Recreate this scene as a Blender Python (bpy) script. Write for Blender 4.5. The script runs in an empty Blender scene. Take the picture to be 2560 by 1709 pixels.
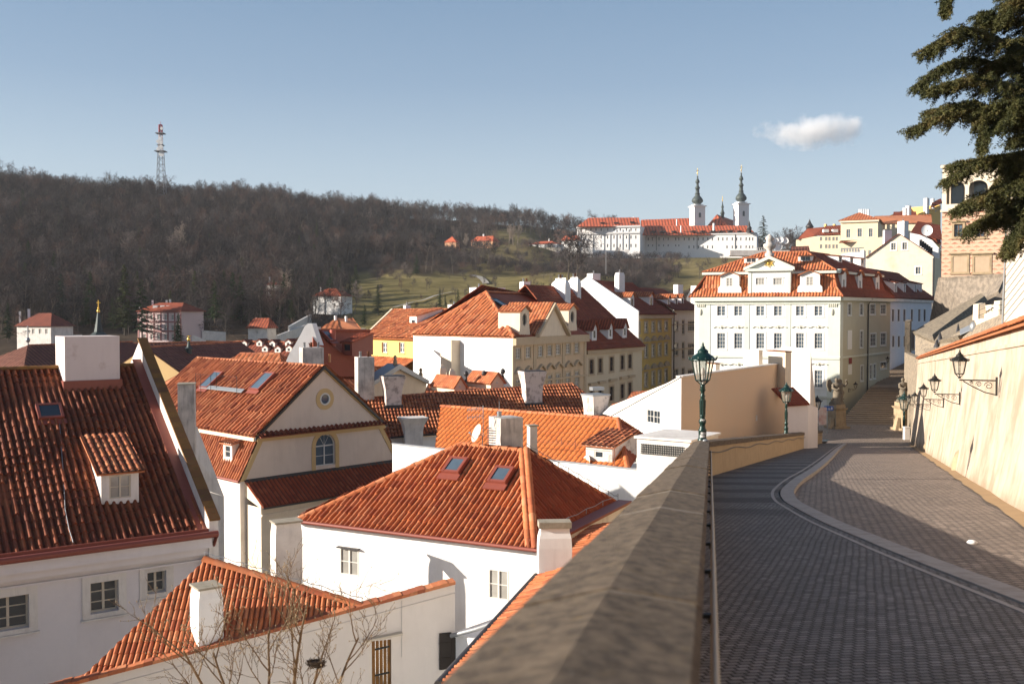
import bpy, math, random
import numpy as np
from math import sin, cos, pi, radians, atan2, sqrt, floor
from mathutils import Vector as V, Matrix, noise
from mathutils.geometry import tessellate_polygon

SC = bpy.context.scene
COL = SC.collection
# ------------------------------------------------------------------ camera (the eye is the origin, y looks along the view)
F, CX, CY, HOR = 2489.0, 1280.0, 854.5, 780.0
PITCH = math.atan((CY - HOR) / F)
cd = bpy.data.cameras.new('camera'); cam = bpy.data.objects.new('camera', cd); COL.objects.link(cam)
cd.sensor_width = 36.0; cd.lens = 36.0 * F / 2560.0
cd.clip_start = 0.05; cd.clip_end = 12000
cam.location = (0, 0, 0); cam.rotation_euler = (pi / 2 - PITCH, 0, 0)
cd.dof.use_dof = True; cd.dof.focus_distance = 60; cd.dof.aperture_fstop = 2.6
SC.camera = cam
# ------------------------------------------------------------------ sky and sun
SUN_PHI, SUN_EL = radians(9), radians(18)
SV = V((-cos(SUN_PHI) * cos(SUN_EL), -sin(SUN_PHI) * cos(SUN_EL), sin(SUN_EL)))
W = bpy.data.worlds.new('World'); SC.world = W; W.use_nodes = True
nt = W.node_tree; nt.nodes.clear()
sky = nt.nodes.new('ShaderNodeTexSky'); sky.sky_type = 'NISHITA'; sky.sun_disc = False
sky.sun_elevation = SUN_EL; sky.sun_rotation = atan2(SV.x, SV.y)
sky.air_density = 1.0; sky.dust_density = 2.0; sky.ozone_density = 2.2; sky.altitude = 250
bg = nt.nodes.new('ShaderNodeBackground'); bg.inputs['Strength'].default_value = 0.08
wo = nt.nodes.new('ShaderNodeOutputWorld')
tcw = nt.nodes.new('ShaderNodeTexCoord'); spw = nt.nodes.new('ShaderNodeSeparateXYZ'); nt.links.new(tcw.outputs['Generated'], spw.inputs[0])
rw_ = nt.nodes.new('ShaderNodeValToRGB'); nt.links.new(spw.outputs[2], rw_.inputs[0]); el_ = rw_.color_ramp.elements
while len(el_) < 6: el_.new(.5)
for e_, (p_, c_) in zip(el_, ((0., (.33, .365, .395)), (.06, (.31, .355, .395)), (.14, (.25, .305, .36)), (.22, (.165, .225, .30)), (.32, (.112, .175, .255)), (.7, (.045, .085, .16)))): e_.position = p_; e_.color = (*c_, 1)
sc_ = nt.nodes.new('ShaderNodeVectorMath'); sc_.operation = 'SCALE'; sc_.inputs['Scale'].default_value = 12.5; nt.links.new(rw_.outputs[0], sc_.inputs[0])
mxw = nt.nodes.new('ShaderNodeMix'); mxw.data_type = 'RGBA'; mxw.inputs[0].default_value = .72; nt.links.new(sky.outputs[0], mxw.inputs[6]); nt.links.new(sc_.outputs[0], mxw.inputs[7])
nt.links.new(mxw.outputs[2], bg.inputs[0]); nt.links.new(bg.outputs[0], wo.inputs[0])
ld = bpy.data.lights.new('sun', 'SUN'); ld.energy = 5.0; ld.angle = radians(0.5); ld.color = (1.0, 0.915, 0.81)
lo = bpy.data.objects.new('sun', ld); COL.objects.link(lo)
lo.rotation_euler = SV.to_track_quat('Z', 'Y').to_euler(); lo.location = SV * 300
SC.view_settings.view_transform = 'Standard'; SC.view_settings.look = 'None'
SC.view_settings.exposure = 1.04; SC.view_settings.gamma = 1.0
SC.cycles.max_bounces = 6; SC.cycles.diffuse_bounces = 3; SC.cycles.glossy_bounces = 3
SC.cycles.transparent_max_bounces = 16; SC.cycles.volume_bounces = 3
SC.cycles.use_adaptive_sampling = True; SC.cycles.use_denoising = True

# ------------------------------------------------------------------ picture rays
def ray(u, v):
    x, y, z = (u - CX) / F, 1.0, -(v - CY) / F
    c, s = cos(PITCH), sin(PITCH)
    return V((x, y * c + z * s, -y * s + z * c))
KS = 1.0   # distance factor of the section being built
def P(u, v, Y):
    Y = Y * KS; d = ray(u, v); return d * (Y / d.y)
def hit(u, v, p0, n):
    d = ray(u, v); return d * (p0.dot(n) / d.dot(n))
def proj(p):
    c, s = cos(PITCH), sin(PITCH)
    yc = p.y * c - p.z * s; zc = p.y * s + p.z * c
    return CX + F * p.x / yc, CY - F * zc / yc
def lerp(a, b, t): return a + (b - a) * t
Z = V((0, 0, 1))

# ------------------------------------------------------------------ mesh builder
class MB:
    def __init__(s): s.v = []; s.f = []; s.m = []; s.sm = []; s.uv = None
    def face(s, pts, m=0, sm=False):
        i = len(s.v); s.v += [tuple(p) for p in pts]; s.f.append(tuple(range(i, i + len(pts)))); s.m.append(m); s.sm.append(sm)
    def grid(s, rows, m=0, closed=False, sm=True):
        i = len(s.v); n = len(rows[0])
        for r in rows: s.v += [tuple(p) for p in r]
        for a in range(len(rows) - 1):
            for b in range(n if closed else n - 1):
                c = (b + 1) % n
                s.f.append((i + a * n + b, i + a * n + c, i + (a + 1) * n + c, i + (a + 1) * n + b)); s.m.append(m); s.sm.append(sm)
    def box(s, o, a, b, c, m=0):
        """corner o and three edge vectors"""
        o, a, b, c = V(o), V(a), V(b), V(c)
        p = [o, o + a, o + a + b, o + b]; q = [x + c for x in p]
        if a.cross(b).dot(c) < 0: p, q = q, p
        s.face([p[3], p[2], p[1], p[0]], m); s.face(q, m)
        for i in range(4):
            j = (i + 1) % 4; s.face([p[i], p[j], q[j], q[i]], m)
    def cbox(s, ctr, ux, w, d, h, m=0, taper=0.0):
        """box standing on ctr, ux = horizontal direction of its width"""
        ux = V(ux).normalized(); uy = Z.cross(ux); c = V(ctr)
        lo = [c - ux * w / 2 - uy * d / 2, c + ux * w / 2 - uy * d / 2, c + ux * w / 2 + uy * d / 2, c - ux * w / 2 + uy * d / 2]
        w2, d2 = w + taper * 2, d + taper * 2; e = c + Z * h
        hi = [e - ux * w2 / 2 - uy * d2 / 2, e + ux * w2 / 2 - uy * d2 / 2, e + ux * w2 / 2 + uy * d2 / 2, e - ux * w2 / 2 + uy * d2 / 2]
        s.face([lo[3], lo[2], lo[1], lo[0]], m); s.face(hi, m)
        for i in range(4):
            j = (i + 1) % 4; s.face([lo[i], lo[j], hi[j], hi[i]], m)
    def loft(s, rings, m=0, cap=True, sm=False):
        s.grid(rings, m, True, sm)
        if cap: s.face(list(reversed(rings[0])), m); s.face(rings[-1], m)
    def lathe(s, prof, ctr=(0, 0, 0), n=12, m=0, sm=True, cap=True):
        c = V(ctr); rows = [[c + V((r * cos(2 * pi * k / n), r * sin(2 * pi * k / n), z)) for k in range(n)] for r, z in prof]
        s.loft(rows, m, cap, sm)
    def tube(s, pts, r, n=6, m=0, sm=True, r2=None):
        pts = [V(p) for p in pts]; rows = []
        for i, p in enumerate(pts):
            t = (pts[min(i + 1, len(pts) - 1)] - pts[max(i - 1, 0)]).normalized()
            a = t.cross(Z if abs(t.z) < .9 else V((1, 0, 0))).normalized(); b = t.cross(a)
            rr = r if r2 is None else lerp(r, r2, i / (len(pts) - 1))
            rows.append([p + a * rr * cos(2 * pi * k / n) + b * rr * sin(2 * pi * k / n) for k in range(n)])
        s.loft(rows, m, True, sm)
    def ball(s, c, rx, ry, rz, m=0, nu=10, nv=7):
        c = V(c); rows = []
        for i in range(nv + 1):
            a = -pi / 2 + pi * i / nv; rr = max(cos(a), .02)
            rows.append([c + V((rx * rr * cos(2 * pi * k / nu), ry * rr * sin(2 * pi * k / nu), rz * sin(a))) for k in range(nu)])
        s.loft(rows, m, False, True)
    def wall(s, O, U, N, poly, holes=(), rev=0.18, m=0, mr=None):
        """planar wall: O origin, U along, z up, N outward; poly/holes in (s,z) coordinates, with reveals"""
        isr = lambda q: len(q) == 4 and len({round(p[0], 6) for p in q}) == 2 and len({round(p[1], 6) for p in q}) == 2
        if holes and isr(poly) and all(isr(h) for h in holes):
            xs = sorted({p[0] for q in [poly] + list(holes) for p in q}); x0, x1 = min(p[0] for p in poly), max(p[0] for p in poly); z0, z1 = min(p[1] for p in poly), max(p[1] for p in poly)
            xs = [x for x in xs if x0 <= x <= x1]
            for xa, xb in zip(xs, xs[1:]):
                if xb - xa < 1e-6: continue
                xm = (xa + xb) / 2; cuts = sorted((min(p[1] for p in h), max(p[1] for p in h)) for h in holes if min(p[0] for p in h) < xm < max(p[0] for p in h)); z = z0
                for a, b in cuts + [(z1, z1)]:
                    a = min(max(a, z0), z1)
                    if a - z > 1e-6: s.face([O + U * x + Z * y for x, y in ((xa, z), (xb, z), (xb, a), (xa, a))], m)
                    z = max(z, min(b, z1))
            for h in holes:
                q = [O + U * a + Z * b for a, b in h]
                for k in range(4): a, b = q[k], q[(k + 1) % 4]; s.face([a, b, b - N * rev, a - N * rev], m if mr is None else mr)
            return
        loops = [[V((a, b, 0)) for a, b in poly]] + [[V((a, b, 0)) for a, b in h] for h in holes]
        flat = [p for l in loops for p in l]
        w3 = [O + U * p.x + Z * p.y for p in flat]
        i0 = len(s.v); s.v += [tuple(p) for p in w3]
        for t in tessellate_polygon(loops):
            a, b, c = (w3[k] for k in t)
            if (b - a).cross(c - a).dot(N) < 0: t = t[::-1]
            s.f.append(tuple(i0 + k for k in t)); s.m.append(m); s.sm.append(False)
        for h in holes:
            q = [O + U * a + Z * b for a, b in h]
            for k in range(len(q)):
                a, b = q[k], q[(k + 1) % len(q)]
                s.face([a, b, b - N * rev, a - N * rev], m if mr is None else mr)
    def build(s, name, mats, parent=None, origin=None):
        me = bpy.data.meshes.new(name)
        org = V(origin) if origin is not None else (ORG.get(parent.name, V((0, 0, 0))) if parent else V((0, 0, 0)))
        vs = np.array(s.v, dtype=np.float64).reshape(-1, 3) - np.array(org)
        me.from_pydata(vs.tolist(), [], s.f)
        if not isinstance(mats, (list, tuple)): mats = [mats]
        for mt in mats: me.materials.append(mt)
        me.polygons.foreach_set('material_index', s.m); me.polygons.foreach_set('use_smooth', s.sm)
        me.update()
        o = bpy.data.objects.new(name, me); COL.objects.link(o)
        if parent: o.parent = parent; ORG[o.name] = ORG.get(parent.name, V((0, 0, 0)))
        elif origin is not None: o.location = org; ORG[o.name] = org
        return o
ORG = {}
def tag(o, label=None, cat=None, group=None, kind=None):
    if label: o['label'] = label
    if cat: o['category'] = cat
    if group: o['group'] = group
    if kind: o['kind'] = kind
    return o
def thing(name, loc, label, cat, group=None, rz=0.0):
    o = bpy.data.objects.new(name, None); COL.objects.link(o); o.location = loc; o.rotation_euler.z = rz
    o.empty_display_size = 0.3
    ORG[o.name] = V(loc); return tag(o, label, cat, group)
def dup(root, loc, rz=None, label=None, group=None, scale=None):
    r = root.copy(); COL.objects.link(r); r.location = loc
    if rz is not None: r.rotation_euler.z = rz
    if scale is not None: r.scale = (scale,) * 3 if not isinstance(scale, (tuple, list)) else scale
    if label: r['label'] = label
    if group: r['group'] = group
    for ch in root.children:
        c = ch.copy(); COL.objects.link(c); c.parent = r
        for g in ch.children:
            d = g.copy(); COL.objects.link(d); d.parent = c
    return r

# ------------------------------------------------------------------ materials
def newmat(name):
    m = bpy.data.materials.new(name); m.use_nodes = True
    t = m.node_tree; b = t.nodes['Principled BSDF']; return m, t, b
def N_(t, k, **kw):
    n = t.nodes.new(k)
    for a, b in kw.items(): setattr(n, a, b)
    return n
def ramp(t, fac, stops):
    r = N_(t, 'ShaderNodeValToRGB'); e = r.color_ramp.elements
    while len(e) < len(stops): e.new(0.5)
    for x, (p, c) in zip(e, stops): x.position = p; x.color = (*c, 1) if len(c) == 3 else c
    t.links.new(fac, r.inputs[0]); return r.outputs[0]
def noi(t, vec, scale, detail=4, rough=.55, dist=0):
    n = N_(t, 'ShaderNodeTexNoise'); n.inputs['Scale'].default_value = scale; n.inputs['Detail'].default_value = detail
    n.inputs['Roughness'].default_value = rough; n.inputs['Distortion'].default_value = dist
    if vec is not None: t.links.new(vec, n.inputs['Vector'])
    return n.outputs['Fac']
def mapping(t, vec, scale=(1, 1, 1), rot=(0, 0, 0)):
    m = N_(t, 'ShaderNodeMapping'); m.inputs['Scale'].default_value = scale; m.inputs['Rotation'].default_value = rot
    t.links.new(vec, m.inputs['Vector']); return m.outputs[0]
def mix(t, fac, a, b, mode='MIX'):
    m = N_(t, 'ShaderNodeMix', data_type='RGBA', blend_type=mode)
    for sock, val in ((m.inputs[0], fac), (m.inputs[6], a), (m.inputs[7], b)):
        if isinstance(val, (int, float)): sock.default_value = val
        elif isinstance(val, tuple): sock.default_value = (*val, 1) if len(val) == 3 else val
        else: t.links.new(val, sock)
    return m.outputs[2]
def math_(t, op, a, b=None):
    m = N_(t, 'ShaderNodeMath', operation=op)
    for k, x in enumerate((a, b)):
        if x is None: continue
        if isinstance(x, (int, float)): m.inputs[k].default_value = x
        else: t.links.new(x, m.inputs[k])
    return m.outputs[0]
def bump(t, b, h, strength=.3, dist=.02, prev=None):
    n = N_(t, 'ShaderNodeBump'); n.inputs['Strength'].default_value = strength; n.inputs['Distance'].default_value = dist
    t.links.new(h, n.inputs['Height']); t.links.new(n.outputs[0], b.inputs['Normal']); return n
def plaster(name, col, dirt=(.3, .27, .24), amt=.25, sc=1.0, streak=.3, lo=.45, hi=.75):
    m, t, b = newmat(name); g = N_(t, 'ShaderNodeNewGeometry').outputs['Position']
    n1 = noi(t, g, .6 * sc, 6, .65); n2 = noi(t, mapping(t, g, (3, 3, .35)), 1.2 * sc, 5, .6)
    f1 = ramp(t, n1, [(lo, (0, 0, 0)), (hi, (1, 1, 1))]); f2 = ramp(t, n2, [(.5, (0, 0, 0)), (.8, (1, 1, 1))])
    c = mix(t, math_(t, 'MULTIPLY', f1, amt), tuple(col), tuple(dirt))
    c = mix(t, math_(t, 'MULTIPLY', f2, streak), c, tuple(x * .75 for x in dirt))
    fine = noi(t, g, 9, 3, .6)
    c = mix(t, math_(t, 'MULTIPLY', fine, .18), c, tuple(x * .7 for x in col))
    t.links.new(c, b.inputs['Base Color']); b.inputs['Roughness'].default_value = .92
    b.inputs['Specular IOR Level'].default_value = .2
    bump(t, b, noi(t, g, 22, 5, .7), .35, .01); return m
def plain(name, col, rough=.6, metal=0., spec=.4, var=.25, sc=6.):
    m, t, b = newmat(name); g = N_(t, 'ShaderNodeNewGeometry').outputs['Position']
    n = noi(t, g, sc, 4, .6)
    c = mix(t, math_(t, 'MULTIPLY', n, var * 1.6), tuple(col), tuple(x * .45 for x in col))
    t.links.new(c, b.inputs['Base Color']); b.inputs['Roughness'].default_value = rough
    b.inputs['Metallic'].default_value = metal; b.inputs['Specular IOR Level'].default_value = spec; return m
def tilemat(name, cols, moss=.0, mosscol=(.10, .075, .03), dark=.35, groove=.8):
    m, t, b = newmat(name); uv = N_(t, 'ShaderNodeUVMap').outputs[0]
    f = N_(t, 'ShaderNodeVectorMath', operation='FLOOR'); t.links.new(uv, f.inputs[0])
    w = N_(t, 'ShaderNodeTexWhiteNoise', noise_dimensions='2D'); t.links.new(f.outputs[0], w.inputs['Vector'])
    c = ramp(t, w.outputs['Value'], [(i / (len(cols) - 1), k) for i, k in enumerate(cols)])
    g = N_(t, 'ShaderNodeNewGeometry').outputs['Position']
    sx = N_(t, 'ShaderNodeSeparateXYZ'); t.links.new(uv, sx.inputs[0])
    val = ramp(t, math_(t, 'ABSOLUTE', math_(t, 'SUBTRACT', math_(t, 'FRACT', sx.outputs[0]), .5)), [(.30, (0, 0, 0)), (.40, (1, 1, 1))])
    c = mix(t, math_(t, 'MULTIPLY', val, groove), c, tuple(x * .22 for x in cols[0]))
    big = ramp(t, noi(t, g, .55, 6, .7), [(.42, (0, 0, 0)), (.72, (1, 1, 1))])
    c = mix(t, math_(t, 'MULTIPLY', big, dark), c, tuple(x * .35 for x in cols[0]))
    fine = ramp(t, noi(t, g, 7, 5, .75), [(.5, (0, 0, 0)), (.7, (1, 1, 1))])
    c = mix(t, math_(t, 'MULTIPLY', fine, .3 + moss), c, mosscol)
    t.links.new(c, b.inputs['Base Color']); b.inputs['Roughness'].default_value = .78
    b.inputs['Specular IOR Level'].default_value = .3
    bump(t, b, noi(t, g, 30, 3, .7), .25, .01); return m
def glassmat(name, col=(.02, .025, .03), rough=.04):
    m, t, b = newmat(name); g = N_(t, 'ShaderNodeNewGeometry').outputs['Position']
    c = mix(t, noi(t, g, 1.3, 3), tuple(col), tuple(x * 2.2 for x in col))
    t.links.new(c, b.inputs['Base Color']); b.inputs['Roughness'].default_value = rough
    b.inputs['Specular IOR Level'].default_value = .6
    bump(t, b, noi(t, g, 2.2, 2), .06, .03); return m

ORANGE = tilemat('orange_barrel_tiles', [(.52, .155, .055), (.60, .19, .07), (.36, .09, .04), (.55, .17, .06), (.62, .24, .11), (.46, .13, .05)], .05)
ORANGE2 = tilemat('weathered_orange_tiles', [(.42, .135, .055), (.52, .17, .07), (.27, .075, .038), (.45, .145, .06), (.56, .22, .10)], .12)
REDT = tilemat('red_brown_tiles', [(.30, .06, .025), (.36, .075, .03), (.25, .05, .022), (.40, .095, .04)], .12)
DARKT = tilemat('old_dark_tiles', [(.22, .05, .028), (.27, .065, .034), (.18, .042, .025), (.30, .08, .04)], .2)
BROWNT = tilemat('dull_brown_tiles', [(.20, .07, .045), (.23, .085, .055), (.17, .06, .04)], .1)
MOSSY = tilemat('mossy_capping_tiles', [(.20, .085, .03), (.26, .12, .03), (.15, .07, .03)], .45, (.13, .10, .02))
WHITE = plaster('white_plaster', (.83, .81, .78), (.50, .45, .40), .3, 1.3, .2)
WHITE2 = plaster('stained_white_plaster', (.74, .69, .63), (.30, .25, .21), .45, 1.4, .35)
GREYW = plaster('grey_sooty_plaster', (.62, .56, .50), (.12, .10, .09), .75, 1.6, .7)
CHALK = plaster('peeling_plaster', (.68, .59, .53), (.20, .15, .12), .7, 3.2, .2, .5, .62)
CREAM = plaster('cream_plaster', (.74, .60, .44), (.45, .34, .24), .35, .8, .2)
CREAML = plaster('light_cream_plaster', (.78, .66, .50), (.45, .35, .26), .3, 1, .2)
PINKC = plaster('pale_pink_cream_plaster', (.72, .58, .47), (.42, .30, .22), .25, 1, .15)
OCHRE = plaster('ochre_trim', (.62, .42, .20), (.35, .24, .12), .2, 1, .1)
YEL = plaster('yellow_plaster', (.80, .52, .17), (.5, .33, .14), .25, 1, .2)
YELP = plaster('pale_yellow_plaster', (.78, .65, .45), (.5, .4, .25), .2, 1, .1)
BEIGE = plaster('beige_plaster', (.50, .37, .25), (.30, .21, .14), .35, 1, .2)
TAN = plaster('tan_wall_plaster', (.66, .48, .33), (.62, .50, .37), .6, .5, .1)
GREENP = plaster('pale_green_plaster', (.66, .69, .60), (.48, .46, .32), .25, 1, .15)
GREENW = plaster('whitish_stucco', (.78, .79, .76), (.55, .55, .45), .2, 1, .12)
RWALL = plaster('sunlit_ochre_render', (.54, .44, .34), (.33, .24, .16), .8, .9, .35, .42, .62)
OFFW = plaster('off_white_render', (.72, .66, .60), (.50, .44, .38), .25, 1, .15)
REDM = plain('red_painted_metal', (.27, .07, .045), .5, 0, .4)
DARKM = plain('dark_flashing', (.05, .045, .045), .5, .2, .4)
GREYM = plain('grey_zinc', (.33, .34, .35), .45, .5, .5)
BLACKI = plain('black_iron', (.012, .014, .013), .45, .3, .5)
GREENI = plain('dark_green_cast_iron', (.008, .034, .026), .35, .2, .5, .4, 14)
WOODW = plain('white_painted_wood', (.72, .69, .63), .5, 0, .3)
WOODC = plain('cream_painted_wood', (.60, .53, .42), .5, 0, .3)
WOODB = plain('brown_window_wood', (.14, .07, .04), .6)
GLASS = glassmat('dark_window_glass')
GLASSB = glassmat('bluish_window_glass', (.05, .07, .09))
GLASSL = glassmat('curtained_window_glass', (.20, .19, .17), .1)
STONE = plaster('sandstone', (.42, .31, .19), (.10, .08, .06), .6, 2.5, .45)
CONC = plaster('mossy_concrete', (.36, .31, .24), (.14, .13, .08), .6, 5, .2)
GOLD = plain('gilding', (.85, .55, .12), .3, .8, .5)
COPPER = plain('green_copper', (.065, .085, .08), .6, .2, .4, .5, .3)
BARK = plain('bark', (.10, .075, .055), .9, 0, .2)

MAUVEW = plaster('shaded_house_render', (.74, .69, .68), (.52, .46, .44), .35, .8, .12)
OLDT = tilemat('old_red_barrel_tiles', [(.25, .068, .03), (.31, .085, .036), (.18, .048, .026), (.36, .11, .045)], .2, dark=.6)
CHALK2 = plaster('flaking_chimney_render', (.70, .60, .56), (.36, .22, .16), .55, 1.0, .1, .58, .68)
# ------------------------------------------------------------------ roofs, windows, chimneys
def tiles(name, polys, mat, parent, per=.22, course=.36, amp=.045, step=.02, ns=8, thick=.07, origin=None, flat=False, sag=0.0, wavy=0.0):
    """barrel-tiled roof planes: every polygon (convex, planar) gets rounded rows running down its steepest slope"""
    VV, FF, UV = [], [], []; base = 0
    for poly in polys:
        poly = [np.array(p, dtype=float) for p in poly]
        c0 = sum(poly) / len(poly); n = np.zeros(3)
        for i in range(len(poly)): n += np.cross(poly[i] - c0, poly[(i + 1) % len(poly)] - c0)
        n /= np.linalg.norm(n)
        if n[2] < 0: n = -n; poly = poly[::-1]
        d = np.array([0, 0, -1.0]); d -= n * d.dot(n)
        if np.linalg.norm(d) < 1e-3 or not np.isfinite(d).all(): continue
        d /= np.linalg.norm(d); a = np.cross(n, d)
        o = poly[0]; q = [((p - o).dot(a), (p - o).dot(d)) for p in poly]
        s0, s1 = min(x for x, _ in q), max(x for x, _ in q); t0, t1 = min(y for _, y in q), max(y for _, y in q)
        S = np.arange(s0, s1, per / ns); S = np.append(S, s1); S[0] += 1e-4; S[-1] -= 1e-4
        nc = max(1, int(math.ceil((t1 - t0) / course)))
        T = []; H = []; TV = []
        for k in range(nc):
            T += [t0 + k * course, t0 + (k + 1) * course - .004]; H += [0, step]; TV += [k + .02, k + .98]
        T, H, TV = np.array(T), np.array(H), np.array(TV)
        lo = np.full(len(S), 1e9); hi = np.full(len(S), -1e9)
        for i in range(len(q)):
            (xa, ya), (xb, yb) = q[i], q[(i + 1) % len(q)]
            if abs(xb - xa) < 1e-9: continue
            f = (S - xa) / (xb - xa); ok = (f >= -1e-6) & (f <= 1 + 1e-6); y = ya + f * (yb - ya)
            lo = np.where(ok, np.minimum(lo, y), lo); hi = np.where(ok, np.maximum(hi, y), hi)
        lo = np.minimum(lo, hi)
        TT = np.clip(T[None, :], lo[:, None], hi[:, None])
        fr = np.abs(((S - s0) / per + .5) % 1 - .5)
        prof = (np.where(fr < .29, np.sqrt(np.clip(1 - (fr / .29) ** 2, 0, 1)), 0.04 - .1 * np.sin(pi * np.clip((fr - .29) / .42, 0, 1)))) * amp if (ns >= 8 and not flat) else np.abs(np.cos(pi * (S - s0) / per)) * amp if not flat else (np.cos(2 * pi * (S - s0) / per) * .5 + .5) * amp
        rs = np.random.RandomState(int(abs(o[0]) * 97) % 9999)
        col = np.floor((S - s0) / per + .5).astype(int); jit = (rs.rand(col.max() + 2, len(T)) - .5) * amp * .45
        jit[:, 1::2] = jit[:, 0::2]
        HH = prof[:, None] + H[None, :] + .005 + jit[col] * (prof[:, None] > amp * .1)
        if wavy:
            wn = np.array([[noise.noise(V((float(p[0]) * .33, float(p[1]) * .33, float(p[2]) * .33))) for p in r[::2]] for r in (o + S[:, None, None] * a + TT[:, :, None] * d)])
            wn = np.repeat(wn, 2, 1)[:, :TT.shape[1]]; HH = HH + wavy * wn
        if sag:
            HH = HH - sag * np.sin(pi * np.clip((TT - t0) / (t1 - t0), 0, 1))
        pts = o + S[:, None, None] * a + TT[:, :, None] * d + HH[:, :, None] * n
        nS, nT = len(S), len(T); VV.append(pts.reshape(-1, 3))
        I, J = np.meshgrid(np.arange(nS - 1), np.arange(nT - 1), indexing='ij')
        dead = (np.abs(TT[:-1, :-1] - TT[:-1, 1:]) < 1e-9) & (np.abs(TT[1:, :-1] - TT[1:, 1:]) < 1e-9)
        I, J = I[~dead], J[~dead]
        v00 = base + I * nT + J
        FF.append(np.stack([v00, v00 + 1, v00 + nT + 1, v00 + nT], 1)); base += nS * nT
        su = (S - s0) / per + .5; um = (su[I] + su[I + 1]) / 2; tv = (TV[J] + TV[np.minimum(J + 1, nT - 1)]) / 2
        UV.append(np.repeat(np.stack([um, np.floor(tv) + .5], 1), 4, 0))
        lowp = [p - n * thick for p in poly]; k = len(poly)
        VV.append(np.array([p - n * .002 for p in poly] + lowp))
        ex = [(base + i, base + (i + 1) % k, base + k + (i + 1) % k, base + k + i) for i in range(k)]
        FF.append(np.array(ex)[:, ::-1]); UV.append(np.full((4 * k, 2), .5))
        cap = [tuple(base + k + i for i in range(k))[::-1]]
        capf.append((cap, k)) if False else None
        FF.append(('ngon', cap)); UV.append(np.full((k, 2), .5)); base += 2 * k
    faces = []
    for f in FF:
        faces += f[1] if isinstance(f, tuple) else f.tolist()
    org = V(origin) if origin is not None else ORG.get(parent.name, V((0, 0, 0)))
    me = bpy.data.meshes.new(name); me.from_pydata((np.concatenate(VV) - np.array(org)).tolist(), [], faces)
    me.materials.append(mat); uvl = me.uv_layers.new(name='UVMap'); uvl.data.foreach_set('uv', np.concatenate(UV).astype('f').ravel())
    me.update(); o = bpy.data.objects.new(name, me); COL.objects.link(o)
    if parent: o.parent = parent; ORG[o.name] = org
    return o
capf = []
def ridge(mb, A, B, r=.13, seg=.38, n=7, m=0):
    A, B = V(A), V(B); L = (B - A).length; k = max(1, int(L / seg)); t = (B - A) / L
    a = t.cross(Z).normalized(); b = a.cross(t)
    for i in range(k):
        p, q = A + t * (L * i / k), A + t * (L * (i + 1) / k + .03); rows = []
        for c, rr in ((p, r * .86), (q, r * 1.06)):
            rows.append([c + a * rr * cos(pi * j / (n - 1)) + b * (rr * sin(pi * j / (n - 1)) - r * .25) for j in range(n)])
        mb.grid(rows, m)
        mb.face([rows[1][j] for j in range(n)], m)
def uvbox(o):
    """UVs on ridge caps so that the tile colour varies along them"""
    me = o.data; uv = me.uv_layers.new(name='UVMap'); arr = np.zeros((len(me.loops), 2), 'f'); k = 0
    for p in me.polygons:
        c = p.center; val = (floor(c.x * 2.7) + .5, floor(c.y * 2.7 + c.z) + .5)
        arr[k:k + p.loop_total] = val; k += p.loop_total
    uv.data.foreach_set('uv', arr.ravel()); return o
def ridges(parent, segs, mat=None, r=.13, name='ridge_tiles', seg=.38):
    m = MB()
    for A, B in segs: ridge(m, A, B, r, seg)
    return uvbox(m.build(name, mat or ORANGE2, parent))
WCACHE = {}
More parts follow.
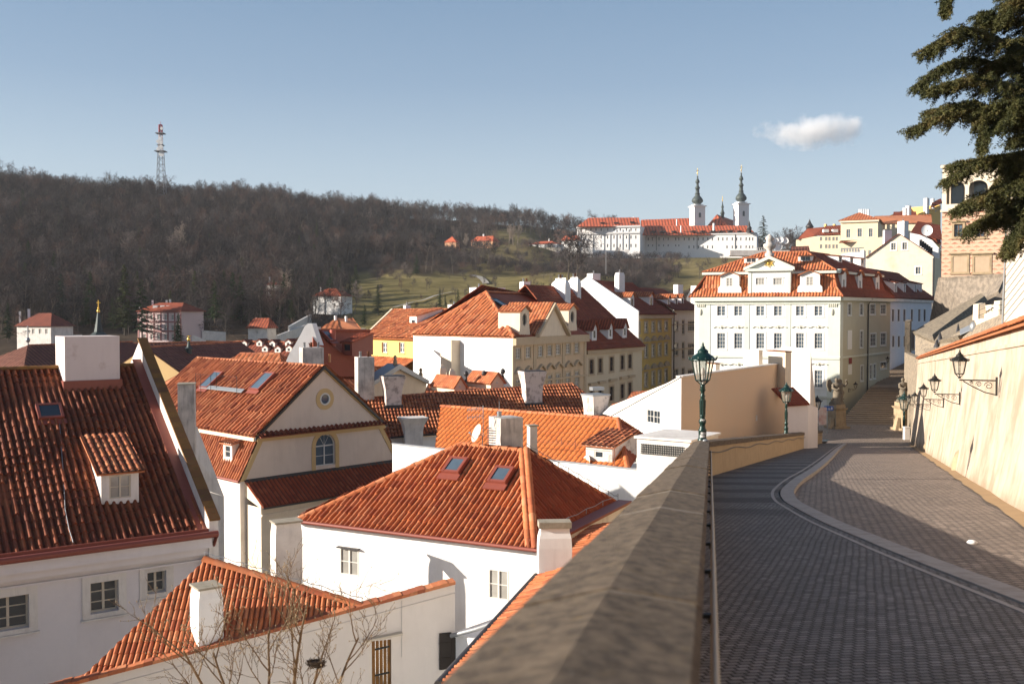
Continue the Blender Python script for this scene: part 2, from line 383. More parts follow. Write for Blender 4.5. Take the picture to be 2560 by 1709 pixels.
def window(parent, C, U, w, h, nx=2, ny=2, frame=None, glass=None, depth=.06, t=.05, rec=.0, name='window', cross=False, arch=False, sub=True, sill=None, mull=.5):
    """window unit centred at C in the opening, U = horizontal direction with the wall's outside on the -y side"""
    frame = frame or WOODW; glass = glass or GLASS; U = V(U).normalized()
    key = (round(w, 2), round(h, 2), nx, ny, frame.name, glass.name, t, arch, sub, sill is not None)
    w, h = round(w, 2), round(h, 2)
    if key not in WCACHE:
        f = MB(); g = MB()
        def bar(x0, x1, z0, z1, y0=-depth / 2, y1=depth / 2): f.box((x0, y0, z0), (x1 - x0, 0, 0), (0, y1 - y0, 0), (0, 0, z1 - z0))
        bar(-w / 2, -w / 2 + t, -h / 2, h / 2); bar(w / 2 - t, w / 2, -h / 2, h / 2)
        bar(-w / 2 + t, w / 2 - t, -h / 2, -h / 2 + t); 
        if not arch: bar(-w / 2 + t, w / 2 - t, h / 2 - t, h / 2)
        for i in range(1, nx):
            x = -w / 2 + w * i / nx; k = t * (.6 if i * 2 == nx else .28); bar(x - k, x + k, -h / 2 + t, h / 2 - (0 if arch else t), -depth * .45, depth * .4)
        for j in range(1, ny):
            z = -h / 2 + h * j / ny; k = t * .25; bar(-w / 2 + t, w / 2 - t, z - k, z + k, -depth * .4, depth * .35)
        if arch:
            pts = [V((w / 2 * cos(a), 0, h / 2 + w / 2 * sin(a))) for a in np.linspace(0, pi, 13)]
            for i in range(12):
                a, b = pts[i], pts[i + 1]; c = V((0, 0, h / 2)); ia, ib = c + (a - c) * (1 - 2 * t / w), c + (b - c) * (1 - 2 * t / w)
                f.loft([[a + V((0, -depth / 2, 0)), b + V((0, -depth / 2, 0)), ib + V((0, -depth / 2, 0)), ia + V((0, -depth / 2, 0))],
                        [a + V((0, depth / 2, 0)), b + V((0, depth / 2, 0)), ib + V((0, depth / 2, 0)), ia + V((0, depth / 2, 0))]])
            bar(-w / 2 + t, w / 2 - t, h / 2 - t * .6, h / 2 + t * .6)
            for aa in (pi / 3, pi / 2, 2 * pi / 3):
                f.tube([(0, 0, h / 2), (w / 2 * cos(aa), 0, h / 2 + w / 2 * sin(aa))], t * .25, 4)
        gy = depth * .25
        gp = [(-w / 2 + t * .5, gy, -h / 2 + t * .5), (w / 2 - t * .5, gy, -h / 2 + t * .5), (w / 2 - t * .5, gy, h / 2 - (0 if arch else t * .5))]
        if arch: gp += [(w / 2 * .96 * cos(a), gy, h / 2 + w / 2 * .96 * sin(a)) for a in np.linspace(0.05, pi - .05, 11)]
        gp += [(-w / 2 + t * .5, gy, h / 2 - (0 if arch else t * .5))]
        (g if sub else f).face(gp, 0 if sub else 1)
        fo = f.build('_w', [frame] if sub else [frame, glass]); fm = fo.data; bpy.data.objects.remove(fo)
        gm = None
        if sub: go = g.build('_p', glass); gm = go.data; bpy.data.objects.remove(go)
        fm.name = 'window'; 
        if gm: gm.name = 'pane'
        WCACHE[key] = (fm, gm)
    fm, gm = WCACHE[key]
    o = bpy.data.objects.new(name, fm); COL.objects.link(o); o.parent = parent
    o.location = V(C) - ORG.get(parent.name, V((0, 0, 0))); o.rotation_euler.z = atan2(U.y, U.x)
    if sub:
        g = bpy.data.objects.new('pane', gm); COL.objects.link(g); g.parent = o
    return o
class Face:
    """a wall plane from A (left seen from outside) to B (right); pixel boxes can be turned into wall coordinates"""
    def __init__(s, A, B):
        s.A, s.B = V(A), V(B); s.U = V((s.B.x - s.A.x, s.B.y - s.A.y, 0)); s.L = s.U.length; s.U.normalize(); s.N = s.U.cross(Z)
    def px(s, u, v):
        p = hit(u, v, s.A, s.N); return (p - s.A).dot(s.U), p.z - s.A.z
    def box(s, x0, y0, x1, y1):
        a, b = s.px(x0, y1), s.px(x1, y0); return a[0], a[1], b[0], b[1]
    def pt(s, a, z, out=0.): return s.A + s.U * a + Z * z + s.N * out
def rect(b): return [(b[0], b[1]), (b[2], b[1]), (b[2], b[3]), (b[0], b[3])]
def facade(parent, F_, poly, wins, mat, rev=.18, frame=None, glass=None, nx=2, ny=3, surround=None, sw=.12, sillm=None, sub=True, name='wall', mb=None, tk=.05, sname='window_surround', hood=None):
    """wins: boxes (s0,z0,s1,z1[,nx,ny]). Builds the wall with openings, each window, and one surround part per window"""
    m = mb or MB(); holes = [rect(w[:4]) for w in wins]
    m.wall(F_.A, F_.U, F_.N, poly, holes, rev)
    for w in wins:
        s0, z0, s1, z1 = w[:4]; kx, ky = (w[4], w[5]) if len(w) > 5 else (nx, ny)
        wo = window(parent, F_.pt((s0 + s1) / 2, (z0 + z1) / 2, -rev + .05), F_.U, s1 - s0, z1 - z0, kx, ky, frame, glass, sub=sub, t=tk)
        if surround:
            f = MB(); e = .035
            for a, b, c, d in ((s0 - sw, z0 - sw * .6, s0, z1 + sw), (s1, z0 - sw * .6, s1 + sw, z1 + sw), (s0, z1, s1, z1 + sw), (s0, z0 - sw * .6, s1, z0)):
                f.box(F_.pt(a, b, -.01), F_.U * (c - a), Z * (d - b), F_.N * (e + .01))
            f.box(F_.pt(s0 - sw * 1.2, z0 - sw * .6 - .07, -.01), F_.U * (s1 - s0 + sw * 2.4), Z * .065, F_.N * (.11))
            if hood:
                hh = hood; k = 7; c = (s0 + s1) / 2; wd = (s1 - s0) / 2 + sw * 1.3; zt = z1 + sw + .18
                for i in range(k):
                    x0 = -wd + 2 * wd * i / k; x1 = x0 + 2 * wd / k
                    def hz(x): return .28 * max(0, 1 - abs(x / wd) * 1.3) ** .7
                    f.loft([[F_.pt(c + x0, zt + hz(x0), 0), F_.pt(c + x0, zt + hz(x0), .16), F_.pt(c + x0, zt + .1 + hz(x0), .16), F_.pt(c + x0, zt + .1 + hz(x0), 0)],
                            [F_.pt(c + x1, zt + hz(x1), 0), F_.pt(c + x1, zt + hz(x1), .16), F_.pt(c + x1, zt + .1 + hz(x1), .16), F_.pt(c + x1, zt + .1 + hz(x1), 0)]], 1)
            f.build(sname, [surround, hood or surround], parent)
    if mb is None: return m.build(name, mat, parent)
def chimney(parent, C, ux, w, d, h, mat, cap=None, capo=.05, caph=.07, flare=0., base=0., name='chimney', pots=0, under=.6, shoulder=0.):
    """chimney standing on C (base centre on the roof), sunk 'under' into it"""
    m = MB(); C = V(C); ux = V(ux).normalized(); uy = Z.cross(ux); b = C - Z * under
    def ring(z, a, c): 
        p = C + Z * z; return [p - ux * a / 2 - uy * c / 2, p + ux * a / 2 - uy * c / 2, p + ux * a / 2 + uy * c / 2, p - ux * a / 2 + uy * c / 2]
    rs = [ring(-under, w, d)]
    if flare: rs += [ring(h * .35, w, d), ring(h * .62, w + flare * .25, d + flare * .25), ring(h * .97, w + flare, d + flare)]
    elif shoulder: rs += [ring(h * .72, w, d), ring(h * .86, w - shoulder * .25, d - shoulder * .25), ring(h * .95, w - shoulder, d - shoulder)]
    rs.append(ring(h, rs[-1][1].x * 0 + (w + flare - shoulder), d + flare - shoulder))
    m.loft(rs)
    o = m.build(name, mat, parent)
    if cap is not None:
        k = MB(); W_ = w + flare - shoulder + capo * 2; D_ = d + flare - shoulder + capo * 2
        k.cbox(C + Z * (h + .002), ux, W_, D_, caph, 0)
        k.build('cap', cap, o)
    for i in range(pots):
        k = MB(); q = C + ux * (w * (-.5 + (i + .5) / pots)) + Z * (h + (caph if cap else 0))
        k.lathe([(.1, 0), (.09, .35), (.11, .36), (.11, .42)], q, 8); k.build('chimney_pot', ORANGE2 if i % 2 else GREYM, o)
    return o
def skylight(parent, C, nrm, w=.75, h=1.0, name='roof_window', glass=None, fr=None):
    n = V(nrm).normalized(); d = -Z + n * Z.dot(n); d.normalize(); a = n.cross(d); m = MB(); C = V(C)
    def bx(x0, x1, y0, y1, z0, z1, mm=0): m.box(C + a * x0 + d * y0 + n * z0, a * (x1 - x0), d * (y1 - y0), n * (z1 - z0), mm)
    bx(-w / 2 - .16, w / 2 + .16, h / 2, h / 2 + .28, .0, .05)
    bx(-w / 2 - .1, -w / 2, -h / 2 - .1, h / 2, -.05, .16); bx(w / 2, w / 2 + .1, -h / 2 - .1, h / 2, -.05, .16)
    bx(-w / 2, w / 2, -h / 2 - .1, -h / 2, -.05, .16); bx(-w / 2, w / 2, h / 2 - .1, h / 2, -.05, .15)
    o = m.build(name, fr or REDM, parent); g = MB(); g.box(C + a * (-w / 2) + d * (-h / 2) + n * .1, a * w, d * (h - .1), n * .03)
    g.build('pane', glass or GLASSB, o); return o
def plane_n(a, b, c):
    n = (V(b) - V(a)).cross(V(c) - V(a)).normalized(); return n if n.z > 0 else -n
def pipe(parent, pts, r=.05, mat=None, name='downpipe', n=6):
    m = MB(); m.tube(pts, r, n); return m.build(name, mat or DARKM, parent)
def skirt(mb, poly, m=0):
    for p in poly: mb.face(p, m)
# ------------------------------------------------------------------ the land
def interp2(tab, u, Y):
    us = sorted(tab); u = min(max(u, us[0]), us[-1]); k = 0
    while k < len(us) - 2 and u > us[k + 1]: k += 1
    f = (u - us[k]) / (us[k + 1] - us[k]); r = []
    for c in (us[k], us[k + 1]):
        L = tab[c]; ys = [p[0] for p in L]; zs = [p[1] for p in L]; r.append(float(np.interp(Y, ys, zs)))
    f = f * f * (3 - 2 * f); return lerp(r[0], r[1], f)
def zz(v, Y): return (HOR - v) / F * Y
def colprof(L): return [(60, -28), (200, -27)] + [(Y, zz(v, Y)) for Y, v in L]
HT = {
 -900: colprof([(300, 850), (450, 600), (600, 490), (700, 455), (900, 490), (1500, 600), (4000, 720)]),
 0: colprof([(280, 850), (400, 690), (500, 595), (650, 492), (720, 485), (900, 500), (1500, 640), (4000, 740)]),
 300: colprof([(280, 850), (400, 720), (500, 617), (650, 514), (720, 504), (900, 520), (1500, 640), (4000, 740)]),
 640: colprof([(280, 850), (400, 745), (500, 650), (650, 540), (740, 514), (900, 530), (1500, 660), (4000, 740)]),
 900: colprof([(280, 830), (380, 750), (480, 690), (600, 610), (780, 534), (900, 550), (1500, 660), (4000, 740)]),
 1050: colprof([(280, 800), (380, 740), (480, 685), (600, 635), (660, 616), (820, 548), (950, 560), (1500, 670), (4000, 740)]),
 1300: colprof([(280, 800), (380, 745), (480, 695), (600, 640), (660, 614), (700, 602), (840, 566), (1000, 570), (1500, 680), (4000, 740)]),
 1440: colprof([(280, 800), (380, 750), (480, 700), (600, 660), (670, 645), (760, 640), (860, 580), (1000, 585), (1500, 690), (4000, 745)]),
 1700: colprof([(280, 790), (380, 750), (480, 710), (600, 672), (670, 645), (760, 645), (900, 600), (1500, 690), (4000, 750)]),
 1950: colprof([(280, 770), (380, 715), (480, 680), (600, 655), (670, 645), (760, 640), (900, 625), (1500, 700), (4000, 750)]),
 2300: colprof([(220, 760), (300, 700), (400, 668), (600, 640), (700, 634), (900, 640), (1500, 700), (4000, 750)]),
 3500: colprof([(220, 740), (300, 690), (400, 650), (600, 620), (700, 620), (900, 640), (1500, 700), (4000, 750)]),
}
def hz(x, y):
    u = CX + F * x / max(y, 1); z = interp2(HT, u, y)
    k = min(1, max(0, (y - 250) / 200)) * (.15 if u > 1420 and y > 640 and y < 780 else 1)
    return z + k * (noise.noise(V((x / 60, y / 60, 3))) * 5 + noise.noise(V((x / 20, y / 20, 7))) * 1.3)
def meadow(u, v):
    """how grassy the hillside is where it shows at this place of the slope"""
    m = 0
    if 860 < u < 1560 and v > 686: m = 1
    if 1240 < u < 1445 and 570 < v < 612: m = .9
    if 1170 < u < 1380 and 612 < v < 690: m = .55
    if 1660 < u < 1860 and 636 < v < 720: m = .8
    return m
m = MB(); us = np.linspace(-900, 3500, 180); Ys = np.concatenate([np.linspace(60, 250, 8), np.linspace(270, 900, 64), np.geomspace(940, 4000, 10)])
rows = []; cols = []
for Y in Ys:
    r = []
    for u in us:
        x = (u - CX) / F * Y; z = hz(x, Y); r.append(V((x, Y, z)))
        uu, vv = proj(r[-1]); cols.append(meadow(uu + noise.noise(V((x / 9, Y / 9, 0))) * 40, vv + noise.noise(V((x / 9, Y / 9, 5))) * 14))
    rows.append(r)
m.grid(rows, 0, False, True)
mt, t, b = newmat('hillside_ground'); at = N_(t, 'ShaderNodeAttribute', attribute_name='grassy')
g = N_(t, 'ShaderNodeNewGeometry').outputs['Position']
grass = ramp(t, noi(t, mapping(t, g, (1, 1, 4)), .06, 8, .7), [(.3, (.10, .08, .04)), (.5, (.19, .155, .065)), (.7, (.28, .22, .11))])
leaf = ramp(t, noi(t, g, .12, 8, .7), [(.3, (.035, .028, .022)), (.7, (.10, .075, .055))])
t.links.new(mix(t, at.outputs['Fac'], leaf, grass), b.inputs['Base Color']); b.inputs['Roughness'].default_value = 1
b.inputs['Specular IOR Level'].default_value = 0
bump(t, b, noi(t, g, .8, 6, .8), .8, .6)
hill = m.build('hills', mt); tag(hill, kind='structure')
ca = hill.data.attributes.new('grassy', 'FLOAT', 'POINT'); ca.data.foreach_set('value', cols)
m = MB(); m.face([(-7000, -2500, -29), (7000, -2500, -29), (7000, 9000, -29), (-7000, 9000, -29)])
tag(m.build('ground', plain('city_ground', (.10, .09, .08), .95)), kind='structure')

# a footpath and a road up the meadow
m = MB()
def hp(u, v, lift=.25):
    lo, hi = 280., 900.
    p = None
    for Y in np.arange(280, 900, 2.):
        q = P(u, v, Y)
        if hz(q.x, q.y) >= q.z: p = q; break
    if p is None: p = P(u, v, 700); p.z = hz(p.x, p.y)
    return V((p.x, p.y, hz(p.x, p.y) + lift))
for pts, wd in (([(985, 772), (1030, 760), (1080, 745), (1130, 733), (1180, 728)], 1.6), ([(1215, 712), (1208, 702), (1195, 694), (1178, 690)], 2.4), ([(1330, 693), (1370, 690), (1390, 688)], 2.0)):
    q = [hp(u, v, .3) for u, v in pts]; fine = []
    for a, b_ in zip(q, q[1:]):
        for k in range(6): 
            p = a.lerp(b_, k / 6); p.z = hz(p.x, p.y) + .45; fine.append(p)
    rowsL = [[p + V((-wd * .6, -wd * .6, 0)), p + V((wd * .6, wd * .6, .3))] for p in fine]; m.grid(rowsL)
tag(m.build('path', plain('pale_gravel_path', (.38, .34, .28), .95)), kind='structure')

# ------------------------------------------------------------------ bare trees
def rndv(R): return V((R.gauss(0, 1), R.gauss(0, 1), R.gauss(0, 1))).normalized()
def bare(seed, h=13., crown=.42, levels=4, nb=(6, 5, 5, 5), up=.25, tw=.035, start=.3, lean=0., wig=.12, tiprib=.05, solid=False):
    """returns (trunk MB, crown MB): stem and limbs as tubes, twigs as thin ribbons"""
    R = random.Random(seed); T, Cw = MB(), MB()
    def limb(mb, p, d, L, r, lev):
        k = 4 if lev < 2 else 2; pts = [p]; q = p.copy(); dd = d.copy()
        for i in range(k):
            dd = (dd + rndv(R) * wig + Z * up * .25 * (1 if lev else 0)).normalized(); q = q + dd * L / k; pts.append(q.copy())
        if lev >= (3 if not solid else 9):
            s = dd.cross(rndv(R)).normalized() * tiprib
            for a, b_ in zip(pts, pts[1:]): mb.face([a - s, a + s, b_])
        else: mb.tube(pts, r, 6 if lev == 0 else (4 if lev == 1 else 3), r2=r * (.35 if lev == 0 else .3))
        if lev >= levels: return
        n = nb[lev]
        for j in range(n):
            f = (start + (1 - start) * (j + R.random()) / n) if lev == 0 else (.15 + .85 * (j + R.random()) / n)
            i = min(int(f * k), k - 1); bp = pts[i].lerp(pts[i + 1], f * k - i)
            ax = (pts[i + 1] - pts[i]).normalized(); s = ax.cross(rndv(R)).normalized()
            nd = (ax * (.65 if lev else .6) + s * (1.0 if lev else .85) + Z * up * .4).normalized()
            LL = (h * crown * (1.1 - .45 * f) if lev == 0 else L * (.62 - .15 * f)) * R.uniform(.75, 1.15)
            limb(T if lev == 0 else Cw, bp, nd, LL, r * .42, lev + 1)
    limb(T, V((0, 0, -.3)), (Z + V((lean, 0, 0))).normalized(), h * .82, h * .016, 0)
    return T, Cw
def instmat(name, cols, rough=1.):
    m, t, b = newmat(name); oi = N_(t, 'ShaderNodeObjectInfo')
    c = ramp(t, oi.outputs['Random'], [(i / (len(cols) - 1), k) for i, k in enumerate(cols)])
    t.links.new(c, b.inputs['Base Color']); b.inputs['Roughness'].default_value = rough; b.inputs['Specular IOR Level'].default_value = .1; return m
TW = instmat('winter_twigs', [(.024, .023, .025), (.06, .046, .042), (.036, .034, .034), (.13, .08, .065), (.022, .022, .024), (.095, .082, .078), (.045, .038, .038), (.17, .135, .12)])
TWP = instmat('pale_twigs', [(.30, .24, .20), (.24, .19, .15)])
TKM = instmat('winter_trunks', [(.09, .07, .055), (.13, .105, .085), (.07, .06, .05)])
NEED = instmat('conifer_needles', [(.028, .046, .022), (.045, .065, .03), (.075, .08, .03), (.022, .04, .03)])
protos = []
src = bpy.data.collections.new('sources')
for k in range(7):
    T, Cw = bare(40 + k, h=[13, 15, 12, 14, 11, 16, 13][k], crown=[.42, .4, .46, .36, .48, .34, .42][k], nb=(8, 6, 5, 4), up=.3, tiprib=.045, start=.28)
    a, b_ = T.build('trunk', TKM), Cw.build('crown', TW); protos.append((a.data, b_.data))
    jm = MB(); o_ = len(T.v); jm.v = T.v + Cw.v; jm.f = T.f + [tuple(i + o_ for i in f) for f in Cw.f]; jm.m = [0] * len(T.f) + [1] * len(Cw.f); jm.sm = T.sm + Cw.sm
    jo = jm.build('winter_tree_source', [TKM, TW]); COL.objects.unlink(jo); src.objects.link(jo)
    bpy.data.objects.remove(a); bpy.data.objects.remove(b_)
# scrub: low many-stemmed bushes
srcb = bpy.data.collections.new('scrub_sources')
for k in range(4):
    J = MB(); R = random.Random(90 + k)
    for q in range(5):
        T, Cw = bare(200 + 10 * k + q, h=R.uniform(2.8, 4.5), crown=.5, nb=(6, 5, 4), levels=3, start=.1, tiprib=.045, lean=R.uniform(-.5, .5))
        off = V((R.uniform(-1.5, 1.5), R.uniform(-1.5, 1.5), 0))
        for mb in (T, Cw):
            o_ = len(J.v); J.v += [tuple(V(p) + off) for p in mb.v]; J.f += [tuple(i + o_ for i in f) for f in mb.f]; J.m += [0] * len(mb.f); J.sm += mb.sm
    jo = J.build('scrub_source', [TW]); COL.objects.unlink(jo); srcb.objects.link(jo)
def scatter(name, pts, coll, label):
    me = bpy.data.meshes.new(name); me.from_pydata([tuple(p[:3]) for p in pts], [], [])
    at = me.attributes.new('scl', 'FLOAT', 'POINT'); at.data.foreach_set('value', [p[3] for p in pts])
    o = bpy.data.objects.new(name, me); COL.objects.link(o)
    ng = bpy.data.node_groups.new(name, 'GeometryNodeTree')
    ng.interface.new_socket('Geometry', in_out='INPUT', socket_type='NodeSocketGeometry'); ng.interface.new_socket('Geometry', in_out='OUTPUT', socket_type='NodeSocketGeometry')
    i, ou = ng.nodes.new('NodeGroupInput'), ng.nodes.new('NodeGroupOutput'); ip = ng.nodes.new('GeometryNodeInstanceOnPoints')
    ci = ng.nodes.new('GeometryNodeCollectionInfo'); ci.inputs[0].default_value = coll; ci.inputs[1].default_value = True; ci.inputs[2].default_value = True
    na = ng.nodes.new('GeometryNodeInputNamedAttribute'); na.data_type = 'FLOAT'; na.inputs[0].default_value = 'scl'
    rv = ng.nodes.new('FunctionNodeRandomValue'); rv.data_type = 'FLOAT_VECTOR'; rv.inputs[0].default_value = (0, 0, 0); rv.inputs[1].default_value = (.08, .08, 6.28)
    L = ng.links.new; L(i.outputs[0], ip.inputs['Points']); L(ci.outputs[0], ip.inputs['Instance']); ip.inputs['Pick Instance'].default_value = True
    L(rv.outputs[0], ip.inputs['Rotation']); L(na.outputs[0], ip.inputs['Scale']); L(ip.outputs[0], ou.inputs[0])
    md = o.modifiers.new('scatter', 'NODES'); md.node_group = ng
    return tag(o, label, 'woodland' if 'wood' in name else 'scrub', kind='stuff')
R = random.Random(5); wood = []; scrub = []
def py_lim(Y): return Y < 760
def forest_density(u, v, Y):
    """probability of a tree at a place on the slope, u v = where its foot shows"""
    if u < 700: return 1. if v < 838 else 0
    if u < 860: return 1. if v < 700 else .35
    if u < 1060: return 1. if v < 655 else (.12 if v < 700 else .0)
    if Y > 770: return .8 if u < 1500 else .5
    if u < 1240: return .5 if v < 606 else (.15 if v < 690 else 0)
    if u < 1445: return 0 if v > 570 else .7
    if u < 1930 and py_lim(Y): return 0
    return .0
Yc = 285.
while Yc < 880:
    st = 6.3 if Yc < 560 else 7.5; x = (-120 - CX) / F * Yc
    while x < (2450 - CX) / F * Yc:
        px, py = x + R.uniform(-3, 3), Yc + R.uniform(-3, 3); z = hz(px, py); u, v = proj(V((px, py, z)))
        if R.random() < forest_density(u, v, py):
            s = R.uniform(.75, 1.15)
            if py > 600 and R.random() < .1: s *= 1.2
            wood.append((px, py, z, s))
        elif u > 860 and 608 < v < 690 and u < 1700 and R.random() < .6: scrub.append((px, py, z, R.uniform(.7, 1.4)))
        elif u > 1425 and 652 < v < 720 and R.random() < .6 and not (1690 < u < 1860 and v > 638): scrub.append((px, py, z, R.uniform(.8, 1.6)))
        elif 860 < u < 1560 and v > 690 and R.random() < .05: scrub.append((px, py, z, R.uniform(.4, .8)))
        elif u < 860 and v > 760 and R.random() < .5: scrub.append((px, py, z, R.uniform(.8, 1.6)))
        x += st
    Yc += st
scatter('bare_woodland', wood, src, 'leafless brown wood covering the long hill behind the town')
scatter('hillside_scrub', scrub, srcb, 'brown leafless scrub on the slope below the monastery')
# ------------------------------------------------------------------ the sloping street, pavement, kerb, parapets
def gz(Y): return -1.65 - .114 * Y if Y < 92 else max(-1.65 - .114 * 92 - (Y - 92) * .055 * max(0, 1 - (Y - 92) / 40), -13.1)
def onpav(u, v, up=0.):
    lo, hi = 1.2, 130.
    for _ in range(50):
        mid = (lo + hi) / 2; p = P(u, v, mid)
        if p.z > gz(mid) + up: lo = mid
        else: hi = mid
    return P(u, v, lo)
def cobble(name, cols, bw, bh, rot, band=None, joint=(.03, .025, .02)):
    m, t, b = newmat(name); g = N_(t, 'ShaderNodeNewGeometry').outputs['Position']
    dn = N_(t, 'ShaderNodeTexNoise'); dn.inputs['Scale'].default_value = .9; t.links.new(g, dn.inputs['Vector'])
    ad = N_(t, 'ShaderNodeVectorMath', operation='MULTIPLY_ADD'); t.links.new(dn.outputs['Color'], ad.inputs[0]); ad.inputs[1].default_value = (.05, .05, 0); t.links.new(g, ad.inputs[2])
    mp = mapping(t, ad.outputs[0], (1, 1, 1), (0, 0, rot))
    br = N_(t, 'ShaderNodeTexBrick'); br.inputs['Scale'].default_value = 1; br.inputs['Brick Width'].default_value = bw; br.inputs['Row Height'].default_value = bh
    br.inputs['Mortar Size'].default_value = .012; br.inputs['Mortar Smooth'].default_value = .6; br.inputs['Bias'].default_value = 0
    br.inputs['Color1'].default_value = (0, 0, 0, 1); br.inputs['Color2'].default_value = (1, 1, 1, 1); br.inputs['Mortar'].default_value = (.5, .5, .5, 1)
    t.links.new(mp, br.inputs['Vector'])
    c = ramp(t, br.outputs['Color'], [(i / (len(cols) - 1), k) for i, k in enumerate(cols)])
    c = mix(t, ramp(t, noi(t, g, .45, 5, .7), [(.35, (0, 0, 0)), (.7, (.6, .6, .6))]), c, tuple(x * .6 for x in cols[0]))
    c = mix(t, math_(t, 'MULTIPLY', noi(t, g, 14, 3), .3), c, tuple(x * 1.9 for x in cols[-1]))
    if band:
        # stepped pavement: darker colour bands every few metres
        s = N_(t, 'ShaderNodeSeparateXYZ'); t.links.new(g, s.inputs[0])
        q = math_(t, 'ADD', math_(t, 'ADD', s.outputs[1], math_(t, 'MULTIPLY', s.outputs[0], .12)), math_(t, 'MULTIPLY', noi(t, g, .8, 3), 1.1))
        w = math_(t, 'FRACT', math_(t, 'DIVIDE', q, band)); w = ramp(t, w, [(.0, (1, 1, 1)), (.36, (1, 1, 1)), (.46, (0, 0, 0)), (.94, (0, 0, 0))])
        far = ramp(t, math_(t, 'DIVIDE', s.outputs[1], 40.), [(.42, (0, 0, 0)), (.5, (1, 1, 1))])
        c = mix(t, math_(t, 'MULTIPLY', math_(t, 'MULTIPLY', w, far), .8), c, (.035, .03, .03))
    c = mix(t, br.outputs['Fac'], c, joint)
    t.links.new(c, b.inputs['Base Color']); b.inputs['Roughness'].default_value = .72; b.inputs['Specular IOR Level'].default_value = .35
    inv = math_(t, 'SUBTRACT', 1, br.outputs['Fac']); hsum = math_(t, 'ADD', inv, math_(t, 'MULTIPLY', noi(t, g, 25, 3), .5))
    bump(t, b, hsum, .9, .02); return m
SETTS = cobble('road_setts', [(.13, .10, .08), (.22, .17, .13), (.26, .20, .155), (.36, .28, .22)], .17, .12, radians(-18))
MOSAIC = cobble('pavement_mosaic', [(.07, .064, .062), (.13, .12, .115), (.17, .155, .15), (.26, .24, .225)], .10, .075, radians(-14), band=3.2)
GRAN = plaster('granite_kerb', (.42, .38, .34), (.15, .12, .10), .5, 6, .1)
PAR = plaster('weathered_coping_stone', (.22, .165, .115), (.05, .04, .034), .85, 30, .0, .38, .62)
t_ = PAR.node_tree; b_ = t_.nodes['Principled BSDF']; g_ = N_(t_, 'ShaderNodeNewGeometry').outputs['Position']
lk = b_.inputs['Base Color'].links[0].from_socket
lich = ramp(t_, noi(t_, g_, 13, 9, .85), [(.55, (0, 0, 0)), (.66, (1, 1, 1))]); l2 = ramp(t_, noi(t_, g_, 55, 4, .8), [(.60, (0, 0, 0)), (.68, (1, 1, 1))])
c_ = mix(t_, math_(t_, 'MULTIPLY', lich, .5), lk, (.26, .17, .06)); c_ = mix(t_, math_(t_, 'MULTIPLY', l2, .6), c_, (.34, .30, .24))
t_.links.new(c_, b_.inputs['Base Color']); bump(t_, b_, noi(t_, g_, 60, 6, .8), .8, .02)
PARW = plaster('parapet_render', (.52, .38, .23), (.32, .23, .14), .5, 3, .25)

MORT = plaster('pale_mortar', (.40, .34, .27), (.2, .17, .13), .4, 6, .0)
def bendX(Y):  # street-side face of the left parapet
    return -.025 + .2 * Y if Y < 31.6 else 6.295 + .372 * (Y - 31.6)
def rwX(Y): return 3.47 + .372 * Y
road = MB(); YY = list(np.linspace(-6, 92, 50)) + list(np.linspace(95, 113, 8))
rr = []
for Y in YY:
    x0, x1 = bendX(max(Y, -6)) + (.3 if Y < 100 else -6), rwX(Y) + .2 + (0 if Y < 110 else 12)
    rr.append([V((lerp(x0, x1, k / 10), Y, gz(Y) - .12 + (.05 * noise.noise(V((lerp(x0, x1, k / 10) * .3, Y * .3, 0)))))) for k in range(11)])
road.grid(rr); tag(road.build('road', SETTS), kind='structure')
# kerb line (native picture coordinates of its middle, cast on the pavement plane)
kp = [(2560, 1492), (2400, 1432), (2249, 1374), (2176, 1344), (2121, 1322), (2066, 1298), (2011, 1270), (1980, 1252), (1968, 1234), (1974, 1218), (1998, 1196), (2034, 1173), (2068, 1146), (2095, 1121), (2113, 1108)]
K = [onpav(u, v) for u, v in kp]
K.insert(0, K[0] + (K[0] - K[1]) * 1.2); K.insert(0, K[0] + (K[0] - K[2]) * 1.0)
def cr(pts, n=6):
    out = []
    for i in range(len(pts) - 1):
        p0, p1, p2, p3 = pts[max(i - 1, 0)], pts[i], pts[i + 1], pts[min(i + 2, len(pts) - 1)]
        for k in range(n):
            t = k / n; out.append(.5 * ((2 * p1) + (p2 - p0) * t + (2 * p0 - 5 * p1 + 4 * p2 - p3) * t * t + (3 * p1 - p0 - 3 * p2 + p3) * t ** 3))
    out.append(pts[-1]); return out
Kf = cr(K); side = []
for i, p in enumerate(Kf):
    t = (Kf[min(i + 1, len(Kf) - 1)] - Kf[max(i - 1, 0)]); t.z = 0; t.normalize(); side.append(V((t.y, -t.x, 0)))  # towards the road
pv = MB(); rows = []
for p, s in zip(Kf, side):
    Yl = p.y; a = V((bendX(Yl) - .05, Yl, gz(Yl))); e = p - s * .19; e.z = gz(e.y)
    rows.append([a.lerp(e, k / 8) for k in range(9)])
for r in rows:
    for k, q in enumerate(r): q.z = gz(q.y)
pv.grid(rows); 
pv.face([rows[-1][k] for k in range(9)] + [rows[-1][8] - Z * .2, rows[-1][0] - Z * .2])
tag(pv.build('pavement', MOSAIC), kind='structure')
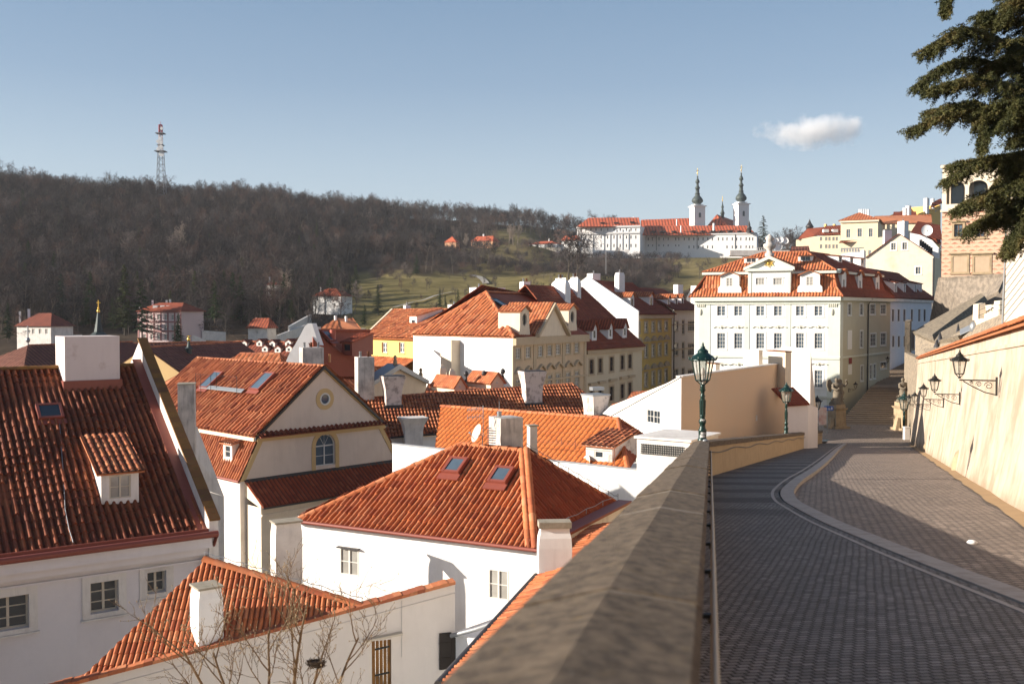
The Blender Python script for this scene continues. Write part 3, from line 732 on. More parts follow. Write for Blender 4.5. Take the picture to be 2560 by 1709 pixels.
for nm, o0, o1, zt, in (('kerb', -.16, .16, .012), ('drain_strip', -.38, -.31, .006)):
    kb = MB()
    step = 5 if nm == 'kerb' else 999
    acc = 0; seg = [];
    def flush(seg):
        if len(seg) < 2: return
        rws = []
        for p, s in seg:
            a, b2 = p + s * o0, p + s * o1; za, zb = gz(a.y) + zt, gz(b2.y) + zt
            rws.append([V((a.x, a.y, za - .06)), V((a.x, a.y, za)), V((b2.x, b2.y, zb)), V((b2.x, b2.y, zb - .22))])
        kb.grid(rws, 0, False, False); kb.face(rws[0]); kb.face(rws[-1][::-1])
    for i, (p, s) in enumerate(zip(Kf, side)):
        seg.append((p, s))
        if i and nm == 'kerb':
            acc += (p - Kf[i - 1]).length
            if acc > .9: 
                flush(seg); q = p + (Kf[min(i + 1, len(Kf) - 1)] - p).normalized() * .012; seg = [(q, s)]; acc = 0
    flush(seg); tag(kb.build(nm, GRAN), kind='structure')

# parapet: rendered wall with gabled stone coping; two straight runs meeting at the bend
def parapet(name, Y0, Y1, off, label, dirx):
    root = thing(name, (bendX(Y0), Y0, gz(Y0)), label, 'parapet wall')
    Ys = np.arange(Y0, Y1, .9).tolist() + [Y1]; th = .51
    nx = sqrt(1 + dirx * dirx)
    w = MB(); rws = []
    for Y in Ys:
        x, z = bendX(Y), gz(Y); l = x - .05; r_ = x - th * nx + .05
        rws.append([V((l, Y, z - .3)), V((l, Y, z + .98)), V((r_, Y, z + .98)), V((r_, Y, -16 if Y > 30 else z - 9))])
    w.grid(rws, 0, False, False); w.face(rws[0]); w.face(rws[-1]); w.build('wall', PARW, root)
    c = MB(); s = Y0; k = 0; R2 = random.Random(3)
    while s < Y1:
        e = min(s + 1.45, Y1); dz = R2.uniform(-.006, .006); rws = []
        for Y in (s + .027, (s + e) / 2, e - .027):
            x, z = bendX(Y), gz(Y) + dz
            rws.append([V((x, Y, z + .965)), V((x + .004, Y, z + 1.12)), V((x - .012, Y, z + 1.145)), V((x - th * nx * .5, Y, z + 1.185)),
                        V((x - th * nx + .012, Y, z + 1.135)), V((x - th * nx, Y, z + 1.11)), V((x - th * nx, Y, z + .965))])
        c.loft(rws); jr = []
        for Y in (e - .03, e + .03): x, z = bendX(Y), gz(Y) - .004; jr.append([V((x - .006, Y, z + .965)), V((x - .003, Y, z + 1.12)), V((x - .018, Y, z + 1.143)), V((x - th * nx * .5, Y, z + 1.183)), V((x - th * nx + .016, Y, z + 1.133)), V((x - th * nx + .005, Y, z + 1.11)), V((x - th * nx + .005, Y, z + .965))])
        c.loft(jr, 1); s = e
    for f in range(len(c.sm)): c.sm[f] = False
    c.build('coping', [PAR, MORT], root)
    return root
pr = parapet('parapet_wall', -3, 31.6, 0, 'long low stone-capped parapet running down beside the pavement in the foreground', .2)
h_ = MB(); h_.tube([V((bendX(Y) + .045, Y, gz(Y) + .86)) for Y in np.arange(.5, 31.7, .75)], .014, 8)
h_.build('conduit', plain('pale_conduit', (.42, .35, .26), .5), pr)
Yb = 1.6
while Yb < 31:
    k = MB(); x, z = bendX(Yb), gz(Yb) + .86; k.box((x - .06, Yb - .012, z - .012), (.1, 0, 0), (0, .024, 0), (0, 0, .02)); k.tube([(x + .02, Yb, z - .02), (x + .05, Yb, z - .02)], .016, 6)
    k.build('bracket', BLACKI, pr); Yb += 1.25
pr2 = parapet('parapet_wall', 31.65, 93.0, 0, 'second parapet run turning right past the tall lamp, lit ochre side towards the street', .372)
h_ = MB(); h_.tube([V((bendX(Y) + .03, Y, gz(Y) + .80 - .05 * sin((Y - 32) * .9))) for Y in np.arange(31.8, 92, .8)], .015, 6); h_.build('cable', BLACKI, pr2)

# right retaining wall
def rtop(Y): return 1.19 - .058 * Y if Y < 200 else -10
rw = thing('retaining_wall', (rwX(10), 10, gz(10)), 'tall sunlit ochre rendered wall with red tile capping along the right of the street', 'wall')
w = MB(); Ys = list(np.linspace(-5, 96, 60)); rws = []
for Y in Ys:
    x, z = rwX(Y), gz(Y) - .12; zt = rtop(Y); bul = .05 * noise.noise(V((Y * .25, 0, 4)))
    rws.append([V((x - .02 + bul, Y, z - .2))] + [V((x - .35 * (1 - f) ** 2 * 1. + .3 * f - .3 + bul * (1 - f) + .03 * noise.noise(V((Y * .4, f * 6, 1))), Y, lerp(z, zt - .1, f))) for f in (0, .1, .2, .35, .5, .65, .8, .9, 1)] + [V((x + .9, Y, zt - .1)), V((x + .9, Y, zt - 6))])
w.grid(rws, 0, False, True); w.face(rws[-1]); w.face(rws[0]); w.build('wall', RWALL, rw)
c = MB(); rws = [[V((rwX(Y) - .02, Y, rtop(Y) - .62)), V((rwX(Y) - .1, Y, rtop(Y) - .6)), V((rwX(Y) - .1, Y, rtop(Y) - .5)), V((rwX(Y) - .02, Y, rtop(Y) - .48))] for Y in Ys]
c.grid(rws, 0, False, False); c.build('moulding', RWALL, rw)
rt = []
for i in range(len(Ys) - 1):
    a, b2 = Ys[i], Ys[i + 1]
polys = [[V((rwX(-5) - .22, -5, rtop(-5) - .1)), V((rwX(96) - .22, 96, rtop(96) - .1)), V((rwX(96) + .35, 96, rtop(96) + .22)), V((rwX(-5) + .35, -5, rtop(-5) + .22))]]
tiles('tile_capping', polys, ORANGE, rw, per=.2, course=.36, amp=.05, ns=6)
# bollard stones at the wall foot
for i, (u, v, s) in enumerate(((2428, 1178, .62), (2352, 1131, .55), (2316, 1112, .6))):
    p = onpav(u, v, -.12); Y = p.y; q = V((rwX(Y) - .42, Y, gz(Y) - .2)); k = MB(); R2 = random.Random(i)
    rows = []
    for zf, rf in ((0, 1), (.3, .98), (.6, .85), (.85, .6), (1, .15)):
        rows.append([q + V((cos(2 * pi * j / 10) * .3 * rf * R2.uniform(.9, 1.1), sin(2 * pi * j / 10) * .36 * rf * R2.uniform(.9, 1.1), s * 1.5 * zf)) for j in range(10)])
    k.loft(rows, 0, True, True); o = k.build('guard_stone', STONE, None, q)
    tag(o, ['rounded guard stone at the foot of the ochre wall, nearest and largest', 'dark guard stone at the wall foot, second from the nearest', 'pale guard stone beside the wall where the post shadows fall'][i], 'guard stone', 'guard stones along the foot of the wall')
p = onpav(2430, 1358, -.12); k = MB(); k.loft([[p + V((cos(a) * .07 * s_, sin(a) * .05 * s_, z_)) for a in np.linspace(0, 5.5, 8)] for s_, z_ in ((1, 0), (1.2, .02), (.7, .05), (.2, .055))], 0, True, True)
tag(k.build('paper_litter', WHITE, None, p), 'small crumpled white paper lying on the cobbled road', 'litter')
# gutter strip of sand at the wall foot
m = MB(); m.grid([[V((rwX(Y) - 1.0 - .12 * noise.noise(V((Y * .5, 0, 0))), Y, gz(Y) - .085)), V((rwX(Y) - .2, Y, gz(Y) - .05))] for Y in np.linspace(-5, 92, 120)])
tag(m.build('gutter_strip', plaster('dusty_gutter', (.42, .28, .15), (.28, .19, .11), .5, 2, .1)), kind='structure')
# loose rubble & earth under the town side of the parapet is hidden; slope fill right of the wall
m = MB(); m.grid([[V((rwX(Y) + .5, Y, rtop(Y) - .5)), V((rwX(Y) + 6, Y, rtop(Y) + (.2 if Y > 40 else 1))), V((rwX(Y) + 40, Y, rtop(Y) + 6))] for Y in np.linspace(-5, 96, 30)])
tag(m.build('garden_slope', plaster('garden_soil', (.16, .13, .08), (.1, .08, .05), .5, 1, .1)), kind='structure')

# ------------------------------------------------------------------ stairs
SB = V((.45, .89, 0)).normalized()   # climbing direction
s0l, s0r = onpav(2112, 1082), P(2240, 1082, 111.); 
def stair_line(u0, v0, u1, v1, Y): return P(u0, v0, Y), P(u1, v1, Y)
st = thing('stone_stairs', (38, 112, -13.2), 'broad worn stone stairway climbing away between the green house and the wall', 'stairs')
def flight(name, p0, p1, q0, q1, n, label=None):
    """p0-p1 foot left/right, q0-q1 head left/right"""
    m = MB()
    for i in range(n):
        a0, a1, b0, b1 = p0.lerp(q0, i / n), p1.lerp(q1, i / n), p0.lerp(q0, (i + 1) / n), p1.lerp(q1, (i + 1) / n)
        z0, z1 = a0.z, b0.z
        A0, A1 = V((a0.x, a0.y, z0)), V((a1.x, a1.y, z0)); m.face([A0 - Z * .02, A1 - Z * .02, V((a1.x, a1.y, z1)), V((a0.x, a0.y, z1))], 1)
        m.face([V((a0.x, a0.y, z1)) , V((a1.x, a1.y, z1)), V((b1.x, b1.y, z1)), V((b0.x, b0.y, z1))])
    return m.build(name, [STEPM, RISER], st)
RISER = plaster('darker_riser_stone', (.19, .14, .10), (.09, .07, .05), .5, 2, .1)  # darker copy of the tread stone, so each step shows as a line
STEPM = plaster('worn_stair_stone', (.34, .26, .18), (.14, .11, .08), .5, 2, .1)
f0l, f0r = P(2085, 1084, 112), P(2262, 1084, 112); f1l, f1r = P(2178, 966, 137), P(2300, 966, 137)
f0r.z = f0l.z = -13.25; f1r.z = f1l.z
flight('lower_flight', f0l, f0r, f1l, f1r, 23)
g0l, g0r = f1l + SB * 4 , f1r + SB * 4
m = MB(); m.face([f1l, f1r, g0r, g0l]); m.build('landing', STEPM, st)
g1l, g1r = P(2256, 876, 178), P(2325, 876, 178)
g1r.z = g1l.z
flight('upper_flight', g0l, g0r, g1l, g1r, 34)
m = MB(); m.face([g1l, g1r, g1r + SB * 30, g1l + SB * 30]); m.build('top_landing', STEPM, st)
def U2(a, b): d = V(b) - V(a); d.z = 0; return d.normalized()
def lev(p, z): return V((p.x, p.y, z))
def moulding(mb, F_, s0, s1, z, h, out, m=0): mb.box(F_.pt(s0, z, -.01), F_.U * (s1 - s0), Z * h, F_.N * (out + .01), m)
# ================================================================== 1. left house under the big dark roof
KS = 1.6
E1 = P(520, 1332, 22.5); E0 = lev(P(-120, 1418, 19.6), E1.z); u1 = U2(E0, E1)
E0 = E1 - u1 * 20.; n1 = u1.cross(Z)
Rr = P(345, 915, 26.9); Rr = E1 - n1 * ((Rr - E1).dot(-n1)) + Z * (Rr.z - E1.z); Rl = Rr - u1 * 20.
H1 = thing('large_roof_house', lev(E1, -22), 'white house at the left edge under a big dark barrel-tiled roof with a broad chimney', 'house')
pn1 = plane_n(E0, E1, Rr)
ov = (E1 - Rr).normalized() * .35
tiles('roof', [[E0 + ov, E1 + ov, Rr, Rl]], OLDT, H1, per=.245, course=.42, amp=.105, step=.03, ns=14, wavy=.16)
ridges(H1, [(Rl + Z * .05, Rr + Z * .05)], MOSSY)
bk = Rr - n1 * 7; bl = Rl - n1 * 7
tiles('back_roof', [[Rl, Rr, lev(bk, E1.z), lev(bl, E1.z)]], DARKT, H1, per=.5, ns=4)
f1 = Face(lev(E0, E1.z) + n1 * -.1, lev(E1, E1.z) + n1 * -.1)
wb = [(-30, 1483, 72, 1583), (226, 1447, 296, 1535), (368, 1424, 415, 1485)]
wins = []
for i, b in enumerate(wb):
    q = f1.box(*b); wins.append((*q, 2, (3, 3, 2)[i]))
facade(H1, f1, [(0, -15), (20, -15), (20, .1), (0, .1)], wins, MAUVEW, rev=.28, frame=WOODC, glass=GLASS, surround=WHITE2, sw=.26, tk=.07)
c = MB(); moulding(c, f1, 0, 20.02, -.45, .55, .5); moulding(c, f1, 0, 20.015, -.72, .27, .3); moulding(c, f1, 0, 20.01, -1.0, .07, .1); c.build('cornice', MAUVEW, H1)
g = MB(); g.tube([f1.pt(-.1, .03, .6), f1.pt(20.2, .05, .6)], .12, 8); g.tube([f1.pt(20.15, .0, .6), f1.pt(20.1, -.7, .2), f1.pt(19.7, -2.0, .15), f1.pt(19.6, -2.5, .15)], .08, 8)
g.box(f1.pt(0, .03, .3), f1.U * 20.1, Z * .2, f1.N * .06); g.build('gutter', REDM, H1)
# gable parapet with mossy tile capping on the right side of the roof
sl = (Rr - E1); pa = E1 + ov * 1.0 - u1 * .05; pb = Rr + sl * .05 - u1 * .05; up = Z * .75
gw = MB(); w4 = .34
pts = [pa - Z * 7, pb - Z * 11, pb + up, pa + up]
pts = [lev(pa, -24), lev(pb, -24), pb + up, pa + up]
gw.loft([[p for p in pts], [p + u1 * w4 for p in pts]]); 
bk2 = [lev(pb, -24), lev(pb - n1 * 7, -24), pb - n1 * 7 - Z * 4.6 + up, pb + up]
gw.loft([[p for p in bk2], [p + u1 * w4 for p in bk2]]); gw.build('gable_parapet', WHITE2, H1)
capn = sl.normalized()
c = MB(); o_ = pa + up - u1 * .02 - capn * .1
nn = u1.cross(capn).normalized(); nn = nn if nn.z > 0 else -nn
k = int((pb - pa).length / .33); L_ = (pb - pa).length / k
for i in range(k + 1):
    q = o_ + capn * (L_ * i); c.box(q + nn * .0, u1 * (w4 + .06), capn * (L_ * .98), nn * .075)
uvbox(c.build('parapet_capping', MOSSY, H1))
fl = MB(); fl.box(pa - u1 * .36 + nn * .13 , u1 * .37, (pb - pa) * .98, nn * .04); fl.build('flashing', REDM, H1)
# the broad chimney
q = hit(232, 985, E1, pn1); a_ = hit(163, 972, E1, pn1); b2_ = hit(300, 963, E1, pn1); wd = (b2_ - a_).length
cu = U2(a_, b2_)
ztop = P(232, 840, q.y / KS + .4).z
base = lev(a_.lerp(b2_, .5), 0) + Z.cross(cu) * .8; base.z = min(a_.z, b2_.z)
chimney(H1, base, cu, wd, 1.6, ztop - base.z, CHALK2, None, under=.8)
a_z = base - Z.cross(cu) * .5 ; fb = MB(); fb.cbox(base + Z * -.18, cu, wd + .16, 1.76, .5); fb.build('flashing', REDM, H1)
# roof window and a flat dormer
skylight(H1, hit(124, 1040, E1, pn1) + pn1 * .12, pn1, .72, .8, fr=REDM, glass=GLASS)
d0 = hit(298, 1235, E1, pn1); dl = hit(272, 1235, E1, pn1); 
dw = 1.0; dh = .78; D = MB(); out = n1; rtA = d0 + out * .02
front = rtA + out * .0
def dormer(parent, C, U, N, w, h, slope_len, mat_wall, mat_roof, rise=.25, win=(.55, .6, 2, 2), frame=None, glass=None, ov_=.18, roofkind='shed', cheek=None, per=.22, name='dormer', back=None):
    """C = foot of the dormer front on the roof; the box runs back into the roof"""
    U = V(U).normalized(); N = V(N).normalized(); C = V(C); m = MB(); L = slope_len
    a, b2 = C - U * w / 2, C + U * w / 2
    bx = [a, b2, b2 - N * L, a - N * L]
    F0 = Face(a, b2)
    ww, wh = win[0], win[1]; hole = (w / 2 - ww / 2, .12, w / 2 + ww / 2, .12 + wh)
    poly = [(0, -.3), (w, -.3), (w, h), (0, h)] if roofkind != 'gable' else [(0, -.3), (w, -.3), (w, h), (w / 2, h + rise), (0, h)]
    m.wall(a, U, N, poly, [rect(hole)], .1)
    hb = h + (rise if roofkind == 'shed' else 0)
    for p, s in ((a, -1), (b2, 1)):
        m.face([p - Z * .3, p + Z * h, p - N * L + Z * hb, p - N * L - Z * .3])
    o = m.build(name, mat_wall, parent)
    window(o, F0.pt(w / 2, .12 + wh / 2, -.05), U, ww, wh, win[2], win[3], frame, glass, sub=False)
    e = ov_
    if roofkind == 'shed':
        p0, p1 = a - U * e + N * e + Z * (h + .02 - rise * e / L), b2 + U * e + N * e + Z * (h + .02 - rise * e / L); q1, q0 = b2 + U * e - N * L + Z * (h + rise), a - U * e - N * L + Z * (h + rise)
        tiles('dormer_roof', [[p0, p1, q1, q0]], mat_roof, o, per=per, ns=8, amp=.06)
    else:
        rA, rB = C + N * e + Z * (h + rise), C - N * L + Z * (h + rise); polys = []
        for s in (-1, 1):
            ed = U * s * (w / 2 + e); k = e * rise / (w / 2)
            polys.append([C + ed + N * e + Z * (h - k), rA, rB, C + ed - N * L + Z * (h - k)])
        tiles('dormer_roof', polys, mat_roof, o, per=per, ns=4, amp=.04); 
    return o
Cd = hit(300, 1252, E1, pn1)
dormer(H1, Cd + n1 * .05, u1, n1, 1.3, 1.12, 2.6, WHITE2, ORANGE2, rise=1.05, win=(.75, .84, 2, 2), frame=WOODC, glass=GLASSL, per=.245)
pipe(H1, [hit(u, v, E1, pn1) + pn1 * .14 for u, v in ((148, 1066), (152, 1120), (158, 1200), (162, 1280), (172, 1330), (182, 1362))], .014, GREYM, 'lightning_wire')

# ================================================================== 2. low lean-to roof and courtyard wall
KS = 1.25
A = P(512, 1400, 23.2); Dp = P(196, 1702, 20.7); B = P(905, 1515, 22.4); Fp = P(1135, 1455, 23.0)
H2 = thing('courtyard_outbuilding', (-8, 26, -20), 'low orange-tiled outbuilding wedged below the big-roofed house, off-white courtyard wall in front', 'outbuilding')
nA = plane_n(A, B, Dp)
tiles('roof', [[A, B, Dp]], ORANGE, H2, per=.15, course=.34, amp=.045, ns=8)
ridges(H2, [(B + Z * .03, A + Z * .03)], ORANGE, .14)
uw = U2(Dp, Fp); nw = uw.cross(Z)
fw = Face(lev(Dp - uw * 1.5, Dp.z) + nw * .12, lev(Fp, Dp.z) + nw * .12)
def capz(s): return (Fp.z - Dp.z) / (V((Fp.x - Dp.x, Fp.y - Dp.y, 0)).length) * (s - 1.5)
Lw = fw.L
dq = fw.box(930, 1597, 978, 1740); lo_ = fw.box(918, 1585, 996, 1605); sh = fw.box(1098, 1577, 1143, 1672)
m = MB(); m.wall(fw.A, fw.U, fw.N, [(0, -12), (Lw, -12), (Lw, capz(Lw) - .02), (0, capz(0) - .02)], [[(dq[0], dq[1]), (dq[2], dq[1]), (dq[2], dq[3]), (dq[0], dq[3] )]], .12)
q0, q1 = fw.pt(Lw, -12), fw.pt(Lw, capz(Lw) - .02); inn = -fw.N * 1.6
m.face([q0, q0 + inn, q1 + inn, q1]); t0 = fw.pt(0, capz(0) - .02); m.face([t0, q1, q1 - fw.N * .4, t0 - fw.N * .4]); m.build('wall', OFFW, H2)
c = MB(); k = int(Lw / .22); capd = (fw.pt(Lw, capz(Lw)) - fw.pt(0, capz(0))) / k
for i in range(k): c.box(fw.pt(0, capz(0), .1) + capd * i, capd * .985, -fw.N * .42, Z * (.085 + .012 * (i % 3)))
uvbox(c.build('wall_capping', MOSSY if False else ORANGE2, H2))
c = MB(); c.box(fw.pt(0, capz(0) - .30), (fw.pt(Lw, capz(Lw)) - fw.pt(0, capz(0))) , Z * .03, fw.N * .03); c.build('moulding', OFFW, H2)
WOODD = plaster('weathered_door_boards', (.24, .12, .04), (.06, .04, .025), .8, 4, .8)
d = MB(); n_ = 5
for i in range(n_):
    a, b_ = lerp(dq[0], dq[2], i / n_) + .008, lerp(dq[0], dq[2], (i + 1) / n_) - .008
    d.box(fw.pt(a, dq[1], -.10), fw.U * (b_ - a), Z * (dq[3] - dq[1] - .02), fw.N * .05)
do = d.build('wooden_door', WOODD, H2)
for zf in (.82, .35):
    hgm = MB(); hgm.box(fw.pt(dq[0] + .1, lerp(dq[1], dq[3], zf), -.05), fw.U * (dq[2] - dq[0] - .15) + Z * .05, Z * .05, fw.N * .02); hgm.build('strap_hinge', BLACKI, do)
l = MB(); lz = dq[3] + .04; l.box(fw.pt(dq[0] - .25, lz, -.01), fw.U * (dq[2] - dq[0] + .55) + Z * .12, Z * .05, fw.N * .22); l.build('lintel_board', WOODC, H2)
s_ = MB(); w_ = sh[2] - sh[0]
s_.box(fw.pt(sh[0], sh[1], .01), fw.U * (w_ * .66), Z * (sh[3] - sh[1]), fw.N * .05); s_.box(fw.pt(sh[0] + w_ * .67, sh[1] + .02, .02), fw.U * (w_ * .33), Z * ((sh[3] - sh[1]) * .83), fw.N * .05)
for zf in (.3, .72): s_.box(fw.pt(sh[0] - .02, lerp(sh[1], sh[3], zf), .07), fw.U * (w_ * .6), Z * .03, fw.N * .015)
s_.build('shutter', plain('black_boards', (.025, .018, .014), .7), H2)
pipe(H2, [fw.pt(*fw.px(1004, 1500), .03) - Z * 0, fw.pt(*fw.px(1004, 1640), .03)], .006, GREYM, 'cable')
# two chimneys on it
def chim_px(parent, uc, v1, u0, u1_, vt, Y, ang, mat, cap, **kw):
    """chimney whose silhouette spans u0..u1_, base row v1, top row vt at depth Y, turned by ang; width and depth from the split column uc"""
    a = radians(ang); ux = V((cos(a), sin(a), 0)); wr = (u1_ - uc) / F * Y / cos(a); wl = (uc - u0) / F * Y / max(sin(a), .15)
    cor = P(uc, v1, Y); C = cor + ux * wr / 2 + Z.cross(ux) * wl / 2; C.z = cor.z
    return chimney(parent, C, ux, wr, wl, P(uc, vt, Y).z - cor.z, mat, cap, **kw)
chim_px(H2, 498, 1640, 448, 562, 1478, 21.3, 36, WHITE, CONC, shoulder=.08, capo=.05, caph=.06, under=2)
chim_px(H2, 690, 1484, 661, 765, 1312, 24.4, 30, WHITE2, CONC, shoulder=.06, capo=.05, caph=.06, under=2)

# ================================================================== 3. centre house, hipped orange roof
EL = P(745, 1288, 27.6); ER = lev(P(1347, 1358, 24.2), EL.z); uc_ = U2(EL, ER); nc_ = uc_.cross(Z)
pnz = None
w3 = 3.0
RR = P(1317, 1127, 27.7); pf = plane_n(EL, ER, RR); RL = hit(1153, 1109, EL, pf)
Kp = P(1545, 1258, 29.3); pr_ = plane_n(ER, RR, Kp)
BLk = EL + (Kp - ER)
H3 = thing('centre_house', lev((EL + Kp) / 2, -22), 'white house in the middle with hipped orange roof and two roof windows', 'house')
o1 = (ER - RR).normalized() * .0
ovf = nc_ * .25 - Z * .15
tiles('roof', [[EL + ovf, ER + ovf, RR, RL]], ORANGE, H3, per=.2, course=.38, amp=.075, ns=10, sag=.06)
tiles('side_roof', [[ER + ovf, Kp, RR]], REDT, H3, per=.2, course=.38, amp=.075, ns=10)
tiles('back_roof', [[RL, RR, Kp, BLk], [EL, RL, BLk]], REDT, H3, per=.4, ns=4)
ridges(H3, [(RL, RR), (EL + ovf, RL), (Kp, RR)], ORANGE, .12)
ridges(H3, [(ER + ovf + Z * .04, RR + Z * .06), (ER + ovf + Z * .02 - uc_ * .22 , RR - uc_ * .2 + Z * .02)], ORANGE, .12, name='hip_tiles')
f3 = Face(EL, ER); wb3 = [f3.box(850, 1373, 897, 1434), f3.box(1221, 1426, 1272, 1494)]
facade(H3, f3, [(0, -12), (f3.L, -12), (f3.L, 0), (0, 0)], [(*wb3[0], 2, 2), (*wb3[1], 2, 2)], WHITE, rev=.07, frame=WOODW, glass=GLASSL, tk=.05)
m = MB(); fs = Face(ER, Kp); m.wall(fs.A, fs.U, fs.N, [(0, -12), (fs.L, -12), (fs.L, .0), (0, .0)]); fk = Face(BLk, EL); m.wall(fk.A, fk.U, fk.N, [(0, -12), (fk.L, -12), (fk.L, 0), (0, 0)])
m.build('side_wall', WHITE, H3)
c = MB(); c.box(f3.pt(-.1, -.2, .0), f3.U * (f3.L + .2), Z * .1, f3.N * .3); c.tube([f3.pt(-.1, -.12, .33), f3.pt(f3.L + .1, -.12, .33)], .06, 6); c.build('eaves_board', REDM, H3)
c = MB(); c.box(fs.pt(-.1, -.5, .0), fs.U * (fs.L + .2), Z * .55, fs.N * .45); c.build('parapet_strip', WHITE2, H3)
c = MB(); c.box(fs.pt(-.1, .05, -.02), fs.U * (fs.L + .2), Z * .09, fs.N * .52); c.build('parapet_capping', REDM, H3)
l = MB(); l.box(f3.pt(wb3[0][0] - .05, wb3[0][3], 0), f3.U * (wb3[0][2] - wb3[0][0] + .1), Z * .04, f3.N * .14); l.build('window_canopy', DARKM, H3)
for u, v in ((1138, 1172), (1253, 1196)): skylight(H3, hit(u, v, EL, pf) + pf * .04, pf, .5, .72, glass=GLASSB)
# big chimney just behind the ridge, its dish and aerials
ch = chim_px(H3, 1252, 1150, 1213, 1322, 1046, 28.6, 28, GREYW, None, under=1.5)
k = MB(); q = P(1232, 1092, 28.55); fa = V((-sin(radians(28)), cos(radians(28)), 0)) 
for i in range(9): k.box(P(1221, 1118 - i * 6.0, 28.42) , V((.28, -.16, 0)), Z * .028, V((-.05, -.08, 0)))
k.build('vent_grille', OFFW, ch)
chim_px(H3, 1325, 1150, 1316, 1348, 1066, 30.2, 20, WHITE2, CONC, under=1.5, caph=.05)
k = MB(); q = P(1248, 1040, 28.9); k.lathe([(.09, 0), (.09, .18)], q, 10); k.tube([q, q + Z * .55], .008, 4); k.build('flue', GREYM, ch)
def dish(name, C, nrm, r, label, mat, arm=True, group=None):
    n = V(nrm).normalized(); a = n.cross(Z).normalized(); b = n.cross(a); C = V(C); root = thing(name, C, label, 'satellite dish', group)
    m = MB(); rows = []
    for k in range(6):
        rr = r * k / 5 + .001; rows.append([C + n * (.28 * r * (k / 5) ** 2) + a * rr * cos(t) * .93 + b * rr * sin(t) for t in np.linspace(0, 2 * pi, 20, endpoint=False)])
    m.grid(rows, 0, True); m.build('reflector', mat, root)
    m = MB(); tip = C + n * r * 1.05 - Z * r * .25
    m.tube([C - Z * r * .95 + n * .28 * r, tip], r * .035, 5); m.ball(tip, r * .12, r * .12, r * .12); m.build('feed_arm', GREYM, root)
    m = MB(); m.tube([C, C - n * r * .5, C - n * r * .5 - Z * r * 1.2], r * .06, 6); m.build('mast', GREYM, root); return root
DISHW = plain('dish_white', (.62, .56, .48), .5)
dish('satellite_dish', P(1196, 1084, 28.3), V((-.55, -.25, .25)), .34, 'dish aerial seen from its side beside the big stained chimney on the centre roof', DISHW)
def yagi(C, U, L, n, wv, label, vert=False, mast=1.0):
    root = thing('television_aerial', C, label, 'aerial', 'aerials beside the centre chimney'); m = MB(); C = V(C); U = V(U).normalized(); s = Z if vert else U.cross(Z)
    m.tube([C, C + U * L], .012, 5); m.build('boom', GREYM, root); m = MB()
    for i in range(n):
        p = C + U * (L * (i + .5) / n); q = Z * wv; m.tube([p - q, p + q], .006, 4)
    m.build('elements', GREYM, root); m = MB(); m.tube([C + Z * .1, C - Z * mast], .014, 5); m.build('mast', GREYM, root); return root
am = P(1208, 1020, 28.8); dr = V((-.97, .1, -.12))
yagi(am, dr, .6, 9, .08, 'upper comb-like television aerial left of the centre chimney', mast=.9)
yagi(am - Z * .28, dr, .62, 7, .1, 'lower comb-like television aerial left of the centre chimney', mast=.7)
# chimney in front of the right corner
chim_px(H3, 1347, 1500, 1338, 1452, 1322, 22.0, 4, WHITE, CONC, shoulder=.12, capo=.05, caph=.17, under=1.5)

# ------------------------------------------------------------------ 4. roof edge below the parapet
g1, g2 = P(1347, 1438, 21.5), P(1105, 1712, 13.2); rd = V((.93, -.36, 0)).normalized()
H4 = thing('lower_orange_roof_house', lev(g1, -20), 'orange roof strip with a dark gutter just below the near parapet', 'house')
rise = Z * .75
tiles('roof', [[g2, g1, g1 + rd * 2.1 + rise, g2 + rd * 2.1 + rise]], ORANGE, H4, per=.2, amp=.05, ns=6)
k = MB(); k.tube([g1 - rd * .08, g2 - rd * .08], .07, 8); k.build('gutter', DARKM, H4)
f4 = Face(lev(g2, g2.z), lev(g1, g2.z)); m = MB(); m.face([lev(g2, -20) + rd * .25, lev(g1, -20) + rd * .25, g1 + rd * .25, g2 + rd * .25]); m.face([lev(g1, -20) + rd * .25, lev(g1 + rd * 2.1, -16), g1 + rd * 2.1 + rise, g1 + rd * .25]); m.build('wall', WHITE, H4)
# orange slope behind the chimney, white parapet strip
a0, a1, b0, b1 = P(1440, 1378, 22.6), P(1350, 1440, 20.2), P(1470, 1330, 23.8), P(1452, 1345, 22.5)
tiles('upper_roof', [[P(1345, 1470, 21.0), P(1475, 1470, 20.5), P(1560, 1300, 26.0), P(1430, 1340, 26.5)]], ORANGE, H4, per=.2, amp=.05, ns=6)
# low white wing with a grey pipe, right of the courtyard wall
f5 = Face(P(1135, 1580, 22.9), lev(P(1245, 1565, 21.8), P(1135, 1580, 22.9).z)); m = MB(); m.wall(f5.A, f5.U, f5.N, [(0, -8), (f5.L + 1.5, -8), (f5.L + 1.5, 0), (0, 0)]); m.face([f5.pt(0, 0), f5.pt(f5.L + 1.5, 0), f5.pt(f5.L + 1.5, .1, -2), f5.pt(0, .1, -2)])
H5 = thing('low_white_wing', lev(f5.A, -20), 'low white wing with a grey gutter under the centre house, right of the courtyard wall', 'outbuilding'); m.build('wall', WHITE, H5)
pipe(H5, [P(1128, 1588, 22.7), P(1190, 1572, 22.3), P(1245, 1553, 21.6)], .07, GREYM, 'gutter')

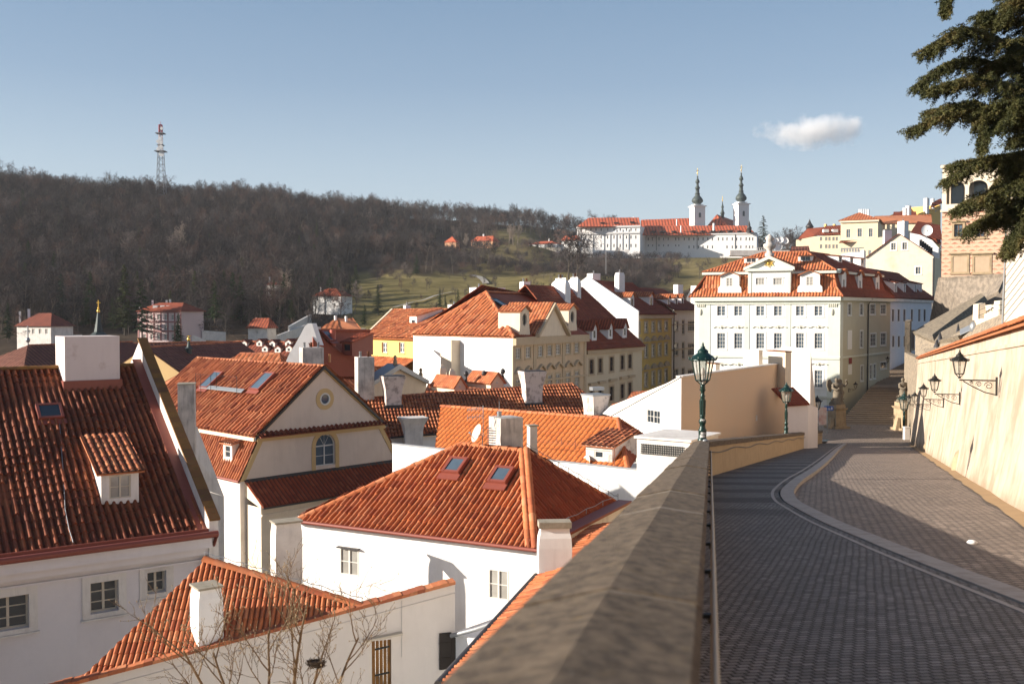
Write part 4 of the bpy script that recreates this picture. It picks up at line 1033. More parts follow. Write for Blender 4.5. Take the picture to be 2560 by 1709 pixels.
# ================================================================== 6. gabled cream house
KS = 1.6; q_ = 1.6
BL, BR = P(645, 1084, 36), P(956, 1053, 40.1); zb = BL.z; BR.z = zb; ug = U2(BL, BR); ng = ug.cross(Z); Lg = (BR - BL).length
AP = P(807, 915, 38.05); AP = BL + ug * (Lg / 2) + Z * (AP.z - zb); LEN = 15.4
H6 = thing('gabled_cream_house', lev((BL + BR) / 2, -24), 'cream house with a triangular gable, round window and arched window below it', 'house')
ml, mr = BL - ug * 1.2, BR + ug * 1.36; zm = P(607, 1203, 35.5).z; ml.z = mr.z = zm
fg = Face(BL, BR)
poly = [(-.0, 0), (Lg, 0), (Lg / 2, AP.z - zb)]
cc = fg.px(812, 997); rO = .35
circ = [(cc[0] + rO * cos(t), cc[1] + rO * sin(t)) for t in np.linspace(0, 2 * pi, 20, endpoint=False)]
m = MB(); m.wall(fg.A, fg.U, fg.N, poly, [circ], .15)
m.build('gable_wall', PINKC, H6)
aw = fg.box(789, 1111, 838, 1166); aw = (aw[0], aw[1], aw[2], aw[3]); aww = aw[2] - aw[0]; ac = (aw[0] + aw[2]) / 2
arch = [(aw[0], aw[1]), (aw[2], aw[1])] + [(ac + aww / 2 * cos(t), aw[3] + aww / 2 * sin(t)) for t in np.linspace(0, pi, 12)]
m = MB(); m.wall(fg.A, fg.U, fg.N, [(-1.2, zm - zb), (Lg + 1.36, zm - zb), (Lg, -.4), (0, -.4)], [arch], .22); m.build('wall', PINKC, H6)
window(H6, fg.pt(ac, (aw[1] + aw[3]) / 2, -.15), fg.U, aww, aw[3] - aw[1], 2, 2, WOODW, GLASSB, arch=True, t=.06)
def ring_ext(mb, F_, c, r0, r1, a0, a1, out, n=24, m=0):
    t = np.linspace(a0, a1, n)
    for x, y in zip(t, t[1:]):
        q = [(c[0] + r * cos(k), c[1] + r * sin(k)) for r, k in ((r0, x), (r1, x), (r1, y), (r0, y))]
        mb.loft([[F_.pt(*p, -.02) for p in q], [F_.pt(*p, out) for p in q]], m)
m = MB(); ring_ext(m, fg, cc, .37, .66, 0, 2 * pi, .03); m.build('oculus_surround', OCHRE, H6)
m = MB(); ring_ext(m, fg, cc, .29, .38, 0, 2 * pi, .05); wo_ = m.build('round_window', WOODW, H6)
m = MB(); m.face([fg.pt(cc[0] + .3 * cos(t), cc[1] + .3 * sin(t), -.03) for t in np.linspace(0, 2 * pi, 16, endpoint=False)]); m.build('pane', GLASSB, wo_)
m = MB(); ring_ext(m, fg, (ac, aw[3]), aww / 2, aww / 2 + .28, 0, pi, .035, 16)
for s in (aw[0] - .28, aw[2]): m.box(fg.pt(s, aw[1] - .4, -.01), fg.U * .28, Z * (aw[3] - aw[1] + .4), fg.N * .045)
for s in (aw[0] - .25, aw[2] + .08): m.box(fg.pt(s, aw[3] - .05, -.01), fg.U * .17, Z * .06, fg.N * .07)
m.build('arch_surround', OCHRE, H6)
m = MB(); m.box(fg.pt(-.12, -.45, -.01), fg.U * (Lg + .24), Z * .45, fg.N * .16)
for x0, x1, y0, y1 in ((-1.2, 0, zm - zb, -.4), (Lg + 1.36, Lg, zm - zb, -.4)):
    s = 1 if x0 < 1 else -1; m.loft([[fg.pt(x0, y0, -.0), fg.pt(x0 + s * .32, y0, 0), fg.pt(x1 + s * .32, y1, 0), fg.pt(x1, y1, 0)], [fg.pt(x0, y0, .05), fg.pt(x0 + s * .32, y0, .05), fg.pt(x1 + s * .32, y1, .05), fg.pt(x1, y1, .05)]])
for a, b_ in (((0, 0), (Lg / 2, AP.z - zb)), ((Lg, 0), (Lg / 2, AP.z - zb))):
    s = 1 if a[0] == 0 else -1; d = .1; m.loft([[fg.pt(a[0] + s * .15, a[1], 0), fg.pt(a[0] + s * .32, a[1], 0), fg.pt(b_[0], b_[1] - .26, 0), fg.pt(b_[0], b_[1] - .1, 0)], [fg.pt(a[0] + s * .15, a[1], .05), fg.pt(a[0] + s * .32, a[1], .05), fg.pt(b_[0], b_[1] - .26, .05), fg.pt(b_[0], b_[1] - .1, .05)]])
m.build('ochre_trim', OCHRE, H6)
back = -ng * LEN
of = ng * .18
sx = ug * .22 + Z * -.17
tiles('roof', [[BL - sx * 0 - ug * .25 - Z * .2 + of, AP + of, AP + back, BL - ug * .25 - Z * .2 + back], [BR + ug * .25 - Z * .2 + of, AP + of, AP + back, BR + ug * .25 - Z * .2 + back]], ORANGE2, H6, per=.40, course=.55, amp=.15, ns=8)
ridges(H6, [(AP + of + Z * .03, AP + back + Z * .03)], ORANGE2, .12)
m = MB()
for Q in (BL - ug * .27 - Z * .22, BR + ug * .27 - Z * .22): m.box(Q + of - ng * .1 - Z * .14, AP - Q + Z * -.0, ng * .12, Z * .16)
m.build('verge_board', DARKM, H6)
# tile row under the gable
p0, p1 = BL + ng * .5 - Z * .16 - ug * .1, BR + ng * .35 - Z * .12 + ug * .1
tiles('cornice_tiles', [[p0, p1, p1 - ng * .5 + Z * .2, p0 - ng * .5 + Z * .2]], DARKT, H6, per=.33, course=.6, amp=.1, ns=8)
# mansard sides
bo = back
tiles('mansard_roof', [[ml + ng * .0, BL - Z * .4, BL - Z * .4 + bo, ml + bo], [mr, BR - Z * .4, BR - Z * .4 + bo, mr + bo]], ORANGE2, H6, per=.26, course=.42, amp=.10, ns=8)
m = MB(); m.box(BL - ug * .3 - Z * .42 , ug * .32, Z * .2, bo); m.box(BR - Z * .42, ug * .3, Z * .2, bo); m.build('eaves_cornice', CREAML, H6)
m = MB()
for Q, s in ((ml, -1), (mr, 1)):
    fL = Q + ug * s * -.1; m.face([lev(fL, -24), fL, fL + bo, lev(fL + bo, -24)] if s > 0 else [lev(fL, -24), lev(fL + bo, -24), fL + bo, fL])
m.face([lev(ml, -24), lev(mr, -24), mr, ml]); m.face([ml + bo, mr + bo, BR + bo, AP + bo, BL + bo])
m.build('lower_wall', WHITE2, H6)
m = MB(); m.tube([ml - ug * .08, ml - ug * .08 + bo], .08, 6); m.build('gutter', REDM, H6)
# skirt roof along the foot of the gable wall
k0, k1 = ml + ng * 1.9 - Z * 1.28 + ug * .35, mr + ng * 1.9 - Z * 1.28
tiles('skirt_roof', [[k0, k1, mr - ug * .05, ml + ug * .3]], REDT, H6, per=.27, course=.42, amp=.07, ns=8)
m = MB(); m.box(ml + ug * .25 + Z * .02, mr - ml - ug * .3, ng * .22 - Z * .1, Z * .06); m.box(k0 - Z * .12, k1 - k0, -ng * .1, Z * .1); m.build('flashing', DARKM, H6)
m = MB(); q0, q1 = k0 - ng * .25 - Z * .05, k1 - ng * .25 - Z * .05
m.face([lev(q0, -24), lev(q1, -24), q1, q0]); m.face([lev(q0, -24), q0, q0 - ng * 1.5, lev(q0 - ng * 1.5, -24)]); m.face([q0 - Z * .05, q0 + Z * .1, ml + ug * .32, ml + ug * .32 - Z * .9]); m.build('porch_wall', CREAML, H6)
m = MB(); m.box(q0 - Z * .5 + ng * .01, q1 - q0, ng * .1, Z * .12); m.build('porch_cornice', CREAML, H6)
pnl = plane_n(BL - ug * .25 - Z * .2, AP, AP + back)
for u, v in ((532, 958), (660, 962)): skylight(H6, hit(u, v, AP, pnl) + pnl * .2, pnl, .95, 1.5, glass=GLASSB)
pm = plane_n(ml, BL - Z * .4, BL - Z * .4 + bo); qd = hit(573, 1148, ml, pm)
dormer(H6, qd - ug * .1, ng, -ug, 1.0, 1.0, .75, WHITE2, ORANGE2, rise=.16, win=(.6, .72, 1, 2), glass=GLASS)
# roof walkway with snow-guard rods
m = MB(); qa, qb = hit(505, 978, AP, pnl) + pnl * .3, hit(610, 990, AP, pnl) + pnl * .3; m.box(qa, qb - qa, pnl.cross(ng) * .3, Z * .03); m.build('roof_walkway', GREYM, H6)
m = MB()
for u, v in ((489, 985), (502, 990), (527, 990), (541, 985), (592, 995)):
    q = hit(u, v, AP, pnl); m.tube([q, q + Z * 1.4], .016, 4)
m.tube([hit(489, 985, AP, pnl) + Z * 1.35, hit(592, 995, AP, pnl) + Z * 1.35], .01, 4); m.build('guard_rods', BLACKI, H6)
# tall weathered chimney against its left flank, with the white party wall
ch = chim_px(H6, 446, 1190, 424, 508, 962, 31.0, 14, GREYW, CONC, under=6, capo=.03, caph=.05, name='tall_chimney')
m = MB(); q = P(440, 1130, 31.6); m.loft([[P(440, 1200, 31.9), P(560, 1240, 33.2), P(493, 1066, 32.6), P(440, 1066, 31.9)], [P(440, 1200, 32.3), P(560, 1240, 33.6), P(493, 1066, 33.0), P(440, 1066, 32.3)]]); m.face([P(430, 1200, 31.9), P(560, 1240, 33.2), lev(P(560, 1240, 33.2), -24), lev(P(430, 1200, 31.9), -24)]); m.build('party_wall', WHITE2, H6)
KS = 1.0
# unseen house added beyond the left edge to cast shade on the low roof
nb0 = V((-14.2, 19.5, -5.4)); HN = thing('shade_casting_house', (-17, 22, -22), 'unseen white gabled house added past the left edge to shade the low roof', 'house')
m = MB(); m.cbox((-17.4, 22, -22), (1, 0, 0), 6.0, 4.6, 15.2); m.face([(-14.4, 19.7, -6.8), (-20.4, 19.7, -6.8), (-17.4, 19.7, -4.2)]); m.face([(-14.4, 24.3, -6.8), (-20.4, 24.3, -6.8), (-17.4, 24.3, -4.2)]); m.build('wall', WHITE, HN)
tiles('roof', [[V((-14.1, 19.5, -7.0)), V((-14.1, 24.5, -7.0)), V((-17.4, 24.5, -4.2)), V((-17.4, 19.5, -4.2))], [V((-20.7, 19.5, -7.0)), V((-20.7, 24.5, -7.0)), V((-17.4, 24.5, -4.2)), V((-17.4, 19.5, -4.2))]], ORANGE2, HN, per=.3, ns=4)
# lightning wires with little stand-offs over the ridges
def wire(parent, A, B, n=9, h=.16, r=.012):
    A, B = V(A), V(B); m = MB(); P_ = [A.lerp(B, i / (2 * n)) + Z * (h if i % 2 == 0 else h * .7) for i in range(2 * n + 1)]; m.tube(P_, r, 4)
    for i in range(0, 2 * n + 1, 2): q = A.lerp(B, i / (2 * n)); m.tube([q, q + Z * h], r, 4)
    m.build('lightning_wire', GREYM, parent)
wire(H2, A + Z * .1, B + Z * .1, 8); wire(H3, Kp + Z * .1, RR + Z * .1, 9); wire(H3, Kp - V((0, 0, -.2)), ER + V((.3, .3, .3)), 4)
def addroof(parent, planes, mat, **kw): return tiles('roof', planes, mat, parent, **kw)
def fchim(parent, x0, x1, yt, yb, Y, ang=32, mat=None, split=.62, under=2., cap=None, pots=0, **kw):
    """free-standing chimney from its picture box at depth Y"""
    mat = mat or WHITE; a = radians(ang); xs = lerp(x0, x1, 1 - split); ux = V((cos(a), sin(a), 0))
    Yk = Y * KS; wr = (x1 - xs) / F * Yk / cos(a); wl = max((xs - x0) / F * Yk / max(sin(a), .25), .4)
    cor = P(xs, yb, Y); C = cor + ux * wr / 2 + Z.cross(ux) * wl / 2; C.z = cor.z
    return chimney(parent, C, ux, wr, wl, P(xs, yt, Y).z - cor.z, mat, cap, under=under, pots=pots, **kw)
# ================================================================== long roof with flared chimneys
KS = 1.5
R0, R1 = P(900, 996, 51), P(1430, 959, 55); um = U2(R0, R1); nm = um.cross(Z); wR = 4.4
M1 = thing('long_roof_house', lev(R1, -24), 'long tiled roof with flared peeling chimneys behind the cream gabled house', 'house')
e0, e1 = R0 + nm * wR - Z * wR * .6 - um * 1, R1 + nm * wR - Z * wR * .6 + um * 2.2
tiles('roof', [[e0, e1, R1, R0]], ORANGE2, M1, per=.26, course=.45, amp=.08, step=.08, ns=8)
b0, b1 = R0 - nm * 4 - Z * 2.6, R1 - nm * 4 - Z * 2.6
tiles('back_roof', [[R0, R1, b1, b0], [e1, R1, b1 + um * 2]], REDT, M1, per=.5, ns=4)
ridges(M1, [(R0, R1), (e1, R1)], ORANGE2, .14)
fm_ = Face(lev(e0, e0.z - .1) - nm * .4, lev(e1, e0.z - .1) - nm * .4); m = MB(); m.wall(fm_.A, fm_.U, fm_.N, [(0, -12), (fm_.L, -12), (fm_.L, .1), (0, .1)]); m.face([fm_.pt(fm_.L, -12), fm_.pt(fm_.L, -12, -7), fm_.pt(fm_.L, -1, -7), fm_.pt(fm_.L, 1.6, -4), fm_.pt(fm_.L, 0, 0)]); m.build('wall', WHITE, M1)
m = MB(); m.tube([e0, e1], .08, 6); m.build('gutter', DARKM, M1)
m = MB()
for x in (1009, 1019, 1029):
    q = fm_.px(x, 1106); m.box(fm_.pt(q[0], q[1] - .25, -.02), fm_.U * .25, Z * .45, fm_.N * .04)
m.build('vents', plain('vent_grey', (.30, .29, .29)), M1)
pm1 = plane_n(e0, e1, R0)
for (x0, x1, yt, yb, mt) in ((958, 1012, 940, 1022, CHALK), (1306, 1366, 928, 1016, CHALK)):
    q = hit((x0 + x1) / 2, yb, R0, pm1); w_ = (x1 - x0) / F * q.y
    c_ = chimney(M1, q - nm * .5, um, w_ * .72, .95, P(x0, yt, q.y / KS).z - q.z, mt, DARKM, flare=.55, under=.8, capo=-.05, caph=.05)
    fb = MB(); fb.cbox(q - nm * .5 - Z * .1, um, w_ * .72 + .2, 1.15, .4); fb.build('flashing', DARKM, c_)
q = hit(1032, 1090, R0, pm1); chimney(M1, q, um, 1.35, .9, P(1030, 1042, q.y / KS).z - q.z, WHITE2, None, flare=.65, under=.8)
fchim(M1, 1462, 1520, 990, 1050, 47, 30, CHALK, cap=GREYM, caph=.1, flare=.25)
fb = MB(); fb.cbox(P(1492, 975, 47.6), um, .9, .6, .25); fb.build('cowl', GREYM, M1)
# ------------------------------------------------------------------ orange roof right of the centre
KS = 1.45
R0, R1 = P(1250, 1025, 38.6), P(1545, 1046, 35.5); R1.z = R0.z; uo = U2(R0, R1); no = uo.cross(Z)
M2 = thing('bright_orange_roof_house', lev(R1, -24), 'white house with bright orange hipped roof and a shed dormer, behind the centre house', 'house')
e0, e1 = R0 + no * 3.1 - Z * 2.0, P(1570, 1172, 32.4); e1.z = e0.z; e0 = e1 - uo * 12
po = plane_n(e0, e1, R1); kk = P(1620, 1095, 37.5)
tiles('roof', [[e0, e1, R1, R1 - uo * 12]], tilemat('new_orange_tiles', [(.62, .17, .04), (.66, .19, .05), (.56, .145, .035)], 0, dark=.1), M2, per=.3, course=.36, amp=.03, step=.035, ns=6, flat=True)
tiles('side_roof', [[e1, kk, R1]], REDT, M2, per=.3, course=.36, amp=.03, step=.035, ns=6, flat=True)
tiles('back_roof', [[R1 - uo * 12, R1, kk, kk - uo * 14]], REDT, M2, per=.5, ns=4)
ridges(M2, [(R1 - uo * 12, R1), (e1, R1), (kk, R1)], ORANGE, .13)
fo = Face(e0 - no * -.25, e1 - no * -.25 + uo * 1.6); fo = Face(e0 + no * .15, e1 + no * .15 + uo * 1.6)
m = MB(); m.wall(fo.A, fo.U, fo.N, [(-3, -12), (fo.L, -12), (fo.L, .12), (-3, .12)]); m.face([fo.pt(-3, .12), fo.pt(fo.L, .12), fo.pt(fo.L, .12, -.5), fo.pt(-3, .12, -.5)]); m.face([fo.pt(fo.L, -12), fo.pt(fo.L, -12, -9), fo.pt(fo.L, .12, -9), fo.pt(fo.L, .12)]); m.build('wall', WHITE, M2)
m = MB(); m.box(fo.pt(-3, .125, -.1), fo.U * (fo.L + 3.05), Z * .06, fo.N * .16); m.build('flashing', GREYM, M2)
dormer(M2, hit(1500, 1150, R1, po) + no * .1, uo, no, 1.5, .75, 2.4, CHALK, ORANGE2, rise=.55, win=(.5, .35, 1, 1), per=.3)
m = MB()
for u in (1344, 1400, 1412, 1446, 1504, 1544):
    q = P(u, 1135 + (u - 1345) * .17, 36.3 - (u - 1345) * .0165) + no * .3; q.z = e0.z; m.tube([q, q + Z * 1.1], .018, 4)
m.tube([fo.pt(2.5, 1.05), fo.pt(11.5, 1.05)], .01, 4); m.build('guard_rods', plain('rusty_rods', (.25, .09, .05)), M2)
pd = P(1468, 1163, 33.6); dish('satellite_dish', pd, V((-.75, -.3, .28)), .5, 'large round dish aerial fixed to the white wall under the bright orange roof', DISHW)
# white flat-roofed block with a grille
f_ = Face(P(1592, 1112, 31), P(1725, 1112, 30.)); f_.B.z = f_.A.z
M3 = thing('white_roof_block', lev(f_.A, -24), 'white flat-topped block with a wide grille seen just over the parapet', 'outbuilding')
m = MB(); m.cbox(lev((f_.A + f_.B) / 2, -20) - f_.N * 1.6, f_.U, f_.L, 3.2, f_.A.z + 20.3); m.build('wall', WHITE2, M3)
m = MB(); m.cbox((f_.A + f_.B) / 2 - f_.N * 1.6 + Z * .32, f_.U, f_.L + .2, 3.4, .1); m.build('cap', WHITE2, M3)
m = MB()
for i in range(24): m.box(f_.pt(.25 + i * (f_.L - .5) / 24, -.35, .03), f_.U * .03, Z * .45, f_.N * .02)
for i in range(5): m.box(f_.pt(.2, -.35 + i * .1, .05), f_.U * (f_.L - .4), Z * .02, f_.N * .02)
m.build('grille', BLACKI, M3)
# ------------------------------------------------------------------ blind tan wall house beside the street
KS = 1.2
T1, T2 = P(1703, 942, 50), P(1968, 908, 64); T2.z = T1.z = (T1.z + T2.z) / 2
ft = Face(T1, T2); M4 = thing('blind_tan_wall_house', lev(T1, -26), 'house with a big blind tan wall facing the street and a white lit side', 'house')
m = MB(); m.wall(ft.A, ft.U, ft.N, [(0, -18), (ft.L, -18), (ft.L, 0), (0, 0)]); m.build('tan_wall', TAN, M4)
L1 = P(1528, 1040, 56); L0 = P(1500, 1060, 56); fl_ = Face(L1, T1)
hw = fl_.box(1617, 1027, 1650, 1055)
facade(M4, Face(lev(L1, 0), lev(T1, 0)), [(-3.5, -26), (fl_.L, -26), (fl_.L, T1.z), (0, L1.z), (-3.5, L1.z - 2.1)], [(hw[0], hw[1] + L1.z, hw[2], hw[3] + L1.z, 4, 2)], WHITE, rev=.12, name='white_wall')
m = MB(); bk = -ft.N * 8; q_ = [L1 - V((3.4, -1.8, 2.1)), L1, T1, T2, T2 + V((-3, 6, -2.5)), L1 + V((0, 8, 0))]
m.face([L1, T1, T2, T2 + bk * .7 - Z * 1.2, L1 + V((-.5, 6, -.3))]); m.build('flat_roof', WHITE2, M4)
m = MB(); m.box(T1 - ft.N * .35, T2 - T1, ft.N * .42, Z * .09); m.box(L1 + Z * .0, T1 - L1, fl_.N * .1, Z * .08); m.build('coping', WHITE2, M4)
m = MB(); q = ft.px(1889, 1052); m.box(ft.pt(q[0], q[1], 0), ft.U * .35, Z * .4, ft.N * .02); m.build('vent_plate', WHITE2, M4)
# stepped pale walls and hut right of it
KS = 1.0
f_ = Face(P(1964, 866, 87), P(2026, 866, 82)); f_.B.z = f_.A.z
M5 = thing('stepped_pale_house', lev(f_.A, -22), 'narrow pale pink stepped house behind the far end of the parapet', 'house')
m = MB(); zt = f_.A.z; s = f_.px(2026, 900)[0]
sh_ = [(f_.px(1903, 960)[0], -20), (s, -20), (s, 0), (f_.px(1952, 866)[0], 0), (f_.px(1952, 880)[0], f_.px(1952, 915)[1]), (f_.px(1903, 935)[0], f_.px(1903, 935)[1])]
m.wall(f_.A, f_.U, f_.N, sh_); q0 = f_.pt(s, 0); dd = V((.40, .92, 0)) * 2.6
m.face([f_.pt(s, -20), f_.pt(s, -20) + dd, q0 + dd - Z * 3.2, q0]); m.face([f_.pt(f_.px(1952, 866)[0], 0), q0, q0 + dd - Z * 3.2, f_.pt(f_.px(1952, 866)[0], 0) + dd - Z * 3]); m.build('wall', WHITE2, M5)
m = MB(); m.face([f_.pt(s, -20) + dd, f_.pt(s, -20) + dd * 2.2, q0 + dd * 2.2 - Z * 7.4, q0 + dd - Z * 3.2]); m.build('side_wall', CREAML, M5)
fchim(M5, 1873, 1907, 875, 925, 74, 20, CREAML, split=.3); fchim(M5, 1938, 1980, 880, 925, 74, 20, CREAML, split=.4, cap=ORANGE2, caph=.08)
fchim(M5, 1775, 1800, 910, 940, 70, 20, CREAML, split=.45, cap=ORANGE2, caph=.08)
f_ = Face(P(1966, 1013, 70), P(2020, 1013, 71)); f_.B.z = f_.A.z
M6 = thing('small_pink_hut', lev(f_.A, -20), 'small pale hut with a red roof behind the second street lamp', 'hut')
m = MB(); m.wall(f_.A, f_.U, f_.N, [(0, -8), (f_.L, -8), (f_.L, 0), (0, 0)]); dd = V((.5, .85, 0)) * 3
m.face([f_.pt(f_.L, -8), f_.pt(f_.L, -8) + dd, f_.pt(f_.L, -.5) + dd, f_.pt(f_.L, 0)]); m.build('wall', MAUVEW, M6)
tiles('roof', [[f_.A + f_.N * .2, f_.B + f_.N * .2, f_.B - f_.N * 1.5 + Z * 1.1, f_.A - f_.N * 1.5 + Z * 1.1]], REDT, M6, per=.25, ns=4)

# ================================================================== the row of street houses
def row_windows(F_, cols, y0l, y1l, y0r, y1r, hw, nx=2, ny=3):
    out = []; xa, xb = cols[0], cols[-1]
    for x in cols:
        f = (x - xa) / max(xb - xa, 1); h = hw * (1 - .12 * f); out.append((*F_.box(x - h, lerp(y0l, y0r, f), x + h, lerp(y1l, y1r, f)), nx, ny))
    return out
# a: cream baroque house with the white firewall and orange hipped roof
ca, cb, cz = P(1283, 843, 92), P(1465, 840, 105), 0; cb.z = ca.z; wa = P(1033, 834, 103.7); wa.z = ca.z
ua = U2(ca, cb); na = ua.cross(Z)
SA = thing('baroque_corner_house', lev(ca, -24), 'cream baroque house with a blank white side and steep orange hipped roof', 'house')
fa_ = Face(ca, cb); fw_ = Face(wa, ca)
cols = [1295, 1320, 1351, 1374, 1395, 1420, 1442]
wl = row_windows(fa_, cols, 869, 897, 856, 881, 6, 2, 3) + row_windows(fa_, cols, 948, 985, 927, 966, 6, 2, 4)
PEACH = plaster('peach_facade', (.66, .50, .33), (.36, .25, .15), .3, 1, .15); SANDT = plaster('sandy_trim', (.55, .43, .29), (.3, .22, .14), .3, 1, .1)
facade(SA, fa_, [(0, -22), (fa_.L, -22), (fa_.L, 0), (0, 0)], wl, PEACH, rev=.15, frame=WOODW, glass=GLASSL, surround=SANDT, sw=.2, hood=None, tk=.07)
m = MB()
for w in wl[7:]:
    wd = (w[2] - w[0]) / 2 + .35; c_ = (w[0] + w[2]) / 2; zt = w[3] + .55
    for i in range(6):
        x0, x1 = -wd + 2 * wd * i / 6, -wd + 2 * wd * (i + 1) / 6; hf = lambda x: .5 * max(0, 1 - abs(x / wd) ** 1.2)
        m.loft([[fa_.pt(c_ + x0, zt + hf(x0), 0), fa_.pt(c_ + x0, zt + hf(x0), .3), fa_.pt(c_ + x0, zt + .16 + hf(x0), .3), fa_.pt(c_ + x0, zt + .16 + hf(x0), 0)], [fa_.pt(c_ + x1, zt + hf(x1), 0), fa_.pt(c_ + x1, zt + hf(x1), .3), fa_.pt(c_ + x1, zt + .16 + hf(x1), .3), fa_.pt(c_ + x1, zt + .16 + hf(x1), 0)]])
m.build('window_hoods', SANDT, SA)
m = MB()
for x in (1284, 1336, 1408, 1462):
    s = fa_.px(x, 900)[0]; m.box(fa_.pt(s - .25, -22, -.01), fa_.U * .5, Z * 21.2, fa_.N * .09)
moulding(m, fa_, -.1, fa_.L + .1, -.75, .75, .38); moulding(m, fa_, -.05, fa_.L + .05, -4.4, .2, .14); m.build('cornice_and_pilasters', SANDT, SA)
m = MB(); m.wall(fw_.A, fw_.U, fw_.N, [(0, -16), (fw_.L, -16), (fw_.L, 0), (0, 0)]); m.build('white_side_wall', WHITE, SA)
m = MB(); q0, q1 = fw_.px(1123, 840)[0], fw_.px(1150, 840)[0]; m.box(fw_.pt(q0, -16, -.02), fw_.U * (q1 - q0), Z * 15.6, fw_.N * 1.1); m.build('wall_pier', CREAML, SA)
ap = P(1216, 729, 103.5); rr_ = P(1320, 731, 116); rr_.z = ap.z; eb = cb + na * .4; ec = ca + na * .4 + fw_.N * .3; ed = wa + fw_.N * .3
side = ed + Z * .0; sh2 = P(1110, 812, 106)
tiles('roof', [[ed, ec, ap]], ORANGE, SA, per=.55, course=.8, amp=.16, ns=6)
tiles('front_roof', [[ec, eb, rr_, ap]], REDT, SA, per=.36, course=.5, amp=.06, ns=4)
tiles('back_roof', [[ed, ap, rr_, ed + ua * 18]], REDT, SA, per=.8, ns=3)
ridges(SA, [(ap, rr_), (ec, ap), (ed, ap)], ORANGE, .2, seg=.6)
pfr = plane_n(ec, eb, ap)
# eyed gable dormers and the pediment
def oculus_dormer(u, v, w=1.75):
    q = hit(u, v, ec, pfr) + na * .2; o = None; m = MB(); a = q - ua * w / 2; b_ = q + ua * w / 2; h = 2.0
    Fd = Face(a, b_); arc = [(w / 2 + w / 2 * cos(t), h + .45 * sin(t)) for t in np.linspace(0, pi, 9)]
    cir = [(w / 2 + .42 * cos(t), 1.25 + .6 * sin(t)) for t in np.linspace(0, 2 * pi, 14, endpoint=False)]
    m.wall(a, ua, na, [(-.2, -.3), (w + .2, -.3), (w, .7), (w, h)] + arc[1:-1] + [(0, h), (0, .7)], [cir], .2)
    for p in (a, b_): m.face([p - Z * .3, p + Z * h, p - na * 2.4 + Z * h, p - na * 2.4 - Z * .3])
    o = m.build('dormer', GREENW if 0 else CREAML, SA); g = MB(); g.face([Fd.pt(x, y, -.15) for x, y in cir]); g.build('round_window', GLASS, o)
    tp = [Fd.pt(x, y + .02, .25) for x, y in arc]; k = MB(); tiles('dormer_roof', [[tp[0] + ua * .2, tp[4] + Z * .15, tp[4] + Z * .15 - na * 2.6, tp[0] + ua * .2 - na * 2.6], [tp[-1] - ua * .2, tp[4] + Z * .15, tp[4] + Z * .15 - na * 2.6, tp[-1] - ua * .2 - na * 2.6]], ORANGE, o, per=.36, ns=4)
oculus_dormer(1307, 832); oculus_dormer(1427, 822)
q0, q1 = fa_.px(1336, 840)[0], fa_.px(1408, 840)[0]; pw = (q1 - q0); m = MB()
m.wall(fa_.pt(q0, 0, .35), ua, na, [(0, 0), (pw, 0), (pw / 2, 3.0)]); m.build('pediment', CREAML, SA)
m = MB(); 
for a, b_ in (((-.3, 0), (pw / 2, 3.25)), ((pw + .3, 0), (pw / 2, 3.25))): m.loft([[fa_.pt(q0 + a[0], a[1] - .1, .3), fa_.pt(q0 + a[0], a[1] + .25, .3), fa_.pt(q0 + a[0], a[1] + .25, .75), fa_.pt(q0 + a[0], a[1] - .1, .75)], [fa_.pt(q0 + b_[0], b_[1] - .35, .3), fa_.pt(q0 + b_[0], b_[1], .3), fa_.pt(q0 + b_[0], b_[1], .75), fa_.pt(q0 + b_[0], b_[1] - .35, .75)]])
m.build('pediment_cornice', SANDT, SA)
tp = fa_.pt(q0 + pw / 2, 3.3, .5); tiles('pediment_roof', [[fa_.pt(q0 - .3, .2, .5), tp, tp - na * 5, fa_.pt(q0 - .3, .2, -4.5)], [fa_.pt(q1 + .3, .2, .5), tp, tp - na * 5, fa_.pt(q1 + .3, .2, -4.5)]], ORANGE, SA, per=.36, ns=4)
skylight(SA, hit(1255, 762, ec, pfr), pfr, 1.0, 2.2, fr=DARKM)
fchim(SA, 1172, 1221, 718, 765, 112, 30, WHITE, pots=1); fchim(SA, 1229, 1263, 719, 735, 116, 30, WHITE); fchim(SA, 1299, 1326, 704, 735, 118, 30, WHITE, pots=2)
# b: pale house with the large dark red roof
bl_, br_ = P(1465, 874, 108), P(1605, 858, 120); br_.z = bl_.z; ub = U2(bl_, br_); nb_ = ub.cross(Z)
SB_ = thing('pale_street_house', lev(bl_, -24), 'pale house with brown windows under a large dark red roof with three tiny dormers', 'house')
fb_ = Face(bl_, br_); cols = [1479, 1501, 1529, 1556, 1575]
wl = row_windows(fb_, cols, 898, 935, 885, 921, 5.5, 2, 3) + row_windows(fb_, cols, 976, 1012, 955, 993, 5.5, 2, 3)
facade(SB_, fb_, [(0, -20), (fb_.L, -20), (fb_.L, 0), (0, 0)], wl, plaster('pale_khaki_facade', (.68, .58, .42), (.5, .41, .28), .25, 1, .15), rev=.2, frame=WOODB, glass=GLASS, surround=SANDT, sw=.2, tk=.08)
m = MB(); moulding(m, fb_, -.1, fb_.L + .1, -.5, .5, .3)
for w in wl[5:]: moulding(m, fb_, w[0] - .3, w[2] + .3, w[3] + .6, .3, .35)
m.build('cornice', SANDT, SB_)
el_, er_ = bl_ + nb_ * .5 - ub * 1, br_ + nb_ * .5; rb1 = P(1455, 718, 124.3); rb1 = br_ - nb_ * 8.2 + Z * (rb1.z - br_.z); rb0 = rb1 - ub * 13.5
pbn = plane_n(el_, er_, rb1)
tiles('roof', [[el_ - ub * 1.5, er_, rb1 + nb_ * .0, rb0]], REDT, SB_, per=.4, course=.5, amp=.05, step=.03, ns=4)
